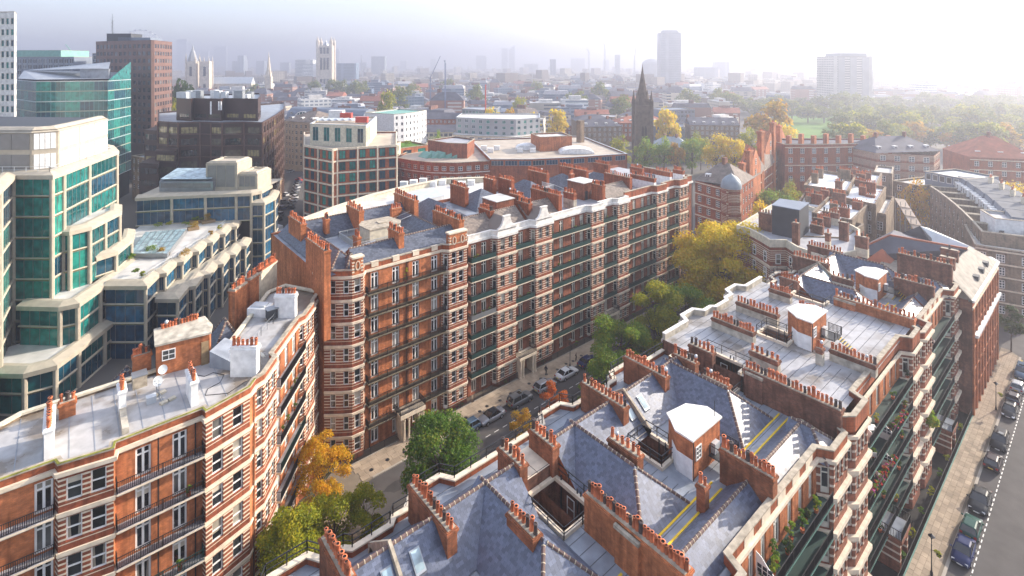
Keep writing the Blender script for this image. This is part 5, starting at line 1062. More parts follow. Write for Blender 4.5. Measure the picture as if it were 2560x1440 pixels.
# ------------------------------------------------------------------ red brick building at the far end of the right hand street
T = R4 = thing('office_building', 'red brick building with pale tiled roof and white ducting at the row end', 'building', (115, 20, 0))
q = [(109.4, 26), (109.4, 15.62), (134.9, 15.62), (137, 17), (137, 30)]
wb = (0, [(f, 1.5, 'far22', 2.1, .7) for f in (.06, .165, .27, .375, .48, .585, .69, .795, .9)])
facade(T, q, [(1, []), wb, (0, []), (0, [(.3, 1.5, 'far22', 2.1, .7), (.6, 1.5, 'far22', 2.1, .7)])], [.8 + 3.4 * i for i in range(5)], 0, 18.2, ['brick_red', 'brick_sooty_shaded'], .3, fm='brick_brown')  # end wall gets darker brick: its shade is put into the colour
for z in (3.8, 7.2, 10.6, 14.0, 17.2): course(T, q[1:4], [z], 'stone_cream' if z > 17 else 'brick_orange', h=.3, pr=.14)
for i in range(10): m = MB(); m.box(109.5 + 2.68 * i, 15.36, 0, 109.95 + 2.68 * i, 15.62, 17.0); m.build('pilaster', ['brick_orange'], T)
m = MB(); m.band(q[1:4], 18.0, 18.35, -.5, .3); m.build('gutter', ['stone_white'], T)
m = MB(); m.band([(110, 15.5), (124.5, 15.5)], 12.3, 12.75, 0, .55); m.bar((124.5, 15.3, 12.4), (134.6, 15.3, 12.4), .5); m.build('duct', ['duct_white'], T)
rf = MB(); rf.face([(109.4, 15.6, 18.25), (134.9, 15.6, 18.25), (129, 18.9, 21.7), (109.4, 18.9, 21.7)]); rf.face([(134.9, 15.6, 18.25), (137, 17, 18.25), (137, 22, 18.25), (129, 18.9, 21.7)]); rf.face([(109.4, 18.9, 21.7), (129, 18.9, 21.7), (137, 22, 18.25), (109.4, 22.2, 18.25)]); rf.face([(109.4, 22.2, 18.25), (137, 22, 18.25), (137, 30, 18.25), (109.4, 30, 18.25)]); rf.face([(109.4, 22.2, 18.25), (109.4, 15.6, 18.25), (109.4, 18.9, 21.7)]); ro = rf.build('roof', ['roof_tile_pale'], T)
slates(ro, [(109.6, 15.8, 18.5), (134.3, 15.8, 18.5), (128.8, 18.8, 21.65), (109.6, 18.8, 21.65)], 'roof_tile_pale', .4, .6, 'roof_tiles')
for x, y in ((118, 16.1), (123, 16.1), (127.5, 16.1)): m = MB(); z = 18.25 + (y - 15.6) * 1.045; m.box(x, y, z - .1, x + 1.4, y + 1.1, z + .9); m.build('roof_light', ['container_dark'], T)
stack(T, 'y', 113.5, 18.4, 20.4, 19, 23.3, 0, .9, 'brick_sooty_shaded'); stack(T, 'y', 117.5, 18.6, 21, 19, 23.6, 0, .9, 'brick_sooty_shaded')
# ------------------------------------------------------------------ railings along the area fronts
def railing(label, segs_, h, sp, base, name='area_railing'):
    Tt = thing(name, label, 'railing', (*segs_[0][0], 0), 'area railings')
    for a, b in segs_:
        m = MB(); m.rail([a, b], .12, h, sp, 0, .022, 0, 2.0); m.build('rail_panel', ['black_metal'], Tt)
        if base: m = MB(); m.band([a, b], 0, .22, -.12, .12); m.build('kerb_base', [base], Tt)
    return Tt
railing('black iron railing in front of the corner block', [((28.6, 69.7), (36.9, 69.7)), ((41.7, 69.7), (50.4, 69.7))], 1.15, .15, 'kerb_stone')
railing('black iron railing in front of the long brick block', [((50.9, 69.7), (60.5, 69.7)), ((65, 69.7), (80, 69.7)), ((80, 69.7), (84.5, 69.7)), ((89.2, 69.7), (104, 69.7)), ((104, 69.7), (119, 69.7))], 1.15, .15, 'kerb_stone')
railing('black railing on a green kerb along the right hand pavement', [((x, 15.62), (x + 8, 15.62)) for x in (60, 68, 76, 84, 92, 100)] + [((108, 15.62), (109.3, 15.62))], 1.25, .17, 'green_pale')
# ------------------------------------------------------------------ cars, people, lamps
PI = math.pi; g1 = 'cars parked along the kerb'
car('pale blue hatchback almost hidden behind the round green tree', 'hatch', 'steel', 46.2, 64.8, PI, g1)
car('silver convertible with black soft top, first car right of the round green tree', 'convertible', 'silver', 50.6, 64.55, PI, g1, roof='cloth_dark', sc_=1.04)
car('grey estate car with roof rails between the convertible and the silver hatchback', 'suv', 'grey', 56.7, 64.65, 0, g1)
car('silver hatchback behind the white saloon', 'hatch', 'silver', 62.4, 64.65, 0, g1, sc_=1.05)
car('white saloon car with dark windows on the left street', 'saloon', 'white', 67.9, 64.7, 0, g1, sc_=1.03)
car('dark navy car half under the leafy green trees', 'saloon', 'navy', 73.7, 64.75, 0, g1)
car('white car far up the left street beyond the leafy trees', 'hatch', 'white', 99.3, 64.75, 0, g1)
car('silver car seen through the leaves of the street trees', 'hatch', 'silver', 84.5, 64.75, 0, g1)
car('shiny dark blue coupe at the front of the right hand row, facing the camera', 'saloon', 'navy', 77.6, 11.85, PI, g1, sc_=.98)
car('dark green hatchback parked nose to tail with the blue coupe', 'hatch', 'green', 82.3, 11.85, 0, g1)
car('large black saloon facing the camera behind the green hatchback', 'saloon', 'charcoal', 88.1, 11.85, PI, g1, sc_=1.08)
car('dark plum hatchback with red rear lamps between two black cars', 'hatch', 'plum', 98.2, 11.85, 0, g1)
car('black estate car with light streak on its roof, facing the camera', 'suv', 'black', 104.2, 11.85, PI, g1, sc_=.97)
car('black car with its tailgate raised', 'hatch', 'charcoal', 114.6, 11.85, PI, g1, bonnet_up=False)
car('dark plum van with its tailgate open behind the black car', 'hatch', 'plum', 119.4, 11.85, 0, g1, bonnet_up=True)
car('silver hatchback with red lamps at the far end of the right hand row', 'hatch', 'silver', 124.4, 11.85, 0, g1)
car('pale silver off road car beside the corner kerb', 'suv', 'steel', 130.4, 11.85, PI, g1)
person('person in dark coat walking on the pavement past the stone porch', 65.3, 67.4, 0.2)
person('person in brown jacket standing by the lamp post near the navy car', 72.5, 66.7, 2.4, 'cloth_brown')
person('person in pale top walking under the corner block porch', 41.0, 68.0, 3.3, 'cloth_pale', 'cloth_dark')
lamp_post('black street lamp with hanging basket nearest the camera on the right hand pavement', 71.75, 13.62)
lamp_post('black street lamp with hanging basket beside the black cars on the right hand pavement', 114.0, 13.4)
lamp_post('black street lamp with small sign on the far pavement by the navy car', 70.4, 66.3, False, 5.2)
lamp_post('black street lamp among the yellow green trees at the street bend', 23.0, 58.6, False, 5.0)
# ------------------------------------------------------------------ street trees
tg = 'street trees'
tree('dense round green tree beside the road bend', 34.9, 54.2, 7.0, 4.7, 6.4, 22000, .3, 'leaf_green', 34, 1.7, 11, .3, tg)
tree('huge golden plane tree at the end of the left street', 111, 57.2, 11.0, 14.2, 11.4, 70000, .46, 'leaf_gold', 90, 3.0, 5, .55, tg, cone=.15)
tree('leafy green tree with golden tips in front of the long brick block', 73.8, 57.2, 6.8, 5.8, 6.6, 17000, .34, 'leaf_light', 24, 1.9, 21, .25, tg)
tree('yellow topped green tree in the middle of the street clump', 83.5, 57.0, 8.2, 5.8, 8.2, 17000, .36, 'leaf_yelgreen', 24, 1.9, 22, .25, tg)
tree('green tree at the far side of the street clump beside the white parapet', 92.5, 56.0, 6.8, 7.0, 6.6, 17000, .36, 'leaf_light', 26, 2.1, 23, .25, tg)
tree('dark green tree at the near side of the street clump', 68.2, 56.0, 4.6, 4.2, 4.4, 11000, .32, 'leaf_light', 18, 1.5, 24, .2, tg)
tree('orange autumn tree in the corner below the striped turret', 24.0, 64.6, 5.4, 3.7, 5.2, 16000, .2, 'leaf_orange', 60, .85, 31, .14, tg)
tree('yellow green tree in front of the left block at the bottom', 17.4, 56.0, 5.6, 3.7, 5.4, 17000, .24, 'leaf_yelgreen', 40, 1.2, 32, .16, tg)
tree('light yellow green tree at the bottom of the street bend', 22.2, 56.8, 4.6, 3.5, 4.6, 14000, .24, 'leaf_yelgreen', 34, 1.1, 33, .15, tg)
tree('small sunlit green tree beside the roof railing of the nearest block', 26.2, 56.8, 4.0, 2.3, 3.9, 7000, .22, 'leaf_yelgreen', 22, .8, 34, .12, tg)
tree('bright orange red tree beside the parked cars', 56.1, 55.8, 4.3, 2.6, 3.9, 8500, .2, 'leaf_red', 38, .7, 35, .12, tg)
tree('thin yellowing tree left of the orange red tree', 49.0, 55.2, 3.8, 2.3, 3.6, 5200, .18, 'leaf_yellow', 34, .65, 36, .12, tg)
tree('small green tree beside the orange red tree', 62.3, 55.0, 3.2, 1.9, 2.8, 2400, .24, 'leaf_light', 14, .8, 37, .12, tg)
tree('young dark green tree on the corner pavement at the right edge', 139.4, 14.2, 5.8, 2.6, 3.2, 2600, .34, 'leaf_dark', 12, 1.1, 38, .12, tg)
tree('dark leafy tree behind the left lead roof', 3.0, 77, 11.5, 5.5, 7, 6000, .4, 'leaf_green', 22, 2.0, 39, .25, tg)
# ------------------------------------------------------------------ plants and furniture on the balconies
gp = 'plants on the balconies'
pr = random.Random(12)
for i, (x, k) in enumerate(((40.5, 5), (41.6, 5), (42.8, 5), (44.2, 5), (45.6, 5), (47.2, 5), (48.6, 5), (50.2, 5))):
    bush(f"{['dark leafy climber', 'bushy green plant', 'pale green plant'][i % 3]}, {ORD(i)} from the camera on the top balcony of the slate roofed block", x, 17.9 - .3 * (i % 2), FL6[k], .45, .9 + .5 * (i % 3), ['leaf_dark', 'leaf_light', 'leaf_green'][i % 3], 260, .16, 50 + i, pot='terracotta', group=gp)
for i in range(14):
    x = 64.5 + i * .95; k = 3 if i < 9 else 4
    bush(f'{"red" if i % 3 else "pink"} flowering plant, {ORD(i)} along the flowered balcony', x, 17.2, FL6[k] + .35, .38, .75, 'leaf_light', 160, .14, 80 + i, group=gp)
    Tt = thing('flowers', f'cluster of {"red" if i % 3 else "pink"} blossoms, {ORD(i)} along the flowered balcony', 'flowers', (x, 17.1, FL6[k] + .8), gp)
    put('blossom', leaves_mesh('blossom', clumps(x, 17.1, FL6[k] + .85, .4, .35, 6, .18, i), 90, .13, 'flower_red' if i % 3 else 'flower_pink', i), Tt)
bush('broad palm like plant on a low balcony at mid row', 88.5, 17.3, FL6[2] + .1, 1.5, 2.0, 'leaf_light', 900, .5, 7, pot='terracotta', group=gp)
for i in range(16): bush(f'green plant, {ORD(i)} along the shaded balconies of the flat roofed block', 62.9 + 1.25 * i, 17.7, FL6[1 + i % 5], .35, .8, ['leaf_green', 'leaf_yelgreen', 'leaf_dark'][i % 3], 160, .15, 120 + i, pot='terracotta', group=gp)
for i, (x, k) in enumerate(((51.8, 7), (54.8, 7), (52.4, 7), (61.4, 7), (70.4, 7), (72.2, 7), (76.8, 7), (78.5, 7), (62.2, 4), (64.0, 4), (52, 4), (53.6, 4), (55, 4), (72, 5), (75, 5), (77.5, 4), (79.2, 4), (38.9, 7), (86.5, 7), (95.5, 7), (98.5, 6), (110, 6))):
    bush(f'potted plant on the {ORD(k - 1)} balcony up, {"left" if x < 58 else "second" if x < 69 else "middle" if x < 81 else "right"} balcony stack, of the facing brick blocks', x, 70.7, FL8[k], .32, .9 if x != 38.9 else 2.4, ['leaf_light', 'leaf_green', 'leaf_yelgreen'][i % 3], 150, .17, 160 + i, pot='terracotta', group=gp)
for i, (x, y, z) in enumerate(((20.2, 64.7, FL7[5]), (21.2, 66, FL7[5]), (18.9, 63.2, FL7[4]), (19.9, 64.6, FL7[4]), (21.2, 66.4, FL7[4]), (7.6, 55.6, FL7[3]), (4.3, 55.6, FL7[3]), (8.3, 55.5, FL7[5]))):
    bush(f'small potted shrub, {ORD(i)} counted along the balconies of the left block', x, y, z, .28, .8, ['leaf_green', 'leaf_light'][i % 2], 140, .14, 200 + i, pot='terracotta', group=gp)
for i in range(9): bush(f'green plants, {ORD(i)} from the left behind the far area railing', 30 + i * 9.3, 70.2, .1, .5, 1.0, ['leaf_green', 'leaf_light'][i % 2], 150, .18, 230 + i, group=gp)
for i in range(8): bush(f'plant, {ORD(i)} from the camera in the sunken area behind the right hand railing', 71 + i * 4.6, 16.1, .1, .45, 1.3, ['leaf_green', 'leaf_yelgreen'][i % 2], 170, .18, 250 + i, group=gp)
def chair(label, x, y, z, rz):
    Tt = thing('garden_chair', label, 'chair', (x, y, z), 'white garden chairs', rz); M = Mx.Translation((x, y, z)) @ Mx.Rotation(rz, 4, 'Z')
    m = MB(); m.box(-.25, -.25, .42, .25, .25, .46); m.build('seat', ['white_paint'], Tt, M); m = MB(); m.hexa([(-.25, .22, .46), (.25, .22, .46), (.25, .26, .46), (-.25, .26, .46), (-.22, .34, .95), (.22, .34, .95), (.22, .38, .95), (-.22, .38, .95)]); m.build('backrest', ['white_paint'], Tt, M)
    for a in (-.22, .22):
        for b in (-.22, .22): m = MB(); m.bar((a, b, 0), (a, b, .43), .05); m.build('leg', ['white_paint'], Tt, M)
chair('white plastic chair on the top balcony beside the flat roof', 66.2, 17.6, FL6[5], .6); chair('white plastic chair lower on the same balcony side', 66.3, 17.6, FL6[4], 2.2); chair('white chair beside the red flowers', 68.4, 17.7, FL6[3], 1.2)
Tt = thing('garden_table', 'round white table on the top balcony beside the white chair', 'table', (65.2, 17.6, FL6[5])); m = MB(); m.lathe((65.2, 17.6, FL6[5]), [(.01, .7), (.42, .7), (.42, .66), (.04, .62), (.04, .05), (.25, 0)], 12); m.build('table_top', ['white_paint'], Tt)
def screen(label, x, z, gl):
    Tt = thing('balcony_screen', label, 'screen', (x, 17.6, z), 'white screens dividing the balconies'); m = MB(); q = [(18.35, 0), (17.0, 0), (17.0, 1.2), (17.4, 1.45), (17.9, 1.95), (18.35, 2.15)]
    m.face([(x, y, z + h) for y, h in q]); m.face([(x + .05, y, z + h) for y, h in q[::-1]])
    for (ya, ha), (yb, hb) in zip(q, q[1:] + q[:1]): m.face([(x, ya, z + ha), (x + .05, ya, z + ha), (x + .05, yb, z + hb), (x, yb, z + hb)])
    m.build('panel', ['white_paint'], Tt)
    if gl:
        for a in (17.1, 17.5, 17.9):
            for b in (.75, 1.1): p = MB(); p.box(x - .01, a, z + b, x + .06, a + .32, z + b + .28); p.build('pane', ['glass_far'], Tt)
screen('white screen with small panes on the top balcony of the slate block', 40.2, FL6[5], True); screen('solid cream screen on the top balcony beside the flat roof', 63.6, FL6[5], False); screen('white scrolled screen on the top balcony of the farther slate block', 91.3, FL6[5], True); screen('white screen half way along the third balcony', 71.0, FL6[3], True); screen('white screen on the fourth balcony', 70.8, FL6[4], True)
# ------------------------------------------------------------------ offices and other buildings in the middle distance
def XY(px, Y): q = CW((px - 1280) / F * Y, Y); return (q.x, q.y)
def C2(X, Y): q = CW(X, Y); return (q.x, q.y)
def bld(name, label, cat, front, zt, depth, wall, roof, win=None, group=None, par=.7, cap='stone_dirty', z0=0.0, sides=(False, False), zroof=None, courses=(), cmat='stone_cream', world=False, hip=None, hipm=None, ds=None, ray=False, rf=None):
    """front: (px, distance) left to right; the body runs back from it"""
    f = front if world else [XY(*q) for q in front]
    a0, a1 = ds or (0, -1); dx, dy = f[a1][0] - f[a0][0], f[a1][1] - f[a0][1]; L = math.hypot(dx, dy); n = (-dy / L * depth, dx / L * depth)
    b0 = (f[0][0] + n[0], f[0][1] + n[1]); b1 = (f[-1][0] + n[0], f[-1][1] + n[1])
    if ray: k0, k1 = (1 + depth / math.hypot(*f[0])), (1 + depth / math.hypot(*f[-1])); b0 = (f[0][0] * k0, f[0][1] * k0); b1 = (f[-1][0] * k1, f[-1][1] * k1)
    T = thing(name, label, cat, ((f[0][0] + f[-1][0]) / 2, (f[0][1] + f[-1][1]) / 2, 0), group)
    path = [b0] + f + [b1] + [b0]; mb = MB()
    for i, (a, b) in enumerate(zip(path, path[1:])):
        L = math.hypot(b[0] - a[0], b[1] - a[1]); holes = []
        isf = 1 <= i <= len(f) - 1 or (i == 0 and sides[0]) or (i == len(f) and sides[1])
        if win and isf and L > win['w'] + .4:
            k = max(1, int(round((L - .3) / win['sp']))); sp = L / k
            for r in range(win['n']):
                z = zt - win.get('top', 1.0) - win['h'] - r * win['sh']
                for j in range(k):
                    c = sp * (j + .5); u0 = c - win['w'] / 2
                    if u0 < .05: continue
                    holes.append((u0, u0 + win['w'], z, z + win['h'])); window(T, a, (b[0] - a[0], b[1] - a[1]), u0, z, win.get('kind', 'far22'), win['w'], win['h'], .14, win.get('fm', 'white_paint'), win.get('gm', 'glass_far'))
        mb.wall(a, b, z0, zt, holes, .16)
    mb.build('wall', [wall], T)
    ring = f + [b1, b0]
    if hip is None:
        mb = MB(); mb.face([(*p, zroof or zt - .5) for p in ring]); mb.build('roof', [roof], T)
        if par: mb = MB(); mb.band(ring, zt, zt + par * .3, -.35, .08, 0, True); mb.build('coping', [cap], T)
    else:
        ring = [f[0], f[-1], b1, b0]; ring = offs(ring, .3, True); k = .5; m0 = V((*ring[0], 0)).lerp(V((*ring[3], 0)), .5); m1 = V((*ring[1], 0)).lerp(V((*ring[2], 0)), .5); d = (m1 - m0); Lr = d.length; d.normalize(); ins = min(depth * .45, Lr * .4) if hip > 0 else 0
        A = m0 + d * ins; B = m1 - d * ins; A.z = B.z = zt + abs(hip); q = [(*p, zt) for p in ring]; mb = MB()
        mb.face([q[0], q[1], B, A]); mb.face([q[1], q[2], B]); mb.face([q[2], q[3], A, B]); mb.face([q[3], q[0], A]); mb.build('roof', [roof], T)
        for e in ((A + d * .6, B - d * .6) if (B - A).length > 6 else (A.lerp(B, .5),)): m = MB(); m.box(e.x - .9, e.y - .5, zt + 1, e.x + .9, e.y + .5, zt + abs(hip) + 1.6); m.build('chimney_stack', ['brick_sooty_shaded'], T)
        if abs(hip) > 4 and depth > 15 and win:
            a, b = V((*f[0], 0)), V((*f[-1], 0)); L = (b - a).length; u = (b - a) / L; nq = V((-u.y, u.x, 0)); kd = max(1, int(L / 6))
            for j in range(kd):
                p = a + u * L * (j + .5) / kd + nq * depth * .12; m = MB(); m.box(-.8, -.1, zt + .2, .8, depth * .16, zt + 2.1); m.build('dormer', ['white_paint'], T, mats4(p, u)); window(T, (p - u * .6 - nq * .13).xy[:], u.xy[:], 0, zt + .5, 'far22', 1.2, 1.4, 0)
    for z in courses:
        mb = MB(); mb.band(f, z - .3, z, -.05, .15); mb.build('string_course', [cmat], T)
    return T
def boxon(name, label, cat, px, Y, z0, z1, w_, d_, mat, roof=None, group=None, rz=None):
    x, y = XY(px, Y); T = thing(name, label, cat, (x, y, z0), group); M = Mx.Translation((x, y, 0)) @ Mx.Rotation(math.atan2(-AY, AX) if rz is None else rz, 4, 'Z')
    m = MB(); m.box(-w_ / 2, -d_ / 2, z0, w_ / 2, d_ / 2, z1); m.build('casing', [mat], T, M); m = MB(); m.box(-w_ / 2 - .06, -d_ / 2 - .06, z1, w_ / 2 + .06, d_ / 2 + .06, z1 + .12); m.build('lid', [roof or mat], T, M); return T
def bev(mb, pts, z0, z1, o0, o1, oi, m=0):
    A = offs(pts, oi); B = offs(pts, o0); D = offs(pts, o1)
    for i in range(len(pts) - 1): mb.hexa([(*B[i], z0), (*B[i + 1], z0), (*A[i + 1], z0), (*A[i], z0), (*D[i], z1), (*D[i + 1], z1), (*A[i + 1], z1), (*A[i], z1)], m)
def glazed(T, pts, zt, n, sh, gm, roofpoly=None, roofm='felt_pale', span='concrete_cream', pierw=.75, hd=None, skip=(), drop=.9):
    pts = [C2(*p) for p in pts]
    for k in range(n):
        z = zt - drop - (k + 1) * sh; hgt = sh - .5
        for i, (a, b) in enumerate(zip(pts, pts[1:])):
            if i in skip: continue
            L = math.hypot(b[0] - a[0], b[1] - a[1]); u = (b[0] - a[0], b[1] - a[1]); nn = max(2, min(7, int(L / 1.6)))
            window(T, a, u, .2, z + .4, f'grid{nn}1', L - .4, hgt + .12, .12, 'louvre_grey', gm)
        mb = MB(); bev(mb, pts, z + .12, z + .3, .0, .16, -.5, 0); bev(mb, pts, z + .3, z + .48, .16, .0, -.5, 1); mb.build('spandrel', ['spandrel_olive', span], T)
    mb = MB(); bev(mb, pts, zt - 1.25, zt - .5, .45, .45, -.6); bev(mb, pts, zt - .5, zt, .45, -.9, -1.6); mb.build('cornice', [span], T)
    for p in pts[1:-1]: mb = MB(); mb.tube((*p, 0), (*p, zt - 1.2), pierw * .5, n=8); mb.build('pier', [span], T)
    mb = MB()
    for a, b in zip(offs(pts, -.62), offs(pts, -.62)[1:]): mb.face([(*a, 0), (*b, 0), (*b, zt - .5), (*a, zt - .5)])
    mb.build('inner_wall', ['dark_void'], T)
    if roofpoly: mb = MB(); mb.face([(*C2(*p), zt - .35) for p in roofpoly]); mb.build('roof', [roofm], T)
T = thing('office_building', 'stepped teal glass office with cream concrete piers on the left', 'office building', (*C2(-84, 100), 0))
glazed(T, [(-77, 76), (-82.3, 83.6), (-89.1, 92.9), (-82.2, 92.9), (-83.1, 96.4), (-86.2, 106), (-90, 118.4), (-97, 126)], 36.7, 8, 3.72, 'glass_teal', [(-77, 76), (-82.3, 83.6), (-89.1, 92.9), (-82.2, 92.9), (-83.1, 96.4), (-86.2, 106), (-90, 118.4), (-97, 126), (-130, 120), (-120, 70)], 'render_cream')
glazed(T, [(-88, 96.2), (-81.8, 96.2), (-80.4, 99), (-81.4, 104), (-82.3, 109), (-86, 114)], 25.6, 6, 3.72, 'glass_teal', [(-88, 96.2), (-81.8, 96.2), (-80.4, 99), (-81.4, 104), (-82.3, 109), (-86, 114)])
glazed(T, [(-81, 101), (-79.6, 104.5), (-82.0, 112), (-86, 118)], 18.9, 4, 3.72, 'glass_teal', [(-81, 101), (-79.6, 104.5), (-82.0, 112), (-86, 118)])
glazed(T, [(-86, 90.6), (-78.4, 90.2), (-76.4, 91.5), (-77.6, 98), (-79, 105), (-80.5, 112), (-86, 114)], 14.5, 4, 3.6, 'glass_teal', [(-86, 90.6), (-78.4, 90.2), (-76.4, 91.5), (-77.6, 98), (-79, 105), (-80.5, 112), (-86, 114)])
glazed(T, [(-92, 83.2), (-77.6, 82.8), (-74.6, 85), (-75, 90), (-76, 97), (-77, 104)], 7.4, 2, 3.4, 'glass_teal', [(-92, 83.2), (-77.6, 82.8), (-74.6, 85), (-75, 90), (-76, 97), (-77, 104)])
pp = [(-101, 94.5), (-87.3, 94.5), (-84.6, 97), (-86.6, 104), (-88.8, 110.5), (-91, 117)]; q = [C2(*p) for p in pp]
mb = MB(); bev(mb, q, 36.4, 43.5, 0, 0, -.6); bev(mb, q, 43.5, 44.4, .25, -1.0, -1.8); mb.build('plant_screen', ['concrete_cream'], T)
for z0, z1 in ((36.8, 39.5), (40.4, 43.3)):
    for i, (a, b) in enumerate(zip(q, q[1:])):
        L = math.hypot(b[0] - a[0], b[1] - a[1]); u = V((b[0] - a[0], b[1] - a[1], 0)) / L; k = 4
        for j in range(k): m = MB(); m.box(.3 + (L - .6) * j / k, -.1, z0, .3 + (L - .6) * (j + 1) / k - .08, -.01, z1); m.build('louvre_panel', ['louvre_grey' if i == 0 else 'render_white'], T, mats4((*a, 0), u))
mb = MB(); mb.face([(*p, 43.9) for p in q] + [(*C2(-120, 120), 43.9), (*C2(-120, 94), 43.9)]); mb.build('plant_roof', ['container_dark'], T)
mb = MB(); mb.rail([C2(-96, 93.6), C2(-83.2, 93.6), C2(-86.8, 106), C2(-89.6, 116)], 36.4, 1.1, 0, 0, .035, 0, 2.2, mid=(.5,)); mb.build('roof_railing', ['steel_pale'], T)
# low wing with saw-tooth terraces
T = thing('office_building', 'low saw toothed office wing with planted white terraces', 'office building', (*C2(-70, 118), 0))
def teeth(x, y, n, a, b, dx): 
    o = []
    for k in range(n): o += [(x + dx * k, y + a * k), (x + dx * k - b, y + a * k + a * .92)]
    return o
t1 = [(-77.5, 98.8)] + teeth(-69.6, 98.8, 7, 6.0, 1.5, -.35); t2 = [(-69.8, 102)] + teeth(-65.6, 102, 6, 5.9, 1.5, -.38)
glazed(T, t1, 14.5, 4, 3.6, 'glass_blue', t1 + [(-73, 141), (-98, 141), (-86, 100)], 'felt_pale', pierw=.6)
glazed(T, t2, 10.6, 3, 3.4, 'glass_blue', t2 + [(-71, 136), (-71, 102)], 'concrete_cream', pierw=.6)
glazed(T, [(-97, 134), (-89, 136), (-81, 137.4), (-73.5, 138.6), (-69.8, 139.2), (-68.4, 141.5), (-68.6, 148)], 22.0, 2, 3.6, 'glass_blue', [(-97, 134), (-89, 136), (-81, 137.4), (-73.5, 138.6), (-69.8, 139.2), (-68.4, 141.5), (-68.6, 156), (-100, 152)], 'concrete_cream')
glazed(T, [(-69.9, 139.4), (-66.6, 139.6), (-66.2, 145), (-68.4, 152)], 19.4, 5, 3.6, 'glass_blue', None)
for nm, x0, x1, y0, z0, z1, mt in (('plant_room', -95, -80.5, 140, 21.6, 25.0, 'grey_metal'), ('plant_tower', -83, -74.5, 141, 21.6, 29.6, 'concrete_cream'), ('plant_tower', -74.6, -69.2, 141.4, 21.6, 26.6, 'concrete_cream')):
    pl = [C2(x0, y0), C2(x1, y0), C2(x1, y0 + 8), C2(x0, y0 + 8)]; m = MB(); m.prism(pl, z0, z1 - .8); bev(m, [pl[3]] + pl, z1 - .8, z1, .1, -.7, -1.2); m.face([(*p, z1 - .4) for p in pl]); m.build(nm, [mt], T)
    for i in range(3): m = MB(); w_ = (x1 - x0 - 1) / 3; a = C2(x0 + .5 + w_ * i, y0 - .06); b = C2(x0 + .5 + w_ * (i + 1) - .15, y0 - .06); m.bar((*a, (z0 + z1) / 2), (*b, (z0 + z1) / 2), .06, z1 - z0 - 2.2); m.build('plant_panel', ['louvre_grey'], T)
m = MB(); m.face([(*C2(-94.6, 139.8), 25.05), (*C2(-81, 139.8), 25.05), (*C2(-81, 147), 26.6), (*C2(-94.6, 147), 26.6)]); m.build('glass_roof', ['glass_roof'], T)
rp = [P(322, 634, 15.2), P(418, 634, 15.2), P(467, 572, 15.2), P(363, 580, 15.2)]; m = MB(); m.hexa([(p.x, p.y, z) for z in (14.3, 15.2) for p in rp]); m.build('skylight', ['grey_metal'], T)
for i in range(7):
    a, b = rp[0].lerp(rp[1], i / 7 + .01), rp[0].lerp(rp[1], (i + 1) / 7 - .01); c, d = rp[3].lerp(rp[2], (i + 1) / 7 - .01), rp[3].lerp(rp[2], i / 7 + .01)
    m = MB(); m.face([(p.x, p.y, 15.24) for p in (a, b, c, d)]); m.build('skylight_pane', ['glass_roof'], T)
m = MB(); m.rail([C2(-71.5, 101), C2(-72, 112), C2(-73, 126), C2(-75, 136)], 14.2, 1.1, 0, 0, .03, 0, 2.0, mid=(.5,)); m.build('terrace_railing', ['steel_pale'], T)
for i, (px, py, r, h, mt, sq) in enumerate(((377, 632, 1.3, 1.6, 'leaf_light', 1), (407, 634, 1.1, 1.2, 'leaf_yellow', 1), (460, 640, 1.1, 1.5, 'leaf_yellow', 0), (483, 570, 1.1, 1.6, 'leaf_yellow', 1), (520, 552, 1.4, 2.0, 'leaf_yellow', 1), (492, 553, 1.4, 1.2, 'leaf_light', 1), (395, 567, 1.0, 1.2, 'leaf_light', 0), (425, 562, 1.0, 1.2, 'leaf_yelgreen', 0), (465, 562, .8, .9, 'leaf_light', 0), (337, 682, .7, 1.0, 'leaf_green', 0), (358, 690, .7, 1.0, 'leaf_yelgreen', 0), (527, 588, .6, 1.2, 'leaf_yellow', 0), (550, 572, .6, 1.0, 'leaf_yelgreen', 0), (330, 648, .8, 1.3, 'leaf_light', 0))):
    p = P(px, py, 14.6); bush(['round clipped shrub', 'yellowing grass clump', 'low green shrub'][i % 3] + f', {ORD(i)} of the planting on the white office terrace', p.x, p.y, 14.6, r, h, mt, 420, .22, 300 + i, group='planters on the office terrace')
    if sq: m = MB(); m.box(p.x - r * 1.1, p.y - r * .8, 14.2, p.x + r * 1.1, p.y + r * .8, 14.9); tag(m.build('planter', ['timber']), f'wooden planter box of the {ORD(i)} planting on the white office terrace', 'planter', 'planters on the office terrace')
# brown glass office, brown tower, green glass wedge, white tower
T = bld('office_building', 'dark brown glass office stepping up beside the narrow street', 'office building', [(395, 176), (445, 172), (500, 174), (555, 172), (610, 174), (656, 172), (690, 198), (711, 226)], 36.6, 40, 'panel_brown', 'lead', dict(sp=5.6, w=4.9, h=2.3, sh=3.8, n=8, top=1.5, kind='far41', fm='panel_brown', gm='glass_bronze'), par=.4, cap='panel_brown', ray=True)
f = [XY(*q) for q in ((395, 176), (445, 172), (500, 174), (555, 172), (610, 174), (656, 172), (690, 198), (711, 226))]
for k in range(9): m = MB(); m.band(f, 36.4 - 3.8 * k - .12, 36.4 - 3.8 * k + .12, -.05, .14); m.build('floor_band', ['panel_rib'], T)
for i, (a, b) in enumerate(zip(f, f[1:])):
    kk = max(1, round((math.hypot(b[0] - a[0], b[1] - a[1]) - .3) / 5.6))
    for j in range(kk): p = V((*a, 0)).lerp(V((*b, 0)), j / kk); m = MB(); m.tube((p.x, p.y, 0), (p.x, p.y, 36.4), .3, n=6); m.build('rib', ['panel_rib'], T)
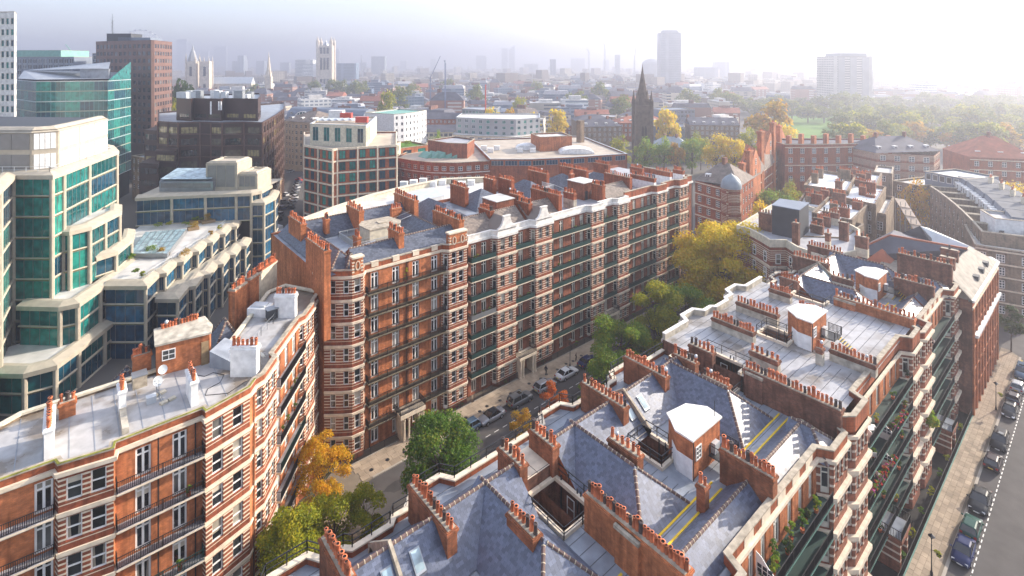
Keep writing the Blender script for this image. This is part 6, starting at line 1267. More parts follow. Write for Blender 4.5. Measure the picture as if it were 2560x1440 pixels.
for fr_, zt, n in (([(348, 165), (396, 163), (400, 170)], 24.6, 3), ([(388, 168), (440, 166), (446, 172)], 28.2, 5), ([(361, 180), (403, 178)], 33.2, 5)):
    f = [XY(*q) for q in fr_]; b = [(x + 12 * AX * .5, y + 12 * AY * 1.4) for x, y in f[::-1]]; m = MB(); m.prism(f + b, 0, zt); m.build('stepped_wing', ['panel_brown'], T)
    for i, (a, c) in enumerate(zip(f, f[1:])):
        L = math.hypot(c[0] - a[0], c[1] - a[1])
        for r in range(n):
            if L > 3: window(T, a, (c[0] - a[0], c[1] - a[1]), .5, zt - 3.4 - 3.8 * r, 'far41', L - 1, 2.1, -.03, 'panel_brown', 'glass_bronze')
T = bld('office_building', 'upper storeys of the dark brown office crowded with aerials', 'office building', [(441, 184), (478, 181), (484, 184), (552, 181), (560, 184), (645, 181), (652, 196)], 43.8, 24, 'panel_brown', 'lead', dict(sp=6.5, w=5, h=1.6, sh=4.6, n=1, top=5.2, kind='far41', fm='panel_brown', gm='glass_bronze'), par=.4, cap='panel_brown', z0=36)
RR = random.Random(21)
for i in range(18): boxon('roof_plant', ['pale steel cooling unit', 'grey ventilation box', 'white plant cabinet'][i % 3] + f', {ORD(i)} of the crowd on top of the brown office', 'roof plant', RR.uniform(452, 640), RR.uniform(185, 198), 43.4, 44.6 + RR.random() * 1.8, RR.uniform(1.2, 3.4), 2, ['steel_pale', 'grey_metal', 'render_white'][i % 3], group='plant on the brown office roof')
for px, z0, z1 in ((527, 38.5, 43), (547, 40.0, 43.0), (553, 40.0, 43)): x, y = XY(px, 180.4); m = MB(); m.box(x - .2, y - .2, z0, x + .2, y + .2, z1); tag(m.build('phone_antenna', ['render_white']), f'white panel antenna on the brown office parapet, {"left" if px < 540 else "middle" if px < 550 else "right"} one', 'antenna', 'white antennas on the brown office')
T = bld('office_tower', 'tall brown granite tower with a mast, behind the green glass wedge', 'tower', [(240, 262), (284, 256), (330, 251), (378, 246), (386, 247), (430, 268)], 67.2, 30, 'granite_brown', 'lead', dict(sp=3.05, w=2.1, h=2.1, sh=3.5, n=14, top=1.6, kind='far11', fm='granite_brown', gm='glass_far'), par=.5, cap='granite_brown', ray=True)
boxon('plant_room', 'dark plant room on top of the brown tower', 'plant room', 312, 262, 66.6, 71, 12, 8, 'container_dark'); boxon('plant_room', 'long low plant deck on the brown tower roof', 'plant room', 350, 262, 66.6, 69, 16, 8, 'blue_grey_roof')
x, y = XY(281, 270); m = MB(); m.bar((x, y, 67), (x, y, 79), .6, .6); m.bar((x, y, 79), (x, y, 82), .2)
for k in range(6): m.bar((x - .9, y, 69 + 2 * k), (x + .9, y, 70.6 + 2 * k), .12)
tag(m.build('radio_mast', ['grey_metal']), 'lattice radio mast on the brown tower', 'mast')
bld('office_building', 'dark glazed slab peeping out left of the brown tower', 'office building', [(231, 300), (244, 300)], 62, 12, 'blue_grey_roof', 'lead', dict(sp=2.6, w=2, h=2.4, sh=3.6, n=5, kind='far11', fm='steel_pale', gm='glass_far'))
T = thing('office_building', 'green blue glass wedge building with sloping grey roof', 'office building', (*XY(180, 205), 0))
wp = [XY(42, 214), XY(90, 199), XY(270, 206), XY(327, 226)]; zz = [50.2, 50.2, 50.6, 57.0]
for i, (a, b) in enumerate(zip(wp, wp[1:])):
    L = math.hypot(b[0] - a[0], b[1] - a[1]); k = max(2, int(L / 4.6)); u = (b[0] - a[0], b[1] - a[1])
    for r in range(10):
        for j in range(k): window(T, a, u, L * j / k, 49.4 - 3.9 * (r + 1), 'far31', L / k, 3.7, 0, 'teal_frame', 'glass_teal')
for r in range(11): m = MB(); m.band(wp, 49.2 - 3.9 * r, 49.42 - 3.9 * r, -.2, .12); m.build('floor_band', ['concrete_cream' if r % 2 else 'steel_pale'], T)
m = MB(); bk_ = [XY(322, 245), XY(60, 245)]; m.face([(*p, z) for p, z in zip(offs(wp, -.3), [50, 50, 50.2, 50.4])] + [(*bk_[0], 52), (*bk_[1], 53)]); m.prism([XY(200, 214), XY(272, 212), XY(276, 222), XY(215, 224)], 50, 54); m.face([(*XY(205, 213), 54.1), (*XY(272, 211.6), 54.1), (*XY(276, 240), 57), (*XY(60, 244), 53)]); m.build('roof', ['lead'], T)
m = MB(); m.face([(*wp[2], 49.5), (*wp[3], 49.5), (*wp[3], 57), ]); m.face([(*wp[3], 49.5), (*bk_[0], 49.5), (*bk_[0], 54), (*wp[3], 57)]); m.build('glass_fin', ['glass_teal'], T)
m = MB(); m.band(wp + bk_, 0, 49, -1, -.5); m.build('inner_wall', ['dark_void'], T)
bld('office_tower', 'cream office tower cut by the left edge of the view', 'tower', [(-70, 168), (36, 165), (41, 172)], 72.5, 20, 'stone_white', 'felt_grey', dict(sp=1.75, w=1.15, h=2.0, sh=3.5, n=14, top=1.9, kind='far11', fm='stone_cream', gm='glass_teal'), ray=True)
bld('office_building', 'dark office with turquoise glass top behind the cream tower', 'office building', [(42, 305), (185, 300)], 60, 30, 'blue_grey_roof', 'lead', dict(sp=3.3, w=2.7, h=2.6, sh=3.4, n=4, kind='far21', fm='steel_pale', gm='glass_far'))
bld('rooftop_pavilion', 'turquoise glass storey on top of the dark office', 'roof pavilion', [(42, 306), (152, 303)], 64, 18, 'copper_green', 'lead', z0=59.5, par=.3)
bld('brick_house', 'small tan brick building seen between the glass wedge and the brown office', 'building', [(330, 215), (362, 210)], 18, 14, 'brick_stock', 'lead', dict(sp=3, w=1.3, h=1.8, sh=3.4, n=4, kind='far22'))
# red and white gridded offices across the street
T = bld('office_building', 'red brick office with a cream grid of frames and teal windows', 'office building', [(760, 168), (832, 159.5), (843, 161), (992, 168)], 29.8, 34, 'brick_red', 'flat_roof_tan', dict(sp=3.1, w=1.9, h=2.6, sh=3.6, n=7, top=.7, kind='far21', fm='container_dark', gm='glass_teal'), par=.5, cap='stone_cream', ray=True)
f = [XY(760, 168), XY(832, 159.5), XY(843, 161), XY(992, 168)]
for k in range(8): m = MB(); m.band(f, 29.3 - 3.6 * k, 29.75 - 3.6 * k, -.05, .18); m.build('frame_rail', ['stone_cream'], T)
for a, b, n in ((f[0], f[1], 2), (f[2], f[3], 3)):
    for i in range(n + 1): p = V((*a, 0)).lerp(V((*b, 0)), i / n); m = MB(); m.box(p.x - .22, p.y - .22, 0, p.x + .22, p.y + .22, 29.9); m.build('frame_post', ['stone_cream'], T)
T = bld('rooftop_storey', 'cream and glass set back storey on the red gridded office', 'roof storey', [(775, 172), (915, 166), (925, 175)], 36.2, 22, 'render_cream', 'flat_roof_tan', dict(sp=4.2, w=2.2, h=4.6, sh=6, n=1, top=.9, kind='far21', fm='grey_metal', gm='glass_teal'), z0=29.3, par=.5, cap='steel_pale')
for i in range(6): p = XY(800 + 17 * i, 182); m = MB(); m.hexa([(p[0] - 1.3, p[1] - 1.4, 36.3), (p[0] + 1.3, p[1] - 1.4, 36.3), (p[0] + 1.3, p[1] + 1.4, 36.9), (p[0] - 1.3, p[1] + 1.4, 36.9), (p[0] - 1.3, p[1] - 1.4, 36.4), (p[0] + 1.3, p[1] - 1.4, 36.4), (p[0] + 1.3, p[1] + 1.4, 37), (p[0] - 1.3, p[1] + 1.4, 37)]); tag(m.build('roof_panel', ['steel_pale']), f'{ORD(i)} tilted solar panel from the left on the cream roof storey', 'solar panel', 'solar panels on the cream roof storey')
boxon('roof_plant', 'red plant box behind the solar panels', 'roof plant', 866, 188, 36, 38.2, 4, 2, 'crane_red'); boxon('roof_plant', 'second red plant box at the right end of the cream roof storey', 'roof plant', 905, 178, 36, 37.8, 4, 2, 'crane_red'); boxon('roof_plant', 'white plant box behind the solar panels', 'roof plant', 842, 190, 36, 39, 5, 3, 'render_white')
bld('apartment_block', 'tan stone corner building closing the narrow street', 'building', [(706, 279), (735, 272), (782, 270)], 25.5, 24, 'stone_tan', 'roof_brown', dict(sp=2.55, w=1.25, h=1.9, sh=3.2, n=7, top=1.2, kind='far22', fm='stone_cream'), hip=5)
bld('apartment_block', 'white curved apartment block with small square windows', 'building', [(985, 268), (1012, 272), (1040, 280), (1066, 292)], 30, 20, 'render_white', 'copper_green', dict(sp=3.1, w=1.2, h=1.6, sh=3.3, n=7, top=1.1, kind='far22', fm='grey_metal'), hip=None)
T = bld('apartment_block', 'cream terraced building with a roof garden beside the white curved block', 'building', [(918, 196), (985, 205), (1002, 212)], 24.2, 22, 'render_cream', 'flat_roof_tan', dict(sp=5, w=2.4, h=2.2, sh=3.4, n=2, kind='far21', gm='glass_teal', fm='grey_metal'))
bld('apartment_block', 'low red brick and green balcony wing below the white curved block', 'building', [(1000, 212), (1072, 222)], 21.5, 16, 'brick_orange', 'grass', dict(sp=6, w=4, h=2, sh=3.4, n=2, kind='far31', gm='glass_teal', fm='green_paint'))
for i, (px, Y, r, h) in enumerate(((962, 206, 2.6, 5), (940, 205, 1.6, 2.6), (1020, 222, 2, 2))): p = XY(px, Y); bush(['largest', 'left', 'right'][i] + ' leafy shrub on the cream roof garden', p[0], p[1], 24 if px < 1000 else 21, r, h, 'leaf_light', 500, .3, 330 + i, group='shrubs on the roof garden')
T = bld('warehouse', 'long curved red brick warehouse with a white band under its top windows', 'building', [(985, 202), (1030, 196), (1080, 192), (1140, 191), (1226, 195)], 19.6, 44, 'brick_red', 'flat_roof_tan', dict(sp=3.3, w=1.7, h=1.7, sh=3.6, n=3, top=1.3, kind='far22', fm='white_paint'), courses=(16.0,), cmat='stone_white')
T = bld('warehouse', 'right half of the brick warehouse with a glazed top storey and pale roof', 'building', [(1226, 194), (1330, 194), (1430, 198), (1568, 206)], 20.4, 52, 'brick_red', 'flat_roof_tan', dict(sp=5.4, w=4.6, h=1.9, sh=3.6, n=1, top=.5, kind='far41', gm='glass_blue', fm='grey_metal'), par=.6, cap='steel_pale')
bld('plant_room', 'brick plant room in the middle of the warehouse roof', 'plant room', [(1350, 214), (1430, 218)], 25.8, 12, 'brick_orange', 'felt_pale', z0=19.5)
bld('plant_room', 'cream and brick plant room on the left half of the warehouse roof', 'plant room', [(1118, 205), (1168, 203), (1186, 216)], 24.8, 12, 'brick_brown', 'felt_grey', z0=19)
x, y = XY(1451, 240); m = MB(); m.box(x - 1.3, y - 1.3, 18, x + 1.3, y + 1.3, 30); tag(m.build('chimney', ['brick_stock']), 'tall square stock brick chimney on the warehouse roof', 'chimney')
for i in range(10): boxon('cooling_unit', f'{ORD(i)} white cooling unit on the warehouse roof', 'cooling unit', [1300, 1316, 1332, 1398, 1414, 1430, 1446, 1210, 1226, 1242][i], 212 + 6 * (i % 2), 20, 21.6, 2.4, 1.6, 'render_white', group='cooling units on the warehouse roof')
for i in range(5): p = XY(1062 + 17 * i, 206); m = MB(); m.prism([(p[0] - 1.4, p[1] - 3), (p[0] + 1.4, p[1] - 3), (p[0] + 1.4, p[1] + 3), (p[0] - 1.4, p[1] + 3)], 19, 19, zt=[19.2, 21.2, 21.2, 19.2]); tag(m.build('saw_tooth_rooflight', ['copper_green']), f'{ORD(i)} saw tooth rooflight from the left on the warehouse roof', 'rooflight', 'saw tooth rooflights')
def pvault(label, px, Y, w_, d_, z, r): 
    x, y = XY(px, Y); T = thing('rooflight', label, 'rooflight', (x, y, z)); m = MB(); n = 10; rz = math.atan2(-AY, AX); M = Mx.Translation((x, y, z)) @ Mx.Rotation(rz, 4, 'Z')
    for k in range(n): a, b = math.pi * k / n, math.pi * (k + 1) / n; m.face([(-w_ / 2 * math.cos(a), -d_ / 2, r * math.sin(a)), (-w_ / 2 * math.cos(b), -d_ / 2, r * math.sin(b)), (-w_ / 2 * math.cos(b), d_ / 2, r * math.sin(b)), (-w_ / 2 * math.cos(a), d_ / 2, r * math.sin(a))])
    m.face([(-w_ / 2 * math.cos(math.pi * k / n), -d_ / 2, r * math.sin(math.pi * k / n)) for k in range(n + 1)]); m.build('vault', ['render_white'], T, M)
pvault('white vaulted rooflight right of the brick plant room', 1440, 212, 14, 8, 20, 2.2); pvault('white vaulted rooflight left of the brick plant room', 1318, 222, 10, 6, 20, 2)
T = bld('hotel', 'pale glass and steel block with a planted roof terrace', 'building', [(1140, 302), (1210, 294), (1290, 290), (1350, 300)], 25, 24, 'wall_grey_far', 'felt_pale', dict(sp=4.2, w=2.0, h=1.9, sh=3.2, n=3, top=.7, kind='far21', gm='glass_teal', fm='steel_pale'), cap='steel_pale')
bld('hotel', 'cream podium with dark window bays under the pale glass block', 'building', [(1130, 290), (1210, 284), (1300, 280), (1362, 292)], 16.5, 20, 'stone_cream', 'felt_pale', dict(sp=4.4, w=2.8, h=2.6, sh=3.6, n=2, top=.8, kind='far21', gm='glass_far', fm='grey_metal'))
T = thing('cinema_roof', 'flat pale roof with cream parapet curving behind the corner block', 'building', (*XY(1000, 130), 0))
cq = [P(742, 566, 22), P(840, 528, 22), P(930, 497, 22), P(1020, 474, 22), P(1110, 456, 22), P(1215, 452, 22), P(1225, 480, 22), P(1020, 535, 22), P(860, 585, 22)]; m = MB(); m.prism([(p.x, p.y) for p in cq][::-1], 0, 21.6); m.build('body', ['render_cream'], T)
m = MB(); m.face([(p.x, p.y, 21.63) for p in cq[::-1]]); m.build('roof', ['felt_pale'], T); m = MB(); m.band([(p.x, p.y) for p in cq[:6]], 21, 22.9, -.6, .4); m.band([(p.x, p.y) for p in cq[:6]], 22.9, 23.1, -.8, .6); m.build('parapet', ['render_cream'], T)
m = MB(); w4 = [P(1000, 497, 22), P(1085, 480, 22), P(1110, 500, 22), P(1030, 520, 22)]; m.hexa([(p.x, p.y, z) for z in (21.6, 23.2) for p in w4]); m.build('ribbed_roof', ['steel_pale'], T)
for i in range(8): boxon('cooling_unit', f'{ORD(i)} white cooling box from the left behind the corner block roofs', 'cooling unit', 1010 + 24 * i, 146 + (i % 3) * 2, 21.6, 22.9, 2.0, 1.4, 'render_white', group='cooling boxes behind the corner block')
T = bld('apartment_block', 'slate blue apartment block with two great arched windows in its vaulted roof', 'building', [(714, 372), (905, 352)], 14, 20, 'blue_grey_roof', 'lead', dict(sp=5, w=2.2, h=2.2, sh=3.5, n=2, kind='far22'))
a, b = V((*XY(714, 372), 0)), V((*XY(905, 352), 0)); u = (b - a).normalized(); n_ = V((-u.y, u.x, 0)); L = (b - a).length; m = MB()
pr = [(0, 14), (.3, 18), (2, 21.5), (5, 24), (9, 25), (14, 24), (18, 20), (20, 14)]
for (d0, z0), (d1, z1) in zip(pr, pr[1:]): m.face([(*(a + n_ * d0).xy, z0), (*(b + n_ * d0).xy, z0), (*(b + n_ * d1).xy, z1), (*(a + n_ * d1).xy, z1)])
m.face([(*(a + n_ * d).xy, z) for d, z in pr]); m.face([(*(b + n_ * d).xy, z) for d, z in pr[::-1]]); m.build('vaulted_roof', ['blue_grey_roof'], T)
for f_ in (.24, .8):
    c = a + u * L * f_; m = MB(); q = [c + u * 8 * math.cos(math.pi * k / 12) - n_ * .5 + V((0, 0, 15 + 7.5 * math.sin(math.pi * k / 12))) for k in range(13)]; m.face([p[:] for p in q]); m.build('arched_window', ['glass_teal'], T)
    m = MB()
    for p, r in zip(q, q[1:]): m.bar(p, r, .5, .5)
    for k in range(1, 6): x_ = -8 + 16 * k / 6; hh = 7.5 * math.sqrt(max(0, 1 - (x_ / 8) ** 2)); m.bar(c + u * x_ - n_ * .6 + V((0, 0, 15)), c + u * x_ - n_ * .6 + V((0, 0, 15 + hh)), .3)
    for hh in (2.5, 5): w_ = 8 * math.sqrt(1 - (hh / 7.5) ** 2); m.bar(c - u * w_ - n_ * .6 + V((0, 0, 15 + hh)), c + u * w_ - n_ * .6 + V((0, 0, 15 + hh)), .3)
    m.build('glazing_bar', ['white_paint'], T)
for f_ in (.06, .44, .55, .63): window(T, (a + u * L * f_).xy[:], u.xy[:], 0, 16.5, 'far22', 2.0, 2.0, -1.1); window(T, (a + u * L * f_).xy[:], u.xy[:], 0, 20.4, 'far22', 2.0, 1.6, .4)
# ------------------------------------------------------------------ right of the long block
T = bld('mansion_block', 'red brick gabled mansions with a domed corner turret beyond the golden tree', 'mansion block', [(1738, 160), (1806, 151), (1818, 147), (1838, 148), (1848, 152)], 20.2, 16, 'brick_red', 'roof_brown', dict(sp=3.0, w=1.5, h=1.9, sh=3.3, n=5, top=1.0, kind='far23', fm='white_paint'), courses=(16.6, 13.3, 10, 19.9), hip=5, sides=(False, True))
x, y = XY(1828, 149); m = MB(); m.tube((x, y, 0), (x, y, 20.6), 2.7, n=12); m.build('turret', ['brick_banded'], T); m = MB(); m.lathe((x, y, 20.6), [(2.9, 0), (2.85, .8), (2.5, 2.0), (1.7, 3.0), (.7, 3.6), (.05, 4.1), (.03, 4.8)], 14); m.build('dome', ['dome_lead'], T, None, True)
for i, (px, Y, zz_, w_) in enumerate(((1872, 172, 27.5, 2.8), (1902, 190, 31.5, 2.8), (1932, 205, 33, 2.6), (1947, 212, 31, 2.4), (1855, 166, 24.5, 2.0))):
    x, y = XY(px, Y); w_ *= .8; m = MB(); m.box(x - w_ / 2, y - .8, 8, x + w_ / 2, y + .8, zz_ - .8); m.box(x - w_ / 2 - .2, y - 1, zz_ - .8, x + w_ / 2 + .2, y + 1, zz_); o = m.build('chimney_stack', ['brick_orange'], T)
    for k in range(5): put('chimney_pot', POT[k % 3], o, Mx.Translation((x - w_ / 2 + .3 + k * (w_ - .6) / 4, y, zz_)))
for px, Y, zt in ((1888, 172, 27), (1925, 196, 29.5), (1950, 214, 30)):
    p = V((*XY(px - 12, Y), 0)); q_ = V((*XY(px + 14, Y + 12), 0)); mid = p.lerp(q_, .5); m = MB(); m.face([(*p.xy, 0), (*q_.xy, 0), (*q_.xy, zt - 6), (*mid.xy, zt), (*p.xy, zt - 6)]); bk2 = V((12 * AX, 12 * AY, 0)); m.face([(*p.xy, zt - 6), (*mid.xy, zt), (*(mid + bk2).xy, zt), (*(p + bk2).xy, zt - 6)]); m.face([(*mid.xy, zt), (*q_.xy, zt - 6), (*(q_ + bk2).xy, zt - 6), (*(mid + bk2).xy, zt)]); m.build('gable', ['brick_orange'], T)
    window(T, p.xy[:], (q_ - p).xy[:], (q_ - p).length / 2 - .8, zt - 5.4, 'far23', 1.6, 2.0, -.05); window(T, p.xy[:], (q_ - p).xy[:], (q_ - p).length / 2 - .8, zt - 9, 'far23', 1.6, 2.0, -.05)
bld('mansion_block', 'row of gabled red brick houses running back from the domed turret', 'mansion block', [(1850, 160), (1880, 176), (1915, 196), (1960, 222)], 17.5, 14, 'brick_red', 'roof_brown', dict(sp=3.4, w=1.4, h=1.9, sh=3.4, n=4, top=1.0, kind='far23', fm='white_paint'), courses=(16.6, 13.2, 9.8), hip=5, ray=True)
def roofset(label, pts, z, wall, roofm, par_mat, h=1.0, group=None, name='mansion_block', cat='mansion block', z0=0.0):
    q = [P(px, py, z) for px, py in pts]; q = [(p.x, p.y) for p in q]; T = thing(name, label, cat, (*q[0], 0), group); m = MB(); m.prism(q, z0, z - .05); m.build('wall', [wall], T); m = MB(); m.face([(*p, z) for p in offs(q, -.1, True)]); m.build('roof', [roofm], T)
    m = MB(); m.band(q, z - .5, z + h, -.35, .05, 0, True); m.build('parapet', [par_mat], T); return T, q
T, q = roofset('grey flat roofed block with a curved cream parapet and black roof box', [(1842, 574), (1872, 582), (1902, 598), (1925, 612), (1965, 612), (1990, 628), (2060, 655), (2140, 640), (2150, 585), (2080, 545), (2010, 520), (1930, 520)], 20.2, 'brick_banded', 'felt_grey', 'render_cream')
for i in (1, 2, 3, 4, 5):
    for k in range(4): a, b = q[i], q[i + 1]; L = math.hypot(b[0] - a[0], b[1] - a[1]); window(T, a, (b[0] - a[0], b[1] - a[1]), L / 2 - .5, 16.4 - 3.2 * k, 'sash', 1.0, 2.0, -.04)
course(T, q[0:7], [16.0, 12.8, 9.6], pr=.2)
p4 = [P(1930, 585, 20.2), P(1998, 600, 20.2), P(2022, 578, 20.2), P(1950, 566, 20.2)]; Bx = thing('plant_box', 'big matt black plant box on the grey flat roof', 'plant box', p4[0][:]); m = MB(); m.prism([(p.x, p.y) for p in p4], 20.2, 26.2); m.build('casing', ['container_dark'], Bx); m = MB(); m.prism(offs([(p.x, p.y) for p in p4], .1, True), 26.2, 26.35); m.build('lid', ['blue_grey_roof'], Bx)
for i, (px, py, n, zz_, lo) in enumerate(((1915, 575, 5, 24, 0), (1990, 610, 1, 24.6, 0), (2070, 622, 0, 23.4, 1), (2078, 560, 6, 23, 1), (2155, 640, 3, 24, 1), (2110, 600, 2, 24, 0))): p = P(px, py, 20.3); stack(T, 'y', p.x, p.y - (.4 + .2 * n), p.y + (.4 + .2 * n), 20.2, zz_, max(n, 1), .9, 'brick_sooty_shaded', 'render_cream' if lo else None, 1.6 if lo else 0)
wr = random.Random(4)
WR = [('white asphalt roof of a tall brown brick house, nearest of the cluster', [(1995, 600), (2110, 605), (2160, 570), (2060, 545)], 19.5), ('white roofed brown house with green clad gable in the cluster', [(2030, 540), (2130, 560), (2170, 520), (2070, 500)], 21), ('brown brick house with white roof and many pots, left of the orange tree', [(1990, 520), (2060, 530), (2090, 490), (2020, 475)], 20), ('white roofed house behind the cluster with a raised turret', [(2080, 495), (2190, 520), (2215, 475), (2110, 455)], 21.5), ('distant white roofed house at the top of the cluster', [(2010, 470), (2120, 485), (2140, 445), (2040, 430)], 22), ('brown house with pale roof and long windows facing the camera', [(2125, 525), (2215, 545), (2235, 500), (2150, 490)], 19), ('small white roofed house in the middle of the cluster', [(2105, 460), (2190, 470), (2205, 440), (2130, 430)], 21)]
for i, (lb, pts, z) in enumerate(WR):
    T, q = roofset(lb, pts, z, 'brick_stock' if i % 2 else 'brick_brown', 'render_white' if i != 5 else 'felt_pale', 'brick_stock', .9, 'white roofed houses')
    a, b = q[0], q[1]; L = math.hypot(b[0] - a[0], b[1] - a[1])
    for k in range(2):
        for j in range(3): window(T, a, (b[0] - a[0], b[1] - a[1]), L * (j + .5) / 3 - .6, z - 3.2 - 3.2 * k, 'far23', 1.3, 2.0, -.05)
    for _ in range(4):
        t_, s_ = wr.uniform(.15, .85), wr.uniform(.1, .9); p = V((*q[0], 0)).lerp(V((*q[1], 0)), t_).lerp(V((*q[3], 0)).lerp(V((*q[2], 0)), t_), s_); n = wr.randint(3, 8); stack(T, wr.choice('xy'), p.x if 1 else 0, 0, 0, 0, 0, 0) if 0 else stack(T, 'y', p.x, p.y - .2 * n, p.y + .2 * n, z - .2, z + wr.uniform(1.8, 3.2), n, .9, wr.choice(('brick_sooty_shaded', 'brick_stock', 'brick_brown')))
# slate hall, chapel roof, dark terrace, stock brick block with cream windows
T = thing('hall', 'long dark slate roof with red ridge behind the right hand row', 'building', P(2230, 600, 18)[:])
e = [P(2102, 642, 17.6), P(2398, 676, 17.6), P(2440, 640, 17.6), P(2235, 575, 17.6)]; r0, r1 = P(2225, 588, 22.2), P(2418, 622, 22.2); m = MB(); m.face([e[0], e[1], r1, r0]); m.face([e[1], e[2], r1]); m.face([e[2], e[3], r0, r1]); m.face([e[3], e[0], r0]); m.build('roof', ['roof_slate_far'], T); m = MB(); m.bar(r0, r1, .35); m.bar(e[0], r0, .3); m.build('ridge', ['roof_tile_red'], T); m = MB(); m.prism([(p.x, p.y) for p in e], 0, 17.55); m.build('wall', ['brick_red'], T)
for px, py in ((2125, 640), (2205, 655)):
    p = P(px, py, 17.6); m = MB(); m.face([(p.x - 2.4, p.y - 2.4, 17.6), (p.x + 2.4, p.y - 2.4, 17.6), (p.x, p.y, 20.2)]); m.face([(p.x + 2.4, p.y - 2.4, 17.6), (p.x + 2.4, p.y + 2.4, 17.6), (p.x, p.y, 20.2)]); m.face([(p.x - 2.4, p.y + 2.4, 17.6), (p.x - 2.4, p.y - 2.4, 17.6), (p.x, p.y, 20.2)]); m.build('pavilion_roof', ['roof_tile_red'], T)
T = thing('chapel', 'slate roofed chapel with a bright lead slope and round arched gable', 'building', P(2300, 590, 16)[:]); e = [P(2235, 590, 17), P(2330, 612, 17), P(2440, 622, 17), P(2320, 570, 17)]; r0, r1 = P(2300, 565, 20.5), P(2330, 596, 20.5); m = MB(); m.face([e[0], e[1], r1, r0]); m.face([e[3], e[0], r0]); m.build('roof', ['roof_slate_far'], T); m = MB(); m.face([e[1], e[2], r0, r1]); m.face([e[2], e[3], r0]); m.build('lead_slope', ['steel_pale'], T); m = MB(); m.prism([(p.x, p.y) for p in e], 0, 17); m.build('wall', ['brick_red'], T)
for i in range(6):
    Ya, Yb = 163 - 7.4 * i, 163 - 7.4 * (i + 1) + .4; pa_, pb2 = 2325 + 21.5 * i, 2325 + 21.5 * (i + 1)
    T = bld('terraced_house', ['dark brick terrace house with sunken roof behind scaffolding', 'second dark terrace house in the row', 'third dark terrace house in the row', 'dark terrace house in the middle right of the row', 'dark terrace house next to the nearest one', 'nearest dark brick terrace house of the row'][i], 'house', [(pa_, Ya), (pb2, Yb)], 17.6, 9, 'brick_stock', 'roof_brown', dict(sp=3.4, w=1.1, h=1.8, sh=3.2, n=4, top=1.6, kind='far22', fm='white_paint'), 'dark brick terrace', par=.8, zroof=15.8)
    f0 = V((*XY(pa_ + 50, Ya + 3), 0)); f1 = V((*XY(pb2 + 46, Yb + 3), 0)); u = (f1 - f0).normalized(); n_ = V((-u.y, u.x, 0)); bk2 = n_ * 11; m = MB(); m.hexa([(*f0.xy, 12), (*f1.xy, 12), (*(f1 + bk2).xy, 12), (*(f0 + bk2).xy, 12), (*(f0 + n_ * 2).xy, 20.5), (*(f1 + n_ * 2).xy, 20.5), (*(f1 + bk2).xy, 20.5), (*(f0 + bk2).xy, 20.5)], 0, 1); m.build('mansard_roof', ['blue_grey_roof', 'felt_dark'], T)
    for j in range(3): p = f0.lerp(f1, (j + .5) / 3) + n_ * .9; d = MB(); d.box(-.7, -.5, 17.2, .7, 1.2, 19.2); d.build('dormer', ['white_paint'], T, mats4((p.x, p.y), u.xy)); window(T, (p - u * .55 - n_ * .52).xy[:], u.xy[:], 0, 17.4, 'far12', 1.1, 1.6, 0)
    c = f0.lerp(f1, .95) + n_ * 8; stack(T, 'x', c.y, c.x - 1.6, c.x + 1.6, 20, 22.3, 8, .9, 'render_cream')
T = bld('apartment_block', 'stock brick apartment block with cream framed sash windows at the right edge', 'building', [(2438, 117), (2470, 115.5), (2600, 111)], 15.2, 18, 'brick_stock', 'felt_pale', dict(sp=4.0, w=1.5, h=1.8, sh=2.8, n=5, top=1.1, kind='far33', fm='white_paint'), courses=(14.9, 12.1, 9.3, 6.5, 3.7), par=.9)
bld('roof_house', 'white rendered stair house with black door on the stock brick block', 'roof house', [(2488, 121), (2560, 119)], 20, 8, 'render_white', 'felt_grey', z0=15, par=.5); x, y = XY(2503, 120.3); m = MB(); m.box(x - .5, y - .45, 15, x + .5, y + .3, 17.4); tag(m.build('door', ['container_dark'], bpy.data.objects['roof_house']))
T = bld('mansion_block', 'long red brick crescent with white sashes and many chimneys along the park', 'mansion block', [(1962, 205), (2050, 205), (2140, 207), (2230, 206)], 24.2, 16, 'brick_red', 'roof_slate_far', dict(sp=4.4, w=1.7, h=2.1, sh=3.6, n=4, top=1.5, kind='far23'), courses=(23.2, 16.2))
for i in range(9): x, y = XY(1972 + 31 * i, 211); m = MB(); m.box(x - 1.1, y - .7, 23.5, x + 1.1, y + .7, 27 + .7 * (i % 2)); m.build('chimney_stack', ['brick_orange'], T)
bld('mansion_block', 'banded red and cream mansion block with dark mansard roof', 'mansion block', [(2190, 196), (2335, 190), (2350, 200)], 22.5, 16, 'brick_banded', 'roof_slate_far', dict(sp=4.0, w=1.8, h=2.0, sh=3.4, n=3, top=.8, kind='far23'), hip=5)
bld('mansion_block', 'long brick block with tiled gables at the far right edge', 'mansion block', [(2425, 196), (2600, 190)], 21, 20, 'brick_red', 'roof_tile_red', dict(sp=4.0, w=1.5, h=1.9, sh=3.4, n=4, top=1.5, kind='far22'), hip=7, courses=(20.2, 16.5))
bld('brick_house', 'brown brick house with pale windows left of the glazed roof extension', 'house', [(2186, 178), (2230, 175)], 19, 14, 'brick_stock', 'felt_pale', dict(sp=4, w=1.4, h=1.8, sh=3.3, n=4, kind='far22'))
bld('brick_house', 'ochre brick house beside the orange tree', 'house', [(2232, 176), (2300, 168)], 16.5, 16, 'brick_stock', 'felt_pale', dict(sp=4, w=1.4, h=1.8, sh=3.3, n=3, kind='far22'))
bld('rooftop_storey', 'grey metal roof extension with glazed end', 'roof storey', [(2312, 172), (2418, 160)], 20.5, 14, 'blue_grey_roof', 'steel_pale', dict(sp=2.2, w=1.6, h=2.0, sh=4, n=1, top=.5, kind='far11', gm='glass_far'), z0=12, par=.3)
Sc = thing('scaffold', 'scaffold tower with pale boards on the brown house beside the orange tree', 'scaffold', P(2280, 570, 10)[:])
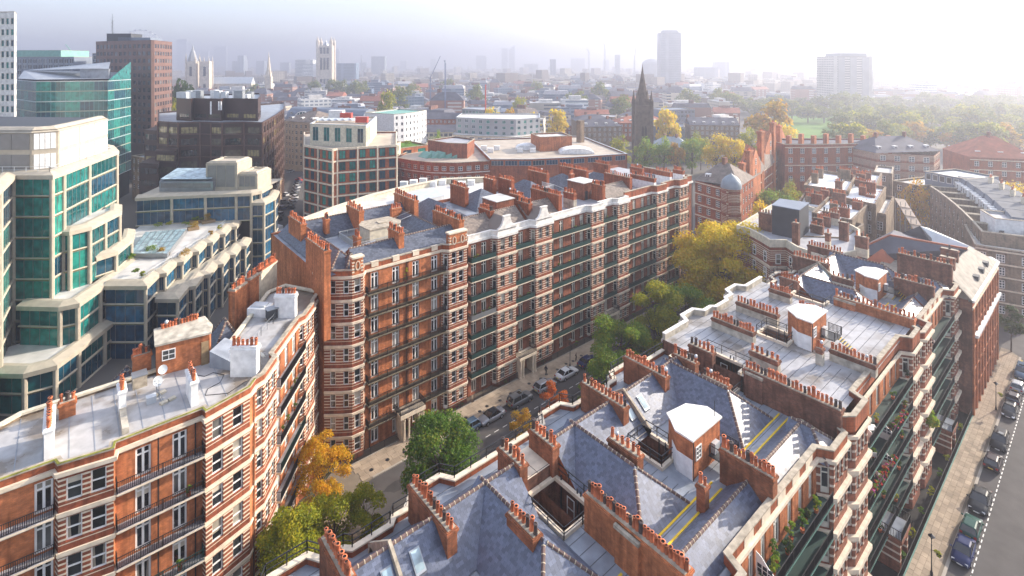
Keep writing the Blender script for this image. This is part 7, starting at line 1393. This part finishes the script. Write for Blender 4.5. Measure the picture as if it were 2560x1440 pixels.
for i in range(5):
    for j in range(3): a = P(2262 + 14 * i, 500 + 22 * i, 18 - i * 1.1); m = MB(); m.bar((a.x, a.y + j * 1.1, 2), (a.x, a.y + j * 1.1, a.z + 1.5), .12); m.build('standard', ['grey_metal'], Sc)
    a, b = P(2262 + 14 * i, 500 + 22 * i, 18 - i * 1.1), P(2276 + 14 * i, 522 + 22 * i, 17 - i * 1.1); m = MB(); m.hexa([(a.x, a.y, a.z), (b.x, b.y, b.z), (b.x, b.y + 2.4, b.z), (a.x, a.y + 2.4, a.z), (a.x, a.y, a.z + .15), (b.x, b.y, b.z + .15), (b.x, b.y + 2.4, b.z + .15), (a.x, a.y + 2.4, a.z + .15)]); m.build('deck_board', ['scaffold'], Sc)
# church with dark spire
x, y = XY(1606, 292); T = thing('church', 'soot dark stone church tower with a slender spire among the yellow trees', 'church', (x, y, 0)); M = Mx.Translation((x, y, 0)) @ Mx.Rotation(math.atan2(-AY, AX), 4, 'Z')
m = MB(); m.box(-4, -4, 0, 4, 4, 33)
for a in (-4, 4):
    for b in (-4, 4): m.box(a - .9, b - .9, 0, a + .9, b + .9, 35.5); m.lathe((a, b, 35.5), [(1.1, 0), (.7, 1.5), (.05, 6)], 6)
m.box(-3.2, -3.2, 33, 3.2, 3.2, 36.5); m.build('tower', ['church_stone'], T, M)
m = MB(); m.lathe((0, 0, 36.5), [(3.4, 0), (3.0, 2), (2.2, 6), (.9, 13), (.12, 18.5), (.05, 19.5)], 8)
for k in range(4): a = .785 + 1.57 * k; m.lathe((2.8 * math.cos(a), 2.8 * math.sin(a), 36.5), [(.8, 0), (.5, 1.5), (.03, 5)], 6)
m.build('spire', ['church_stone'], T, M)
for dx in (-1.4, .2): m = MB(); m.face([(dx, -4.06, 12), (dx + 1.3, -4.06, 12), (dx + 1.3, -4.06, 20), (dx + .65, -4.06, 22), (dx, -4.06, 20)]); m.build('belfry_window', ['dark_void'], T, M)
bld('church_nave', 'low grey lead church roof behind the yellow trees', 'church', [(1628, 296), (1728, 290)], 9, 16, 'church_stone', 'dome_lead', hip=5)
# street traffic beyond the corner block
g2 = 'vehicles in the narrow street beyond the corner block'
def small_car(label, px, py, paint, L=4.2, h=1.45, name='parked_car', cat='car', rz=None):
    p = P(px, py, .5); T = thing(name, label, cat, (p.x, p.y, 0), g2); M = Mx.Translation((p.x, p.y, 0)) @ Mx.Rotation(math.atan2(AY, AX) + rad(65) if rz is None else rz, 4, 'Z')
    m = MB(); m.hexa([(-L / 2, -.85, .25), (L / 2, -.85, .25), (L / 2, .85, .25), (-L / 2, .85, .25), (-L / 2 + .1, -.8, .85), (L / 2 - .2, -.8, .8), (L / 2 - .2, .8, .8), (-L / 2 + .1, .8, .85)]); m.build('body', [paint], T, M)
    m = MB(); m.hexa([(-L / 2 + .3, -.75, .84), (L * .22, -.75, .84), (L * .22, .75, .84), (-L / 2 + .3, .75, .84), (-L / 2 + .6, -.62, h - .05), (L * .06, -.62, h - .05), (L * .06, .62, h - .05), (-L / 2 + .6, .62, h - .05)]); m.build('window', ['glass_car'], T, M)
    m = MB(); m.box(-L / 2 + .62, -.62, h - .05, L * .06, .62, h); m.build('roof', [paint], T, M)
    for a in (-L * .3, L * .3):
        for b in (-.86, .72): m = MB(); m.tube((a, b, .3), (a, b + .14, .3), .3, n=8); m.build('wheel', ['tyre'], T, M)
    return T
cl = ['car_white', 'car_grey', 'car_navy', 'car_silver', 'car_black', 'car_white', 'car_grey', 'car_silver']
for i, (px, py) in enumerate(((712, 486), (706, 504), (703, 520), (698, 535), (694, 548), (735, 492), (737, 483), (739, 475), (741, 467), (743, 461), (745, 455), (730, 506), (726, 518), (733, 499))): small_car(['pale car', 'grey car', 'dark car', 'silver car'][i % 4] + f', {ORD(i)} in the queue along the narrow street', px, py, cl[i % 8])
small_car('red car at the far end of the narrow street', 747, 449, 'bus_red')
small_car('silver car crossing the far end of the narrow street', 727, 428, 'car_silver', rz=0.6)
p = P(690, 590, 0); V_ = thing('delivery_lorry', 'white box lorry parked in the narrow street below the brown office', 'lorry', (p.x, p.y, 0), g2); M = Mx.Translation((p.x, p.y, 0)) @ Mx.Rotation(math.atan2(AY, AX) + rad(65), 4, 'Z')
m = MB(); m.box(-2.2, -1.15, .7, 4.5, 1.15, 3.5); m.build('box_body', ['car_white'], V_, M); m = MB(); m.hexa([(-4.2, -1.05, .5), (-2.25, -1.05, .5), (-2.25, 1.05, .5), (-4.2, 1.05, .5), (-3.9, -1, 2.4), (-2.25, -1, 2.6), (-2.25, 1, 2.6), (-3.9, 1, 2.4)]); m.build('cab', ['car_white'], V_, M); m = MB(); m.face([(-4.13, -.95, 1.35), (-4.13, .95, 1.35), (-3.95, .9, 2.3), (-3.95, -.9, 2.3)][::-1]); m.build('windscreen', ['glass_car'], V_, M)
for a in (-3.2, 3.0):
    for b in (-1.16, .96): m = MB(); m.tube((a, b, .45), (a, b + .2, .45), .45, n=10); m.build('wheel', ['tyre'], V_, M)
st1 = MB(); q = [P(640, 640, 0), P(700, 640, 0), P(722, 560, 0), P(752, 440, 0), P(800, 425, 0), P(800, 415, 0), P(690, 415, 0), P(700, 440, 0), P(665, 560, 0)]; st1.face([(p.x, p.y, .0) for p in q]); struct('side_street', st1, ['asphalt'])
bld('arcade', 'low concrete arcade along the foot of the brown office', 'building', [(672, 166), (706, 220)], 9, 5, 'stone_tan', 'lead', dict(sp=3, w=2, h=4, sh=5, n=1, top=2, kind='far11', gm='glass_bronze', fm='panel_brown'))
# ------------------------------------------------------------------ far city
FR = random.Random(99)
def zone(px):
    for a, s in ((470, 'beside the brown tower'), (560, 'below the twin abbey towers'), (700, 'below the small grey spire'), (790, 'left of the great stone tower'), (880, 'right of the great stone tower'), (1060, 'behind the white curved block'), (1130, 'below the tall cranes'), (1380, 'behind the pale glass block'), (1580, 'left of the dark church spire'), (1760, 'right of the dark church spire'), (2000, 'left of the park'), (9999, 'beyond the park trees')):
        if px < a: return s
TPL = {}
def tpl(kind, wall, roof):
    key = (kind, wall, roof)
    if key in TPL: return TPL[key]
    m = MB(); m.box(-.5, -.5, 0, .5, .5, 1); wl = m.mesh('wall', [wall]); r = MB(); c = MB()
    if kind == 'flat': r.box(-.5, -.5, 1, .5, .5, 1.02); r.box(-.2, -.25, 1.02, .25, .2, 1.2); c.box(-.4, .1, 1, -.3, .3, 1.14)
    elif kind == 'gable': r.hexa([(-.52, -.52, 1), (.52, -.52, 1), (.52, .52, 1), (-.52, .52, 1), (-.52, -.01, 1.35), (.52, -.01, 1.35), (.52, .01, 1.35), (-.52, .01, 1.35)]); [c.box(x, -.06, 1.1, x + .3, .06, 1.5) for x in (-.15,)]
    elif kind == 'hip': r.hexa([(-.52, -.52, 1), (.52, -.52, 1), (.52, .52, 1), (-.52, .52, 1), (-.25, -.02, 1.32), (.25, -.02, 1.32), (.25, .02, 1.32), (-.25, .02, 1.32)]); c.box(-.3, -.05, 1.1, -.2, .05, 1.45)
    else:
        r.hexa([(-.5, -.5, 1), (.5, -.5, 1), (.5, .5, 1), (-.5, .5, 1), (-.45, -.38, 1.22), (.45, -.38, 1.22), (.45, .38, 1.22), (-.45, .38, 1.22)])
        c.box(-.03, -.3, 1.1, .04, .3, 1.4)
    TPL[key] = (wl, r.mesh('roof', [roof]), c.mesh('chimney', ['brick_sooty_shaded' if wall != 'far_white' else 'wall_grey_far'])); return TPL[key]
STY = [('brick_house', 'brick block', 'far_brick', ('mansard', 'gable', 'hip'), ('roof_slate_far', 'roof_tile_red', 'roof_slate_far'), 'house'), ('brick_house', 'brown block', 'far_brown', ('gable', 'mansard', 'flat'), ('roof_slate_far', 'roof_brown', 'felt_grey'), 'house'), ('office_building', 'pale office block', 'far_white', ('flat',), ('felt_pale',), 'office building'), ('office_building', 'blue grey office block', 'far_blue', ('flat', 'mansard'), ('blue_grey_roof', 'felt_grey'), 'office building'), ('apartment_block', 'cream block', 'far_cream', ('flat', 'hip', 'mansard'), ('felt_pale', 'roof_slate_far', 'roof_slate_far'), 'building')]
NEARST = {'far_brick': 'brick_red', 'far_brown': 'brick_stock', 'far_white': 'wall_pale_far', 'far_blue': 'blue_grey_roof', 'far_cream': 'render_cream'}
BLOCK = [(690, 800, 0, 320), (700, 925, 330, 400), (900, 1080, 0, 310), (1120, 1370, 0, 330), (985, 1580, 0, 275), (1575, 1745, 270, 325), (0, 432, 0, 1200), (1215, 1400, 325, 370), (1860, 2700, 0, 640), (690, 795, 260, 420)]
Y = 305.0; row = 0; cnt = 0
while Y < 1250:
    st = FR.uniform(24, 34) * F / Y; px = 425 + FR.uniform(0, 40)
    while px < (2620 if Y > 650 else 1860):
        st = FR.uniform(20, 40); wpx = st * F / Y
        ok = not any(a - wpx * .4 < px + wpx / 2 < b + wpx * .4 and c <= Y <= d for a, b, c, d in BLOCK)
        if px > 1840 and FR.random() < .45: ok = False
        if ok and FR.random() < .9:
            s = FR.choices(STY, (30, 14, 10, 14, 12) if px < 1500 else (34, 16, 14, 4, 16))[0]; i = FR.randrange(len(s[3])); h = FR.uniform(9, 17) + (FR.random() < .14) * 6; w_, d_ = st * FR.uniform(.8, .97), FR.uniform(12, 22)
            if s[2] in ('far_white', 'far_blue'): h += 4
            rt = {'flat': 'flat roof', 'gable': 'pitched roof', 'hip': 'hipped roof', 'mansard': 'mansard roof'}[s[3][i]]
            cq = px + wpx / 2; Yj = Y + FR.uniform(-8, 8); x, y = XY(cq, Yj); nm = 'terraced_house' if s[5] == 'house' and w_ > 24 else s[0]
            lab = f'{"low" if h < 13 else "tall" if h > 18 else "mid height"} {s[1]} with {rt} {zone(cq)}, {"near" if Y < 450 else "far" if Y < 760 else "faint"}'
            gr = 'roofs of the far city'
            if Y < 430:
                bld(nm, lab, s[5], [(cq - wpx * .47, Yj + FR.uniform(-5, 5)), (cq + wpx * .47, Yj + FR.uniform(-5, 5))], h, d_, NEARST[s[2]], s[4][i], dict(sp=3.2, w=1.4 if s[5] == 'house' else 2.2, h=1.9, sh=3.3, n=3, top=1.0, kind='far22', fm='white_paint' if s[5] == 'house' else 'grey_metal'), gr, hip=FR.uniform(3, 5) * (1 if FR.random() < .5 else -1) if s[3][i] != 'flat' else None, hipm=None)
            else:
                T = thing(nm, lab, s[5], (x, y, 0), gr); a_ = math.atan2(-AY, AX) + FR.choice((0, 0, .25, -.3, .6, 1.57)); M = Mx.Translation((x, y, 0)) @ Mx.Rotation(a_, 4, 'Z') @ Mx.Diagonal((w_, d_, h, 1)); me = tpl(s[3][i], s[2], s[4][i])
                put('wall', me[0], T, M); put('roof', me[1], T, M); put('chimney', me[2], T, M)
            cnt += 1
        px += wpx * FR.uniform(.95, 1.25)
    Y *= 1.095; row += 1
far = MB(); fr2 = MB(); r2 = random.Random(5)
for k in range(3600):
    Y = 1050 * (1 + 2.6 * r2.random() ** 1.3); X = r2.uniform(-.72, 1.02) * Y; h = r2.uniform(9, 22) + (r2.random() < .06) * r2.uniform(8, 25); w_, d_ = r2.uniform(12, 40), r2.uniform(12, 30); c = C2(X, Y)
    (far if k % 3 else fr2).box(c[0] - w_ / 2, c[1] - d_ / 2, 0, c[0] + w_ / 2, c[1] + d_ / 2, h)
tag(far.build('distant_city', ['far_brown']), kind='stuff'); tag(fr2.build('distant_city', ['far_cream']), kind='stuff')
# far trees: street trees one by one, then the ring of planes round the park
TL = [(1667, 325, 268, 8, 'leaf_gold', 'round golden tree right of the church spire'), (1552, 268, 334, 6, 'leaf_yelgreen', 'yellow green tree left of the church tower'), (1612, 262, 345, 6, 'leaf_light', 'green tree in front of the church tower'), (1660, 266, 336, 6, 'leaf_light', 'tall green tree right of the church tower'), (1694, 262, 350, 4.5, 'leaf_yellow', 'small orange brown tree in the churchyard row'), (1730, 264, 338, 6.5, 'leaf_light', 'bushy green tree in the middle of the churchyard row'), (1752, 275, 328, 5, 'leaf_yelgreen', 'tree behind the churchyard row'), (1790, 262, 333, 7.5, 'leaf_gold', 'yellow tree near the right end of the churchyard row'), (1836, 258, 337, 7.5, 'leaf_gold', 'bright yellow tree at the right end of the churchyard row'), (1880, 270, 316, 8, 'leaf_yelgreen', 'olive tree left of the big park tree'), (1935, 320, 256, 15, 'leaf_yellow', 'big spreading amber tree at the corner of the park'), (1945, 280, 305, 10, 'leaf_gold', 'golden tree in front of the big amber tree'), (1928, 238, 352, 7, 'leaf_gold', 'yellow tree behind the tall chimneys'), (1940, 176, 470, 5.5, 'leaf_light', 'green tree in the street below the gabled mansions'), (1975, 185, 452, 4.5, 'leaf_yelgreen', 'thin tree beside the street crossing'), (1905, 150, 500, 4.5, 'leaf_gold', 'yellow tree at the foot of the gabled mansions'), (1880, 142, 524, 3.5, 'leaf_yellow', 'amber tree behind the roof of the black box'), (2285, 168, 452, 5, 'leaf_orange', 'orange tree beside the scaffold'), (2200, 140, 533, 5, 'leaf_green', 'dark green tree between the hall and the brown houses'), (2545, 178, 458, 8, 'leaf_gold', 'yellow tree at the right edge behind the terrace'), (965, 425, 224, 8, 'leaf_yelgreen', 'autumn tree behind the white curved block'), (445, 330, 192, 10, 'leaf_dark', 'dark tree right of the brown tower'), (442, 262, 246, 5, 'leaf_yelgreen', 'yellow green tree right of the brown tower foot'), (1235, 345, 264, 9, 'leaf_gold', 'golden tree left behind the pale glass block'), (1275, 350, 268, 9, 'leaf_yellow', 'amber tree behind the pale glass block'), (1320, 345, 272, 8, 'leaf_gold', 'yellow tree right behind the pale glass block'), (1392, 355, 270, 8, 'leaf_gold', 'yellow tree right of the pale glass block'), (1090, 250, 318, 4, 'leaf_light', 'small green tree beside the white curved block'), (1300, 480, 240, 8, 'leaf_yelgreen', 'hazy yellow tree among the middle roofs')]
for i, (px, Y, yt, r, mt, lb) in enumerate(TL): x, y = XY(px, Y); far_tree(lb, x, y, H - (yt - YH) * Y / F, r, mt, 'trees in the middle distance', i, nl=2600 if Y < 300 else 1400)
k = 0
for px in range(1835, 2640, 34):
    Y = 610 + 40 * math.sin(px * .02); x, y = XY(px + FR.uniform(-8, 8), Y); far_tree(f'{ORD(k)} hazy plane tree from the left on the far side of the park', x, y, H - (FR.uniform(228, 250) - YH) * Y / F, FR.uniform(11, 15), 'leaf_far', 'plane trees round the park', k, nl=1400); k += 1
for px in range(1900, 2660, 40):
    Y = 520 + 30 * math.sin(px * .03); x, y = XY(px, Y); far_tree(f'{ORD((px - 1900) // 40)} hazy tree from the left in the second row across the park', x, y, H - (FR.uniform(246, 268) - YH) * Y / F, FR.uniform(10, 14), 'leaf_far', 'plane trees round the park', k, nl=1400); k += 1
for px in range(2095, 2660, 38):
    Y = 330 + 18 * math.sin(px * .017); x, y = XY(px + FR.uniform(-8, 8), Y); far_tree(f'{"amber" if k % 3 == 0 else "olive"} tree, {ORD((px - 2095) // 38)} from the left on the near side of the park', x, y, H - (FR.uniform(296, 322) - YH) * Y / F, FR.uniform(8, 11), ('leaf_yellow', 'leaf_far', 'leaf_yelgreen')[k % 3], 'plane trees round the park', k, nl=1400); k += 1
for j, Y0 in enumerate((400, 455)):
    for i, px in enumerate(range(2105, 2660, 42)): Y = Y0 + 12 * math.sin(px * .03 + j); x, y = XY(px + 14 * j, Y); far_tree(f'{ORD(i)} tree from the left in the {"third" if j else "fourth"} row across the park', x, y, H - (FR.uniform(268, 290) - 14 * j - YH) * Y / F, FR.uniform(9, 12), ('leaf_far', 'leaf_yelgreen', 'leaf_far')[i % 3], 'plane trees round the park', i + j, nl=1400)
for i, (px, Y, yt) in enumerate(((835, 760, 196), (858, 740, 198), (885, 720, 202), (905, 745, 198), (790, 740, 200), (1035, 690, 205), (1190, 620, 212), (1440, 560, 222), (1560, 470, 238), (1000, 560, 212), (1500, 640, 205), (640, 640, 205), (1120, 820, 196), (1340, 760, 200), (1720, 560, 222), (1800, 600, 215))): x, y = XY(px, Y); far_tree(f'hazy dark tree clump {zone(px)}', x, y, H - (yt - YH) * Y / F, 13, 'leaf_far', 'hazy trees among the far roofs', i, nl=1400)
g_ = MB(); gp_ = [XY(1960, 380), XY(2130, 380), XY(2130, 560), XY(1930, 560)]; g_.face([(*p, .02) for p in gp_]); struct('park_lawn', g_, ['grass'])
# landmarks in the haze
def at_(px, Y): return Mx.Translation((*XY(px, Y), 0)) @ Mx.Rotation(math.atan2(-AY, AX) + .12, 4, 'Z')
M = at_(815, 1020); T = thing('stone_tower', 'great square stone tower with four crowned corner turrets and flagpole', 'tower', M.translation[:])
m = MB(); m.box(-13, -13, 0, 13, 13, 92); m.build('shaft', ['abbey_stone'], T, M)
for a in (-12.5, 12.5):
    for b in (-12.5, 12.5): m = MB(); m.tube((a, b, 0), (a, b, 97), 3.2, n=8); m.lathe((a, b, 97), [(3.7, 0), (3.4, 3), (2.4, 6), (1.6, 7), (.2, 13)], 8); m.build('corner_turret', ['abbey_stone'], T, M)
for x0 in (-8.2, -2.2, 3.8):
    for z0, z1 in ((12, 27), (45, 68), (76, 88)): m = MB(); m.box(x0, -13.1, z0, x0 + 4.4, -12.9, z1); m.build('window', ['dark_void'], T, M)  # dark strips stand in for the shade of window recesses
for z in (32, 40, 72, 91): m = MB(); m.box(-13.4, -13.4, z, 13.4, 13.4, z + 1); m.build('string_course', ['abbey_stone'], T, M)
m = MB(); m.lathe((0, 0, 92), [(6, 0), (4, 4), (1.2, 8), (.35, 10), (.3, 32)], 6); m.build('flagpole', ['grey_metal'], T, M)
for px, w_, zt, lb, cone_ in ((482, 14, 64, 'left abbey tower capped with a pointed scaffold roof', 1), (516, 13, 60, 'right abbey tower with four slim pinnacles', 0)):
    M = at_(px, 780); T = thing('abbey_tower', lb, 'tower', M.translation[:]); h = w_ / 2 - .5; m = MB(); m.box(-h, -h, 0, h, h, zt - (4 if cone_ else 0)); m.build('shaft', ['abbey_stone'], T, M)
    for a in (-h, h):
        for b in (-h, h): m = MB(); m.box(a - .9, b - .9, 0, a + .9, b + .9, zt); m.lathe((a, b, zt), [(1, 0), (.7, 2), (.1, 8)], 6); m.build('pinnacle', ['abbey_stone'], T, M)
    if cone_: m = MB(); m.lathe((0, 0, zt - 4), [(7.4, 0), (6.6, 3), (3.4, 14), (1.8, 17), (.15, 26)], 8); m.build('roof', ['wall_grey_far'], T, M)
    for z0, z1 in ((16, 26), (38, 52)): m = MB(); m.box(-1.8, -h - .1, z0, 1.8, -h + .1, z1); m.build('window', ['dark_void'], T, M)
M = at_(575, 800); T = thing('abbey_church', 'long pale abbey nave roof behind the twin towers', 'church', M.translation[:]); m = MB(); m.box(-24, -8, 0, 34, 8, 26); m.build('wall', ['abbey_stone'], T, M); m = MB(); m.hexa([(-24, -9, 26), (34, -9, 26), (34, 9, 26), (-24, 9, 26), (-24, -.2, 36), (34, -.2, 36), (34, .2, 36), (-24, .2, 36)]); m.build('roof', ['steel_pale'], T, M)
M = at_(672, 720); T = thing('church_spire', 'small pale stone spire between the abbey and the great tower', 'church', M.translation[:]); m = MB(); m.box(-4, -4, 0, 4, 4, 38); m.build('tower', ['abbey_stone'], T, M); m = MB(); m.lathe((0, 0, 38), [(4.6, 0), (3.6, 4), (2.4, 14), (1.0, 26), (.1, 35)], 8)
for k in range(4): m.lathe((4 * math.cos(.785 + 1.57 * k), 4 * math.sin(.785 + 1.57 * k), 38), [(1, 0), (.6, 3), (.05, 9)], 6)
m.build('spire', ['abbey_stone'], T, M)
def slab(label, px0, px1, yt, Y, mat, d_=18, name='tower_block', cat='tower', top=None, slant=0, group=None):
    a, b = V((*XY(px0, Y), 0)), V((*XY(px1, Y), 0)); u = (b - a).normalized(); n_ = V((-u.y, u.x, 0)) * d_; zt = H - (yt - YH) * Y / F; T = thing(name, label, cat, ((a + b) / 2)[:], group); m = MB(); zs = [zt - slant, zt, zt, zt - slant]
    m.prism([a.xy[:], b.xy[:], (b + n_).xy[:], (a + n_).xy[:]], 0, zt, zt=zs); m.build('wall', [mat], T)
    if top: m = MB(); c = a.lerp(b, .15); e = a.lerp(b, .85); m.prism([c.xy[:], e.xy[:], (e + n_ * .8).xy[:], (c + n_ * .8).xy[:]], zt, zt + top); m.build('plant_room', ['tower_haze_grey'], T)
    return T
slab('tall slender glass tower standing alone right of the dark spire', 1653, 1703, 81, 1080, 'far_tower', 30, top=5)
T = slab('bulky concrete tower block above the park trees', 2084, 2182, 140, 620, 'far_block', 34, top=3.5); 
for i in range(3): a, b = V((*XY(2096 + 30 * i, 619.5), 0)), V((*XY(2112 + 30 * i, 619.5), 0)); m = MB(); m.hexa([(a.x, a.y, 0), (b.x, b.y, 0), (b.x, b.y + .4, 0), (a.x, a.y + .4, 0), (a.x, a.y, 64), (b.x, b.y, 64), (b.x, b.y + .4, 64), (a.x, a.y + .4, 64)]); m.build('balcony_stack', ['wall_grey_far'], T)
SK = [(442, 466, 98, 3900, 'faint broad tower just right of the brown tower', 0), (534, 565, 116, 3800, 'faint flared tower behind the twin abbey towers', 0), (503, 520, 128, 3600, 'faint small tower above the right abbey tower', 0), (594, 609, 139, 2000, 'grey stepped block right of the abbey', 0), (580, 612, 153, 2050, 'low grey base of the stepped block right of the abbey', 0), (738, 782, 149, 1350, 'white banded hospital block left of the great tower', 0), (756, 792, 160, 1300, 'lower white banded block touching the great tower', 0), (842, 890, 158, 1250, 'dark glass box right of the great tower', 0), (836, 848, 122, 3300, 'faint thin tower right behind the great tower', 0), (928, 962, 141, 1900, 'hazy gridded round block in the skyline', 0), (1076, 1090, 148, 3200, 'faint tower left of the tall crane', 0), (1190, 1216, 139, 3000, 'faint broad block left of the twin towers', 0), (1254, 1269, 121, 3000, 'left one of two faint slim towers in the skyline', 0), (1272, 1287, 112, 3000, 'right one of two faint slim towers, with a slanted top', 30), (1376, 1390, 148, 1700, 'dark hazy block with rounded top in the skyline', 0), (1428, 1462, 146, 3000, 'faint wide block right of the dark rounded block', 0), (1510, 1522, 150, 3000, 'faint tower below the pale cranes', 0), (1540, 1550, 137, 1900, 'slim grey hazy tower left of the spire', 0), (1000, 1016, 152, 3400, 'faint block in the skyline above the cranes', 0), (900, 915, 156, 3000, 'faint low block right of the dark glass box', 0), (1742, 1795, 168, 1500, 'pale block right of the slender glass tower', 0), (1788, 1824, 154, 1700, 'pale taller block right of the slender glass tower', 0), (1892, 1922, 158, 2100, 'faint tower left of the bulky concrete tower', 0), (2330, 2390, 152, 2600, 'very faint tower right of the bulky concrete tower', 0), (2440, 2510, 202, 1150, 'hazy stepped block above the park at the right edge', 0), (2500, 2560, 208, 1180, 'hazy lower block at the right edge above the park', 0), (1310, 1345, 160, 2600, 'faint low slab in the skyline behind the golden trees', 0), (640, 660, 152, 2400, 'faint block left of the small pale spire', 0), (700, 722, 156, 2400, 'faint block right of the small pale spire', 0)]
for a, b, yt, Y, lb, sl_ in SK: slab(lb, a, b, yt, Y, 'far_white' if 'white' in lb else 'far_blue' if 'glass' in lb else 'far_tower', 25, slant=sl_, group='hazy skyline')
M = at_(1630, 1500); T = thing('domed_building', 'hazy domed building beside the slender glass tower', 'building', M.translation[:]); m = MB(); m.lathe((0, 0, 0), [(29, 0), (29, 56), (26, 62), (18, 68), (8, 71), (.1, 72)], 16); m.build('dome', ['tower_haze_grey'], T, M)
M = at_(352, 1500); T = thing('observation_wheel', 'great white observation wheel, only its top arc rising above the brown tower', 'wheel', M.translation[:]); m = MB(); R_ = 61
for k in range(48): a, b = 6.2832 * k / 48, 6.2832 * (k + 1) / 48; m.bar((R_ * math.cos(a), 0, 91 + R_ * math.sin(a)), (R_ * math.cos(b), 0, 91 + R_ * math.sin(b)), 2.2, 2.2); m.bar((0, 0, 91), (R_ * math.cos(a), 0, 91 + R_ * math.sin(a)), .3)
m.bar((-25, 0, 0), (0, 3, 91), 2.5); m.bar((25, 0, 0), (0, 3, 91), 2.5); m.build('rim', ['white_paint'], T, M)
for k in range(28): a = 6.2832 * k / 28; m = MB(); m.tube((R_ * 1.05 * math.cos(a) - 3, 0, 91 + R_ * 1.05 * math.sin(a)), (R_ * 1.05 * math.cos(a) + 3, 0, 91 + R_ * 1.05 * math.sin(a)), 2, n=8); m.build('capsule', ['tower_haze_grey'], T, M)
def crane(label, px, Y, ym, jx, jy, mat, luff=True, base=0):
    x, y = XY(px, Y); zt = H - (ym - YH) * Y / F; T = thing('tower_crane', label, 'crane', (x, y, 0), 'cranes over the far city'); m = MB(); w_ = .0009 * Y
    for a in (-w_, w_):
        for b in (-w_, w_): m.bar((x + a, y + b, 0), (x + a, y + b, zt), w_ * .45)
    k = 0
    while k < zt: m.bar((x - w_, y - w_, k), (x + w_, y - w_, min(k + w_ * 3, zt)), w_ * .3); k += w_ * 3
    m.build('mast', [mat], T); q = PY(jx, jy, Y); m = MB(); p = V((x, y, zt)); m.bar(p, q, w_ * 1.1); d = (p - q) * .18; m.bar(p, p + V((d.x, d.y, 0)), w_ * 1.4); m.bar(p + V((0, 0, w_ * 7)), q.lerp(p, .4), w_ * .3); m.bar(p, p + V((0, 0, w_ * 7)), w_ * .6); m.build('jib', [mat], T)
crane('tall blue luffing crane above the middle roofs', 1076, 480, 195, 1101, 140, 'crane_blue'); crane('straight blue crane mast right of the luffing crane', 1113, 470, 158, 1110, 150, 'crane_blue'); crane('turquoise luffing crane between the dark office and the brown tower', 205, 420, 160, 164, 111, 'copper_green')
crane('pale crane far left of the dark church spire', 1472, 1500, 130, 1466, 122, 'tower_haze_grey'); crane('faint crane left of the spire with jib to the right', 1512, 1600, 118, 1508, 105, 'tower_haze_grey'); crane('faint luffing crane just left of the church spire', 1586, 1500, 150, 1590, 116, 'tower_haze_grey'); crane('pale crane in the haze near the round gridded block', 905, 1500, 165, 903, 138, 'tower_haze_grey')
x, y = XY(1216, 380); T = thing('tv_building', 'dark glass building with a white satellite dish and a red mast', 'building', (x, y, 0)); 
T = bld('office_building', 'dark glazed offices with a red mast in the middle of the roofs', 'office building', [(1155, 395), (1205, 385), (1240, 392)], 22, 20, 'blue_grey_roof', 'lead', dict(sp=3, w=2.4, h=2.4, sh=3.6, n=5, kind='far21', gm='glass_teal', fm='grey_metal')); bpy.data.objects.remove(bpy.data.objects['tv_building'])
x, y = XY(1214, 383); m = MB(); m.bar((x, y, 15), (x, y, 41), .7); tag(m.build('radio_mast', ['crane_red']), 'thin red mast on the dark glazed offices', 'mast')
# ------------------------------------------------------------------ the hazy air
hz = bpy.data.materials.new('haze'); hz.use_nodes = True; t_ = hz.node_tree; t_.nodes.remove(t_.nodes['Principled BSDF'])
pv_ = t_.nodes.new('ShaderNodeVolumePrincipled'); pv_.inputs['Color'].default_value = (0.54, 0.56, 0.65, 1); pv_.inputs['Density'].default_value = 0.00072; pv_.inputs['Anisotropy'].default_value = 0.55
t_.links.new(pv_.outputs[0], t_.nodes['Material Output'].inputs['Volume'])
m = MB(); q = [CW(-5200, -400), CW(5200, -400), CW(5200, 7500), CW(-5200, 7500)]
m.prism([(p.x, p.y) for p in q], -1.05, 190, bottom=True); hb = m.mesh('haze', []); hb.materials.append(hz)
tag(put('haze', hb), kind='stuff')
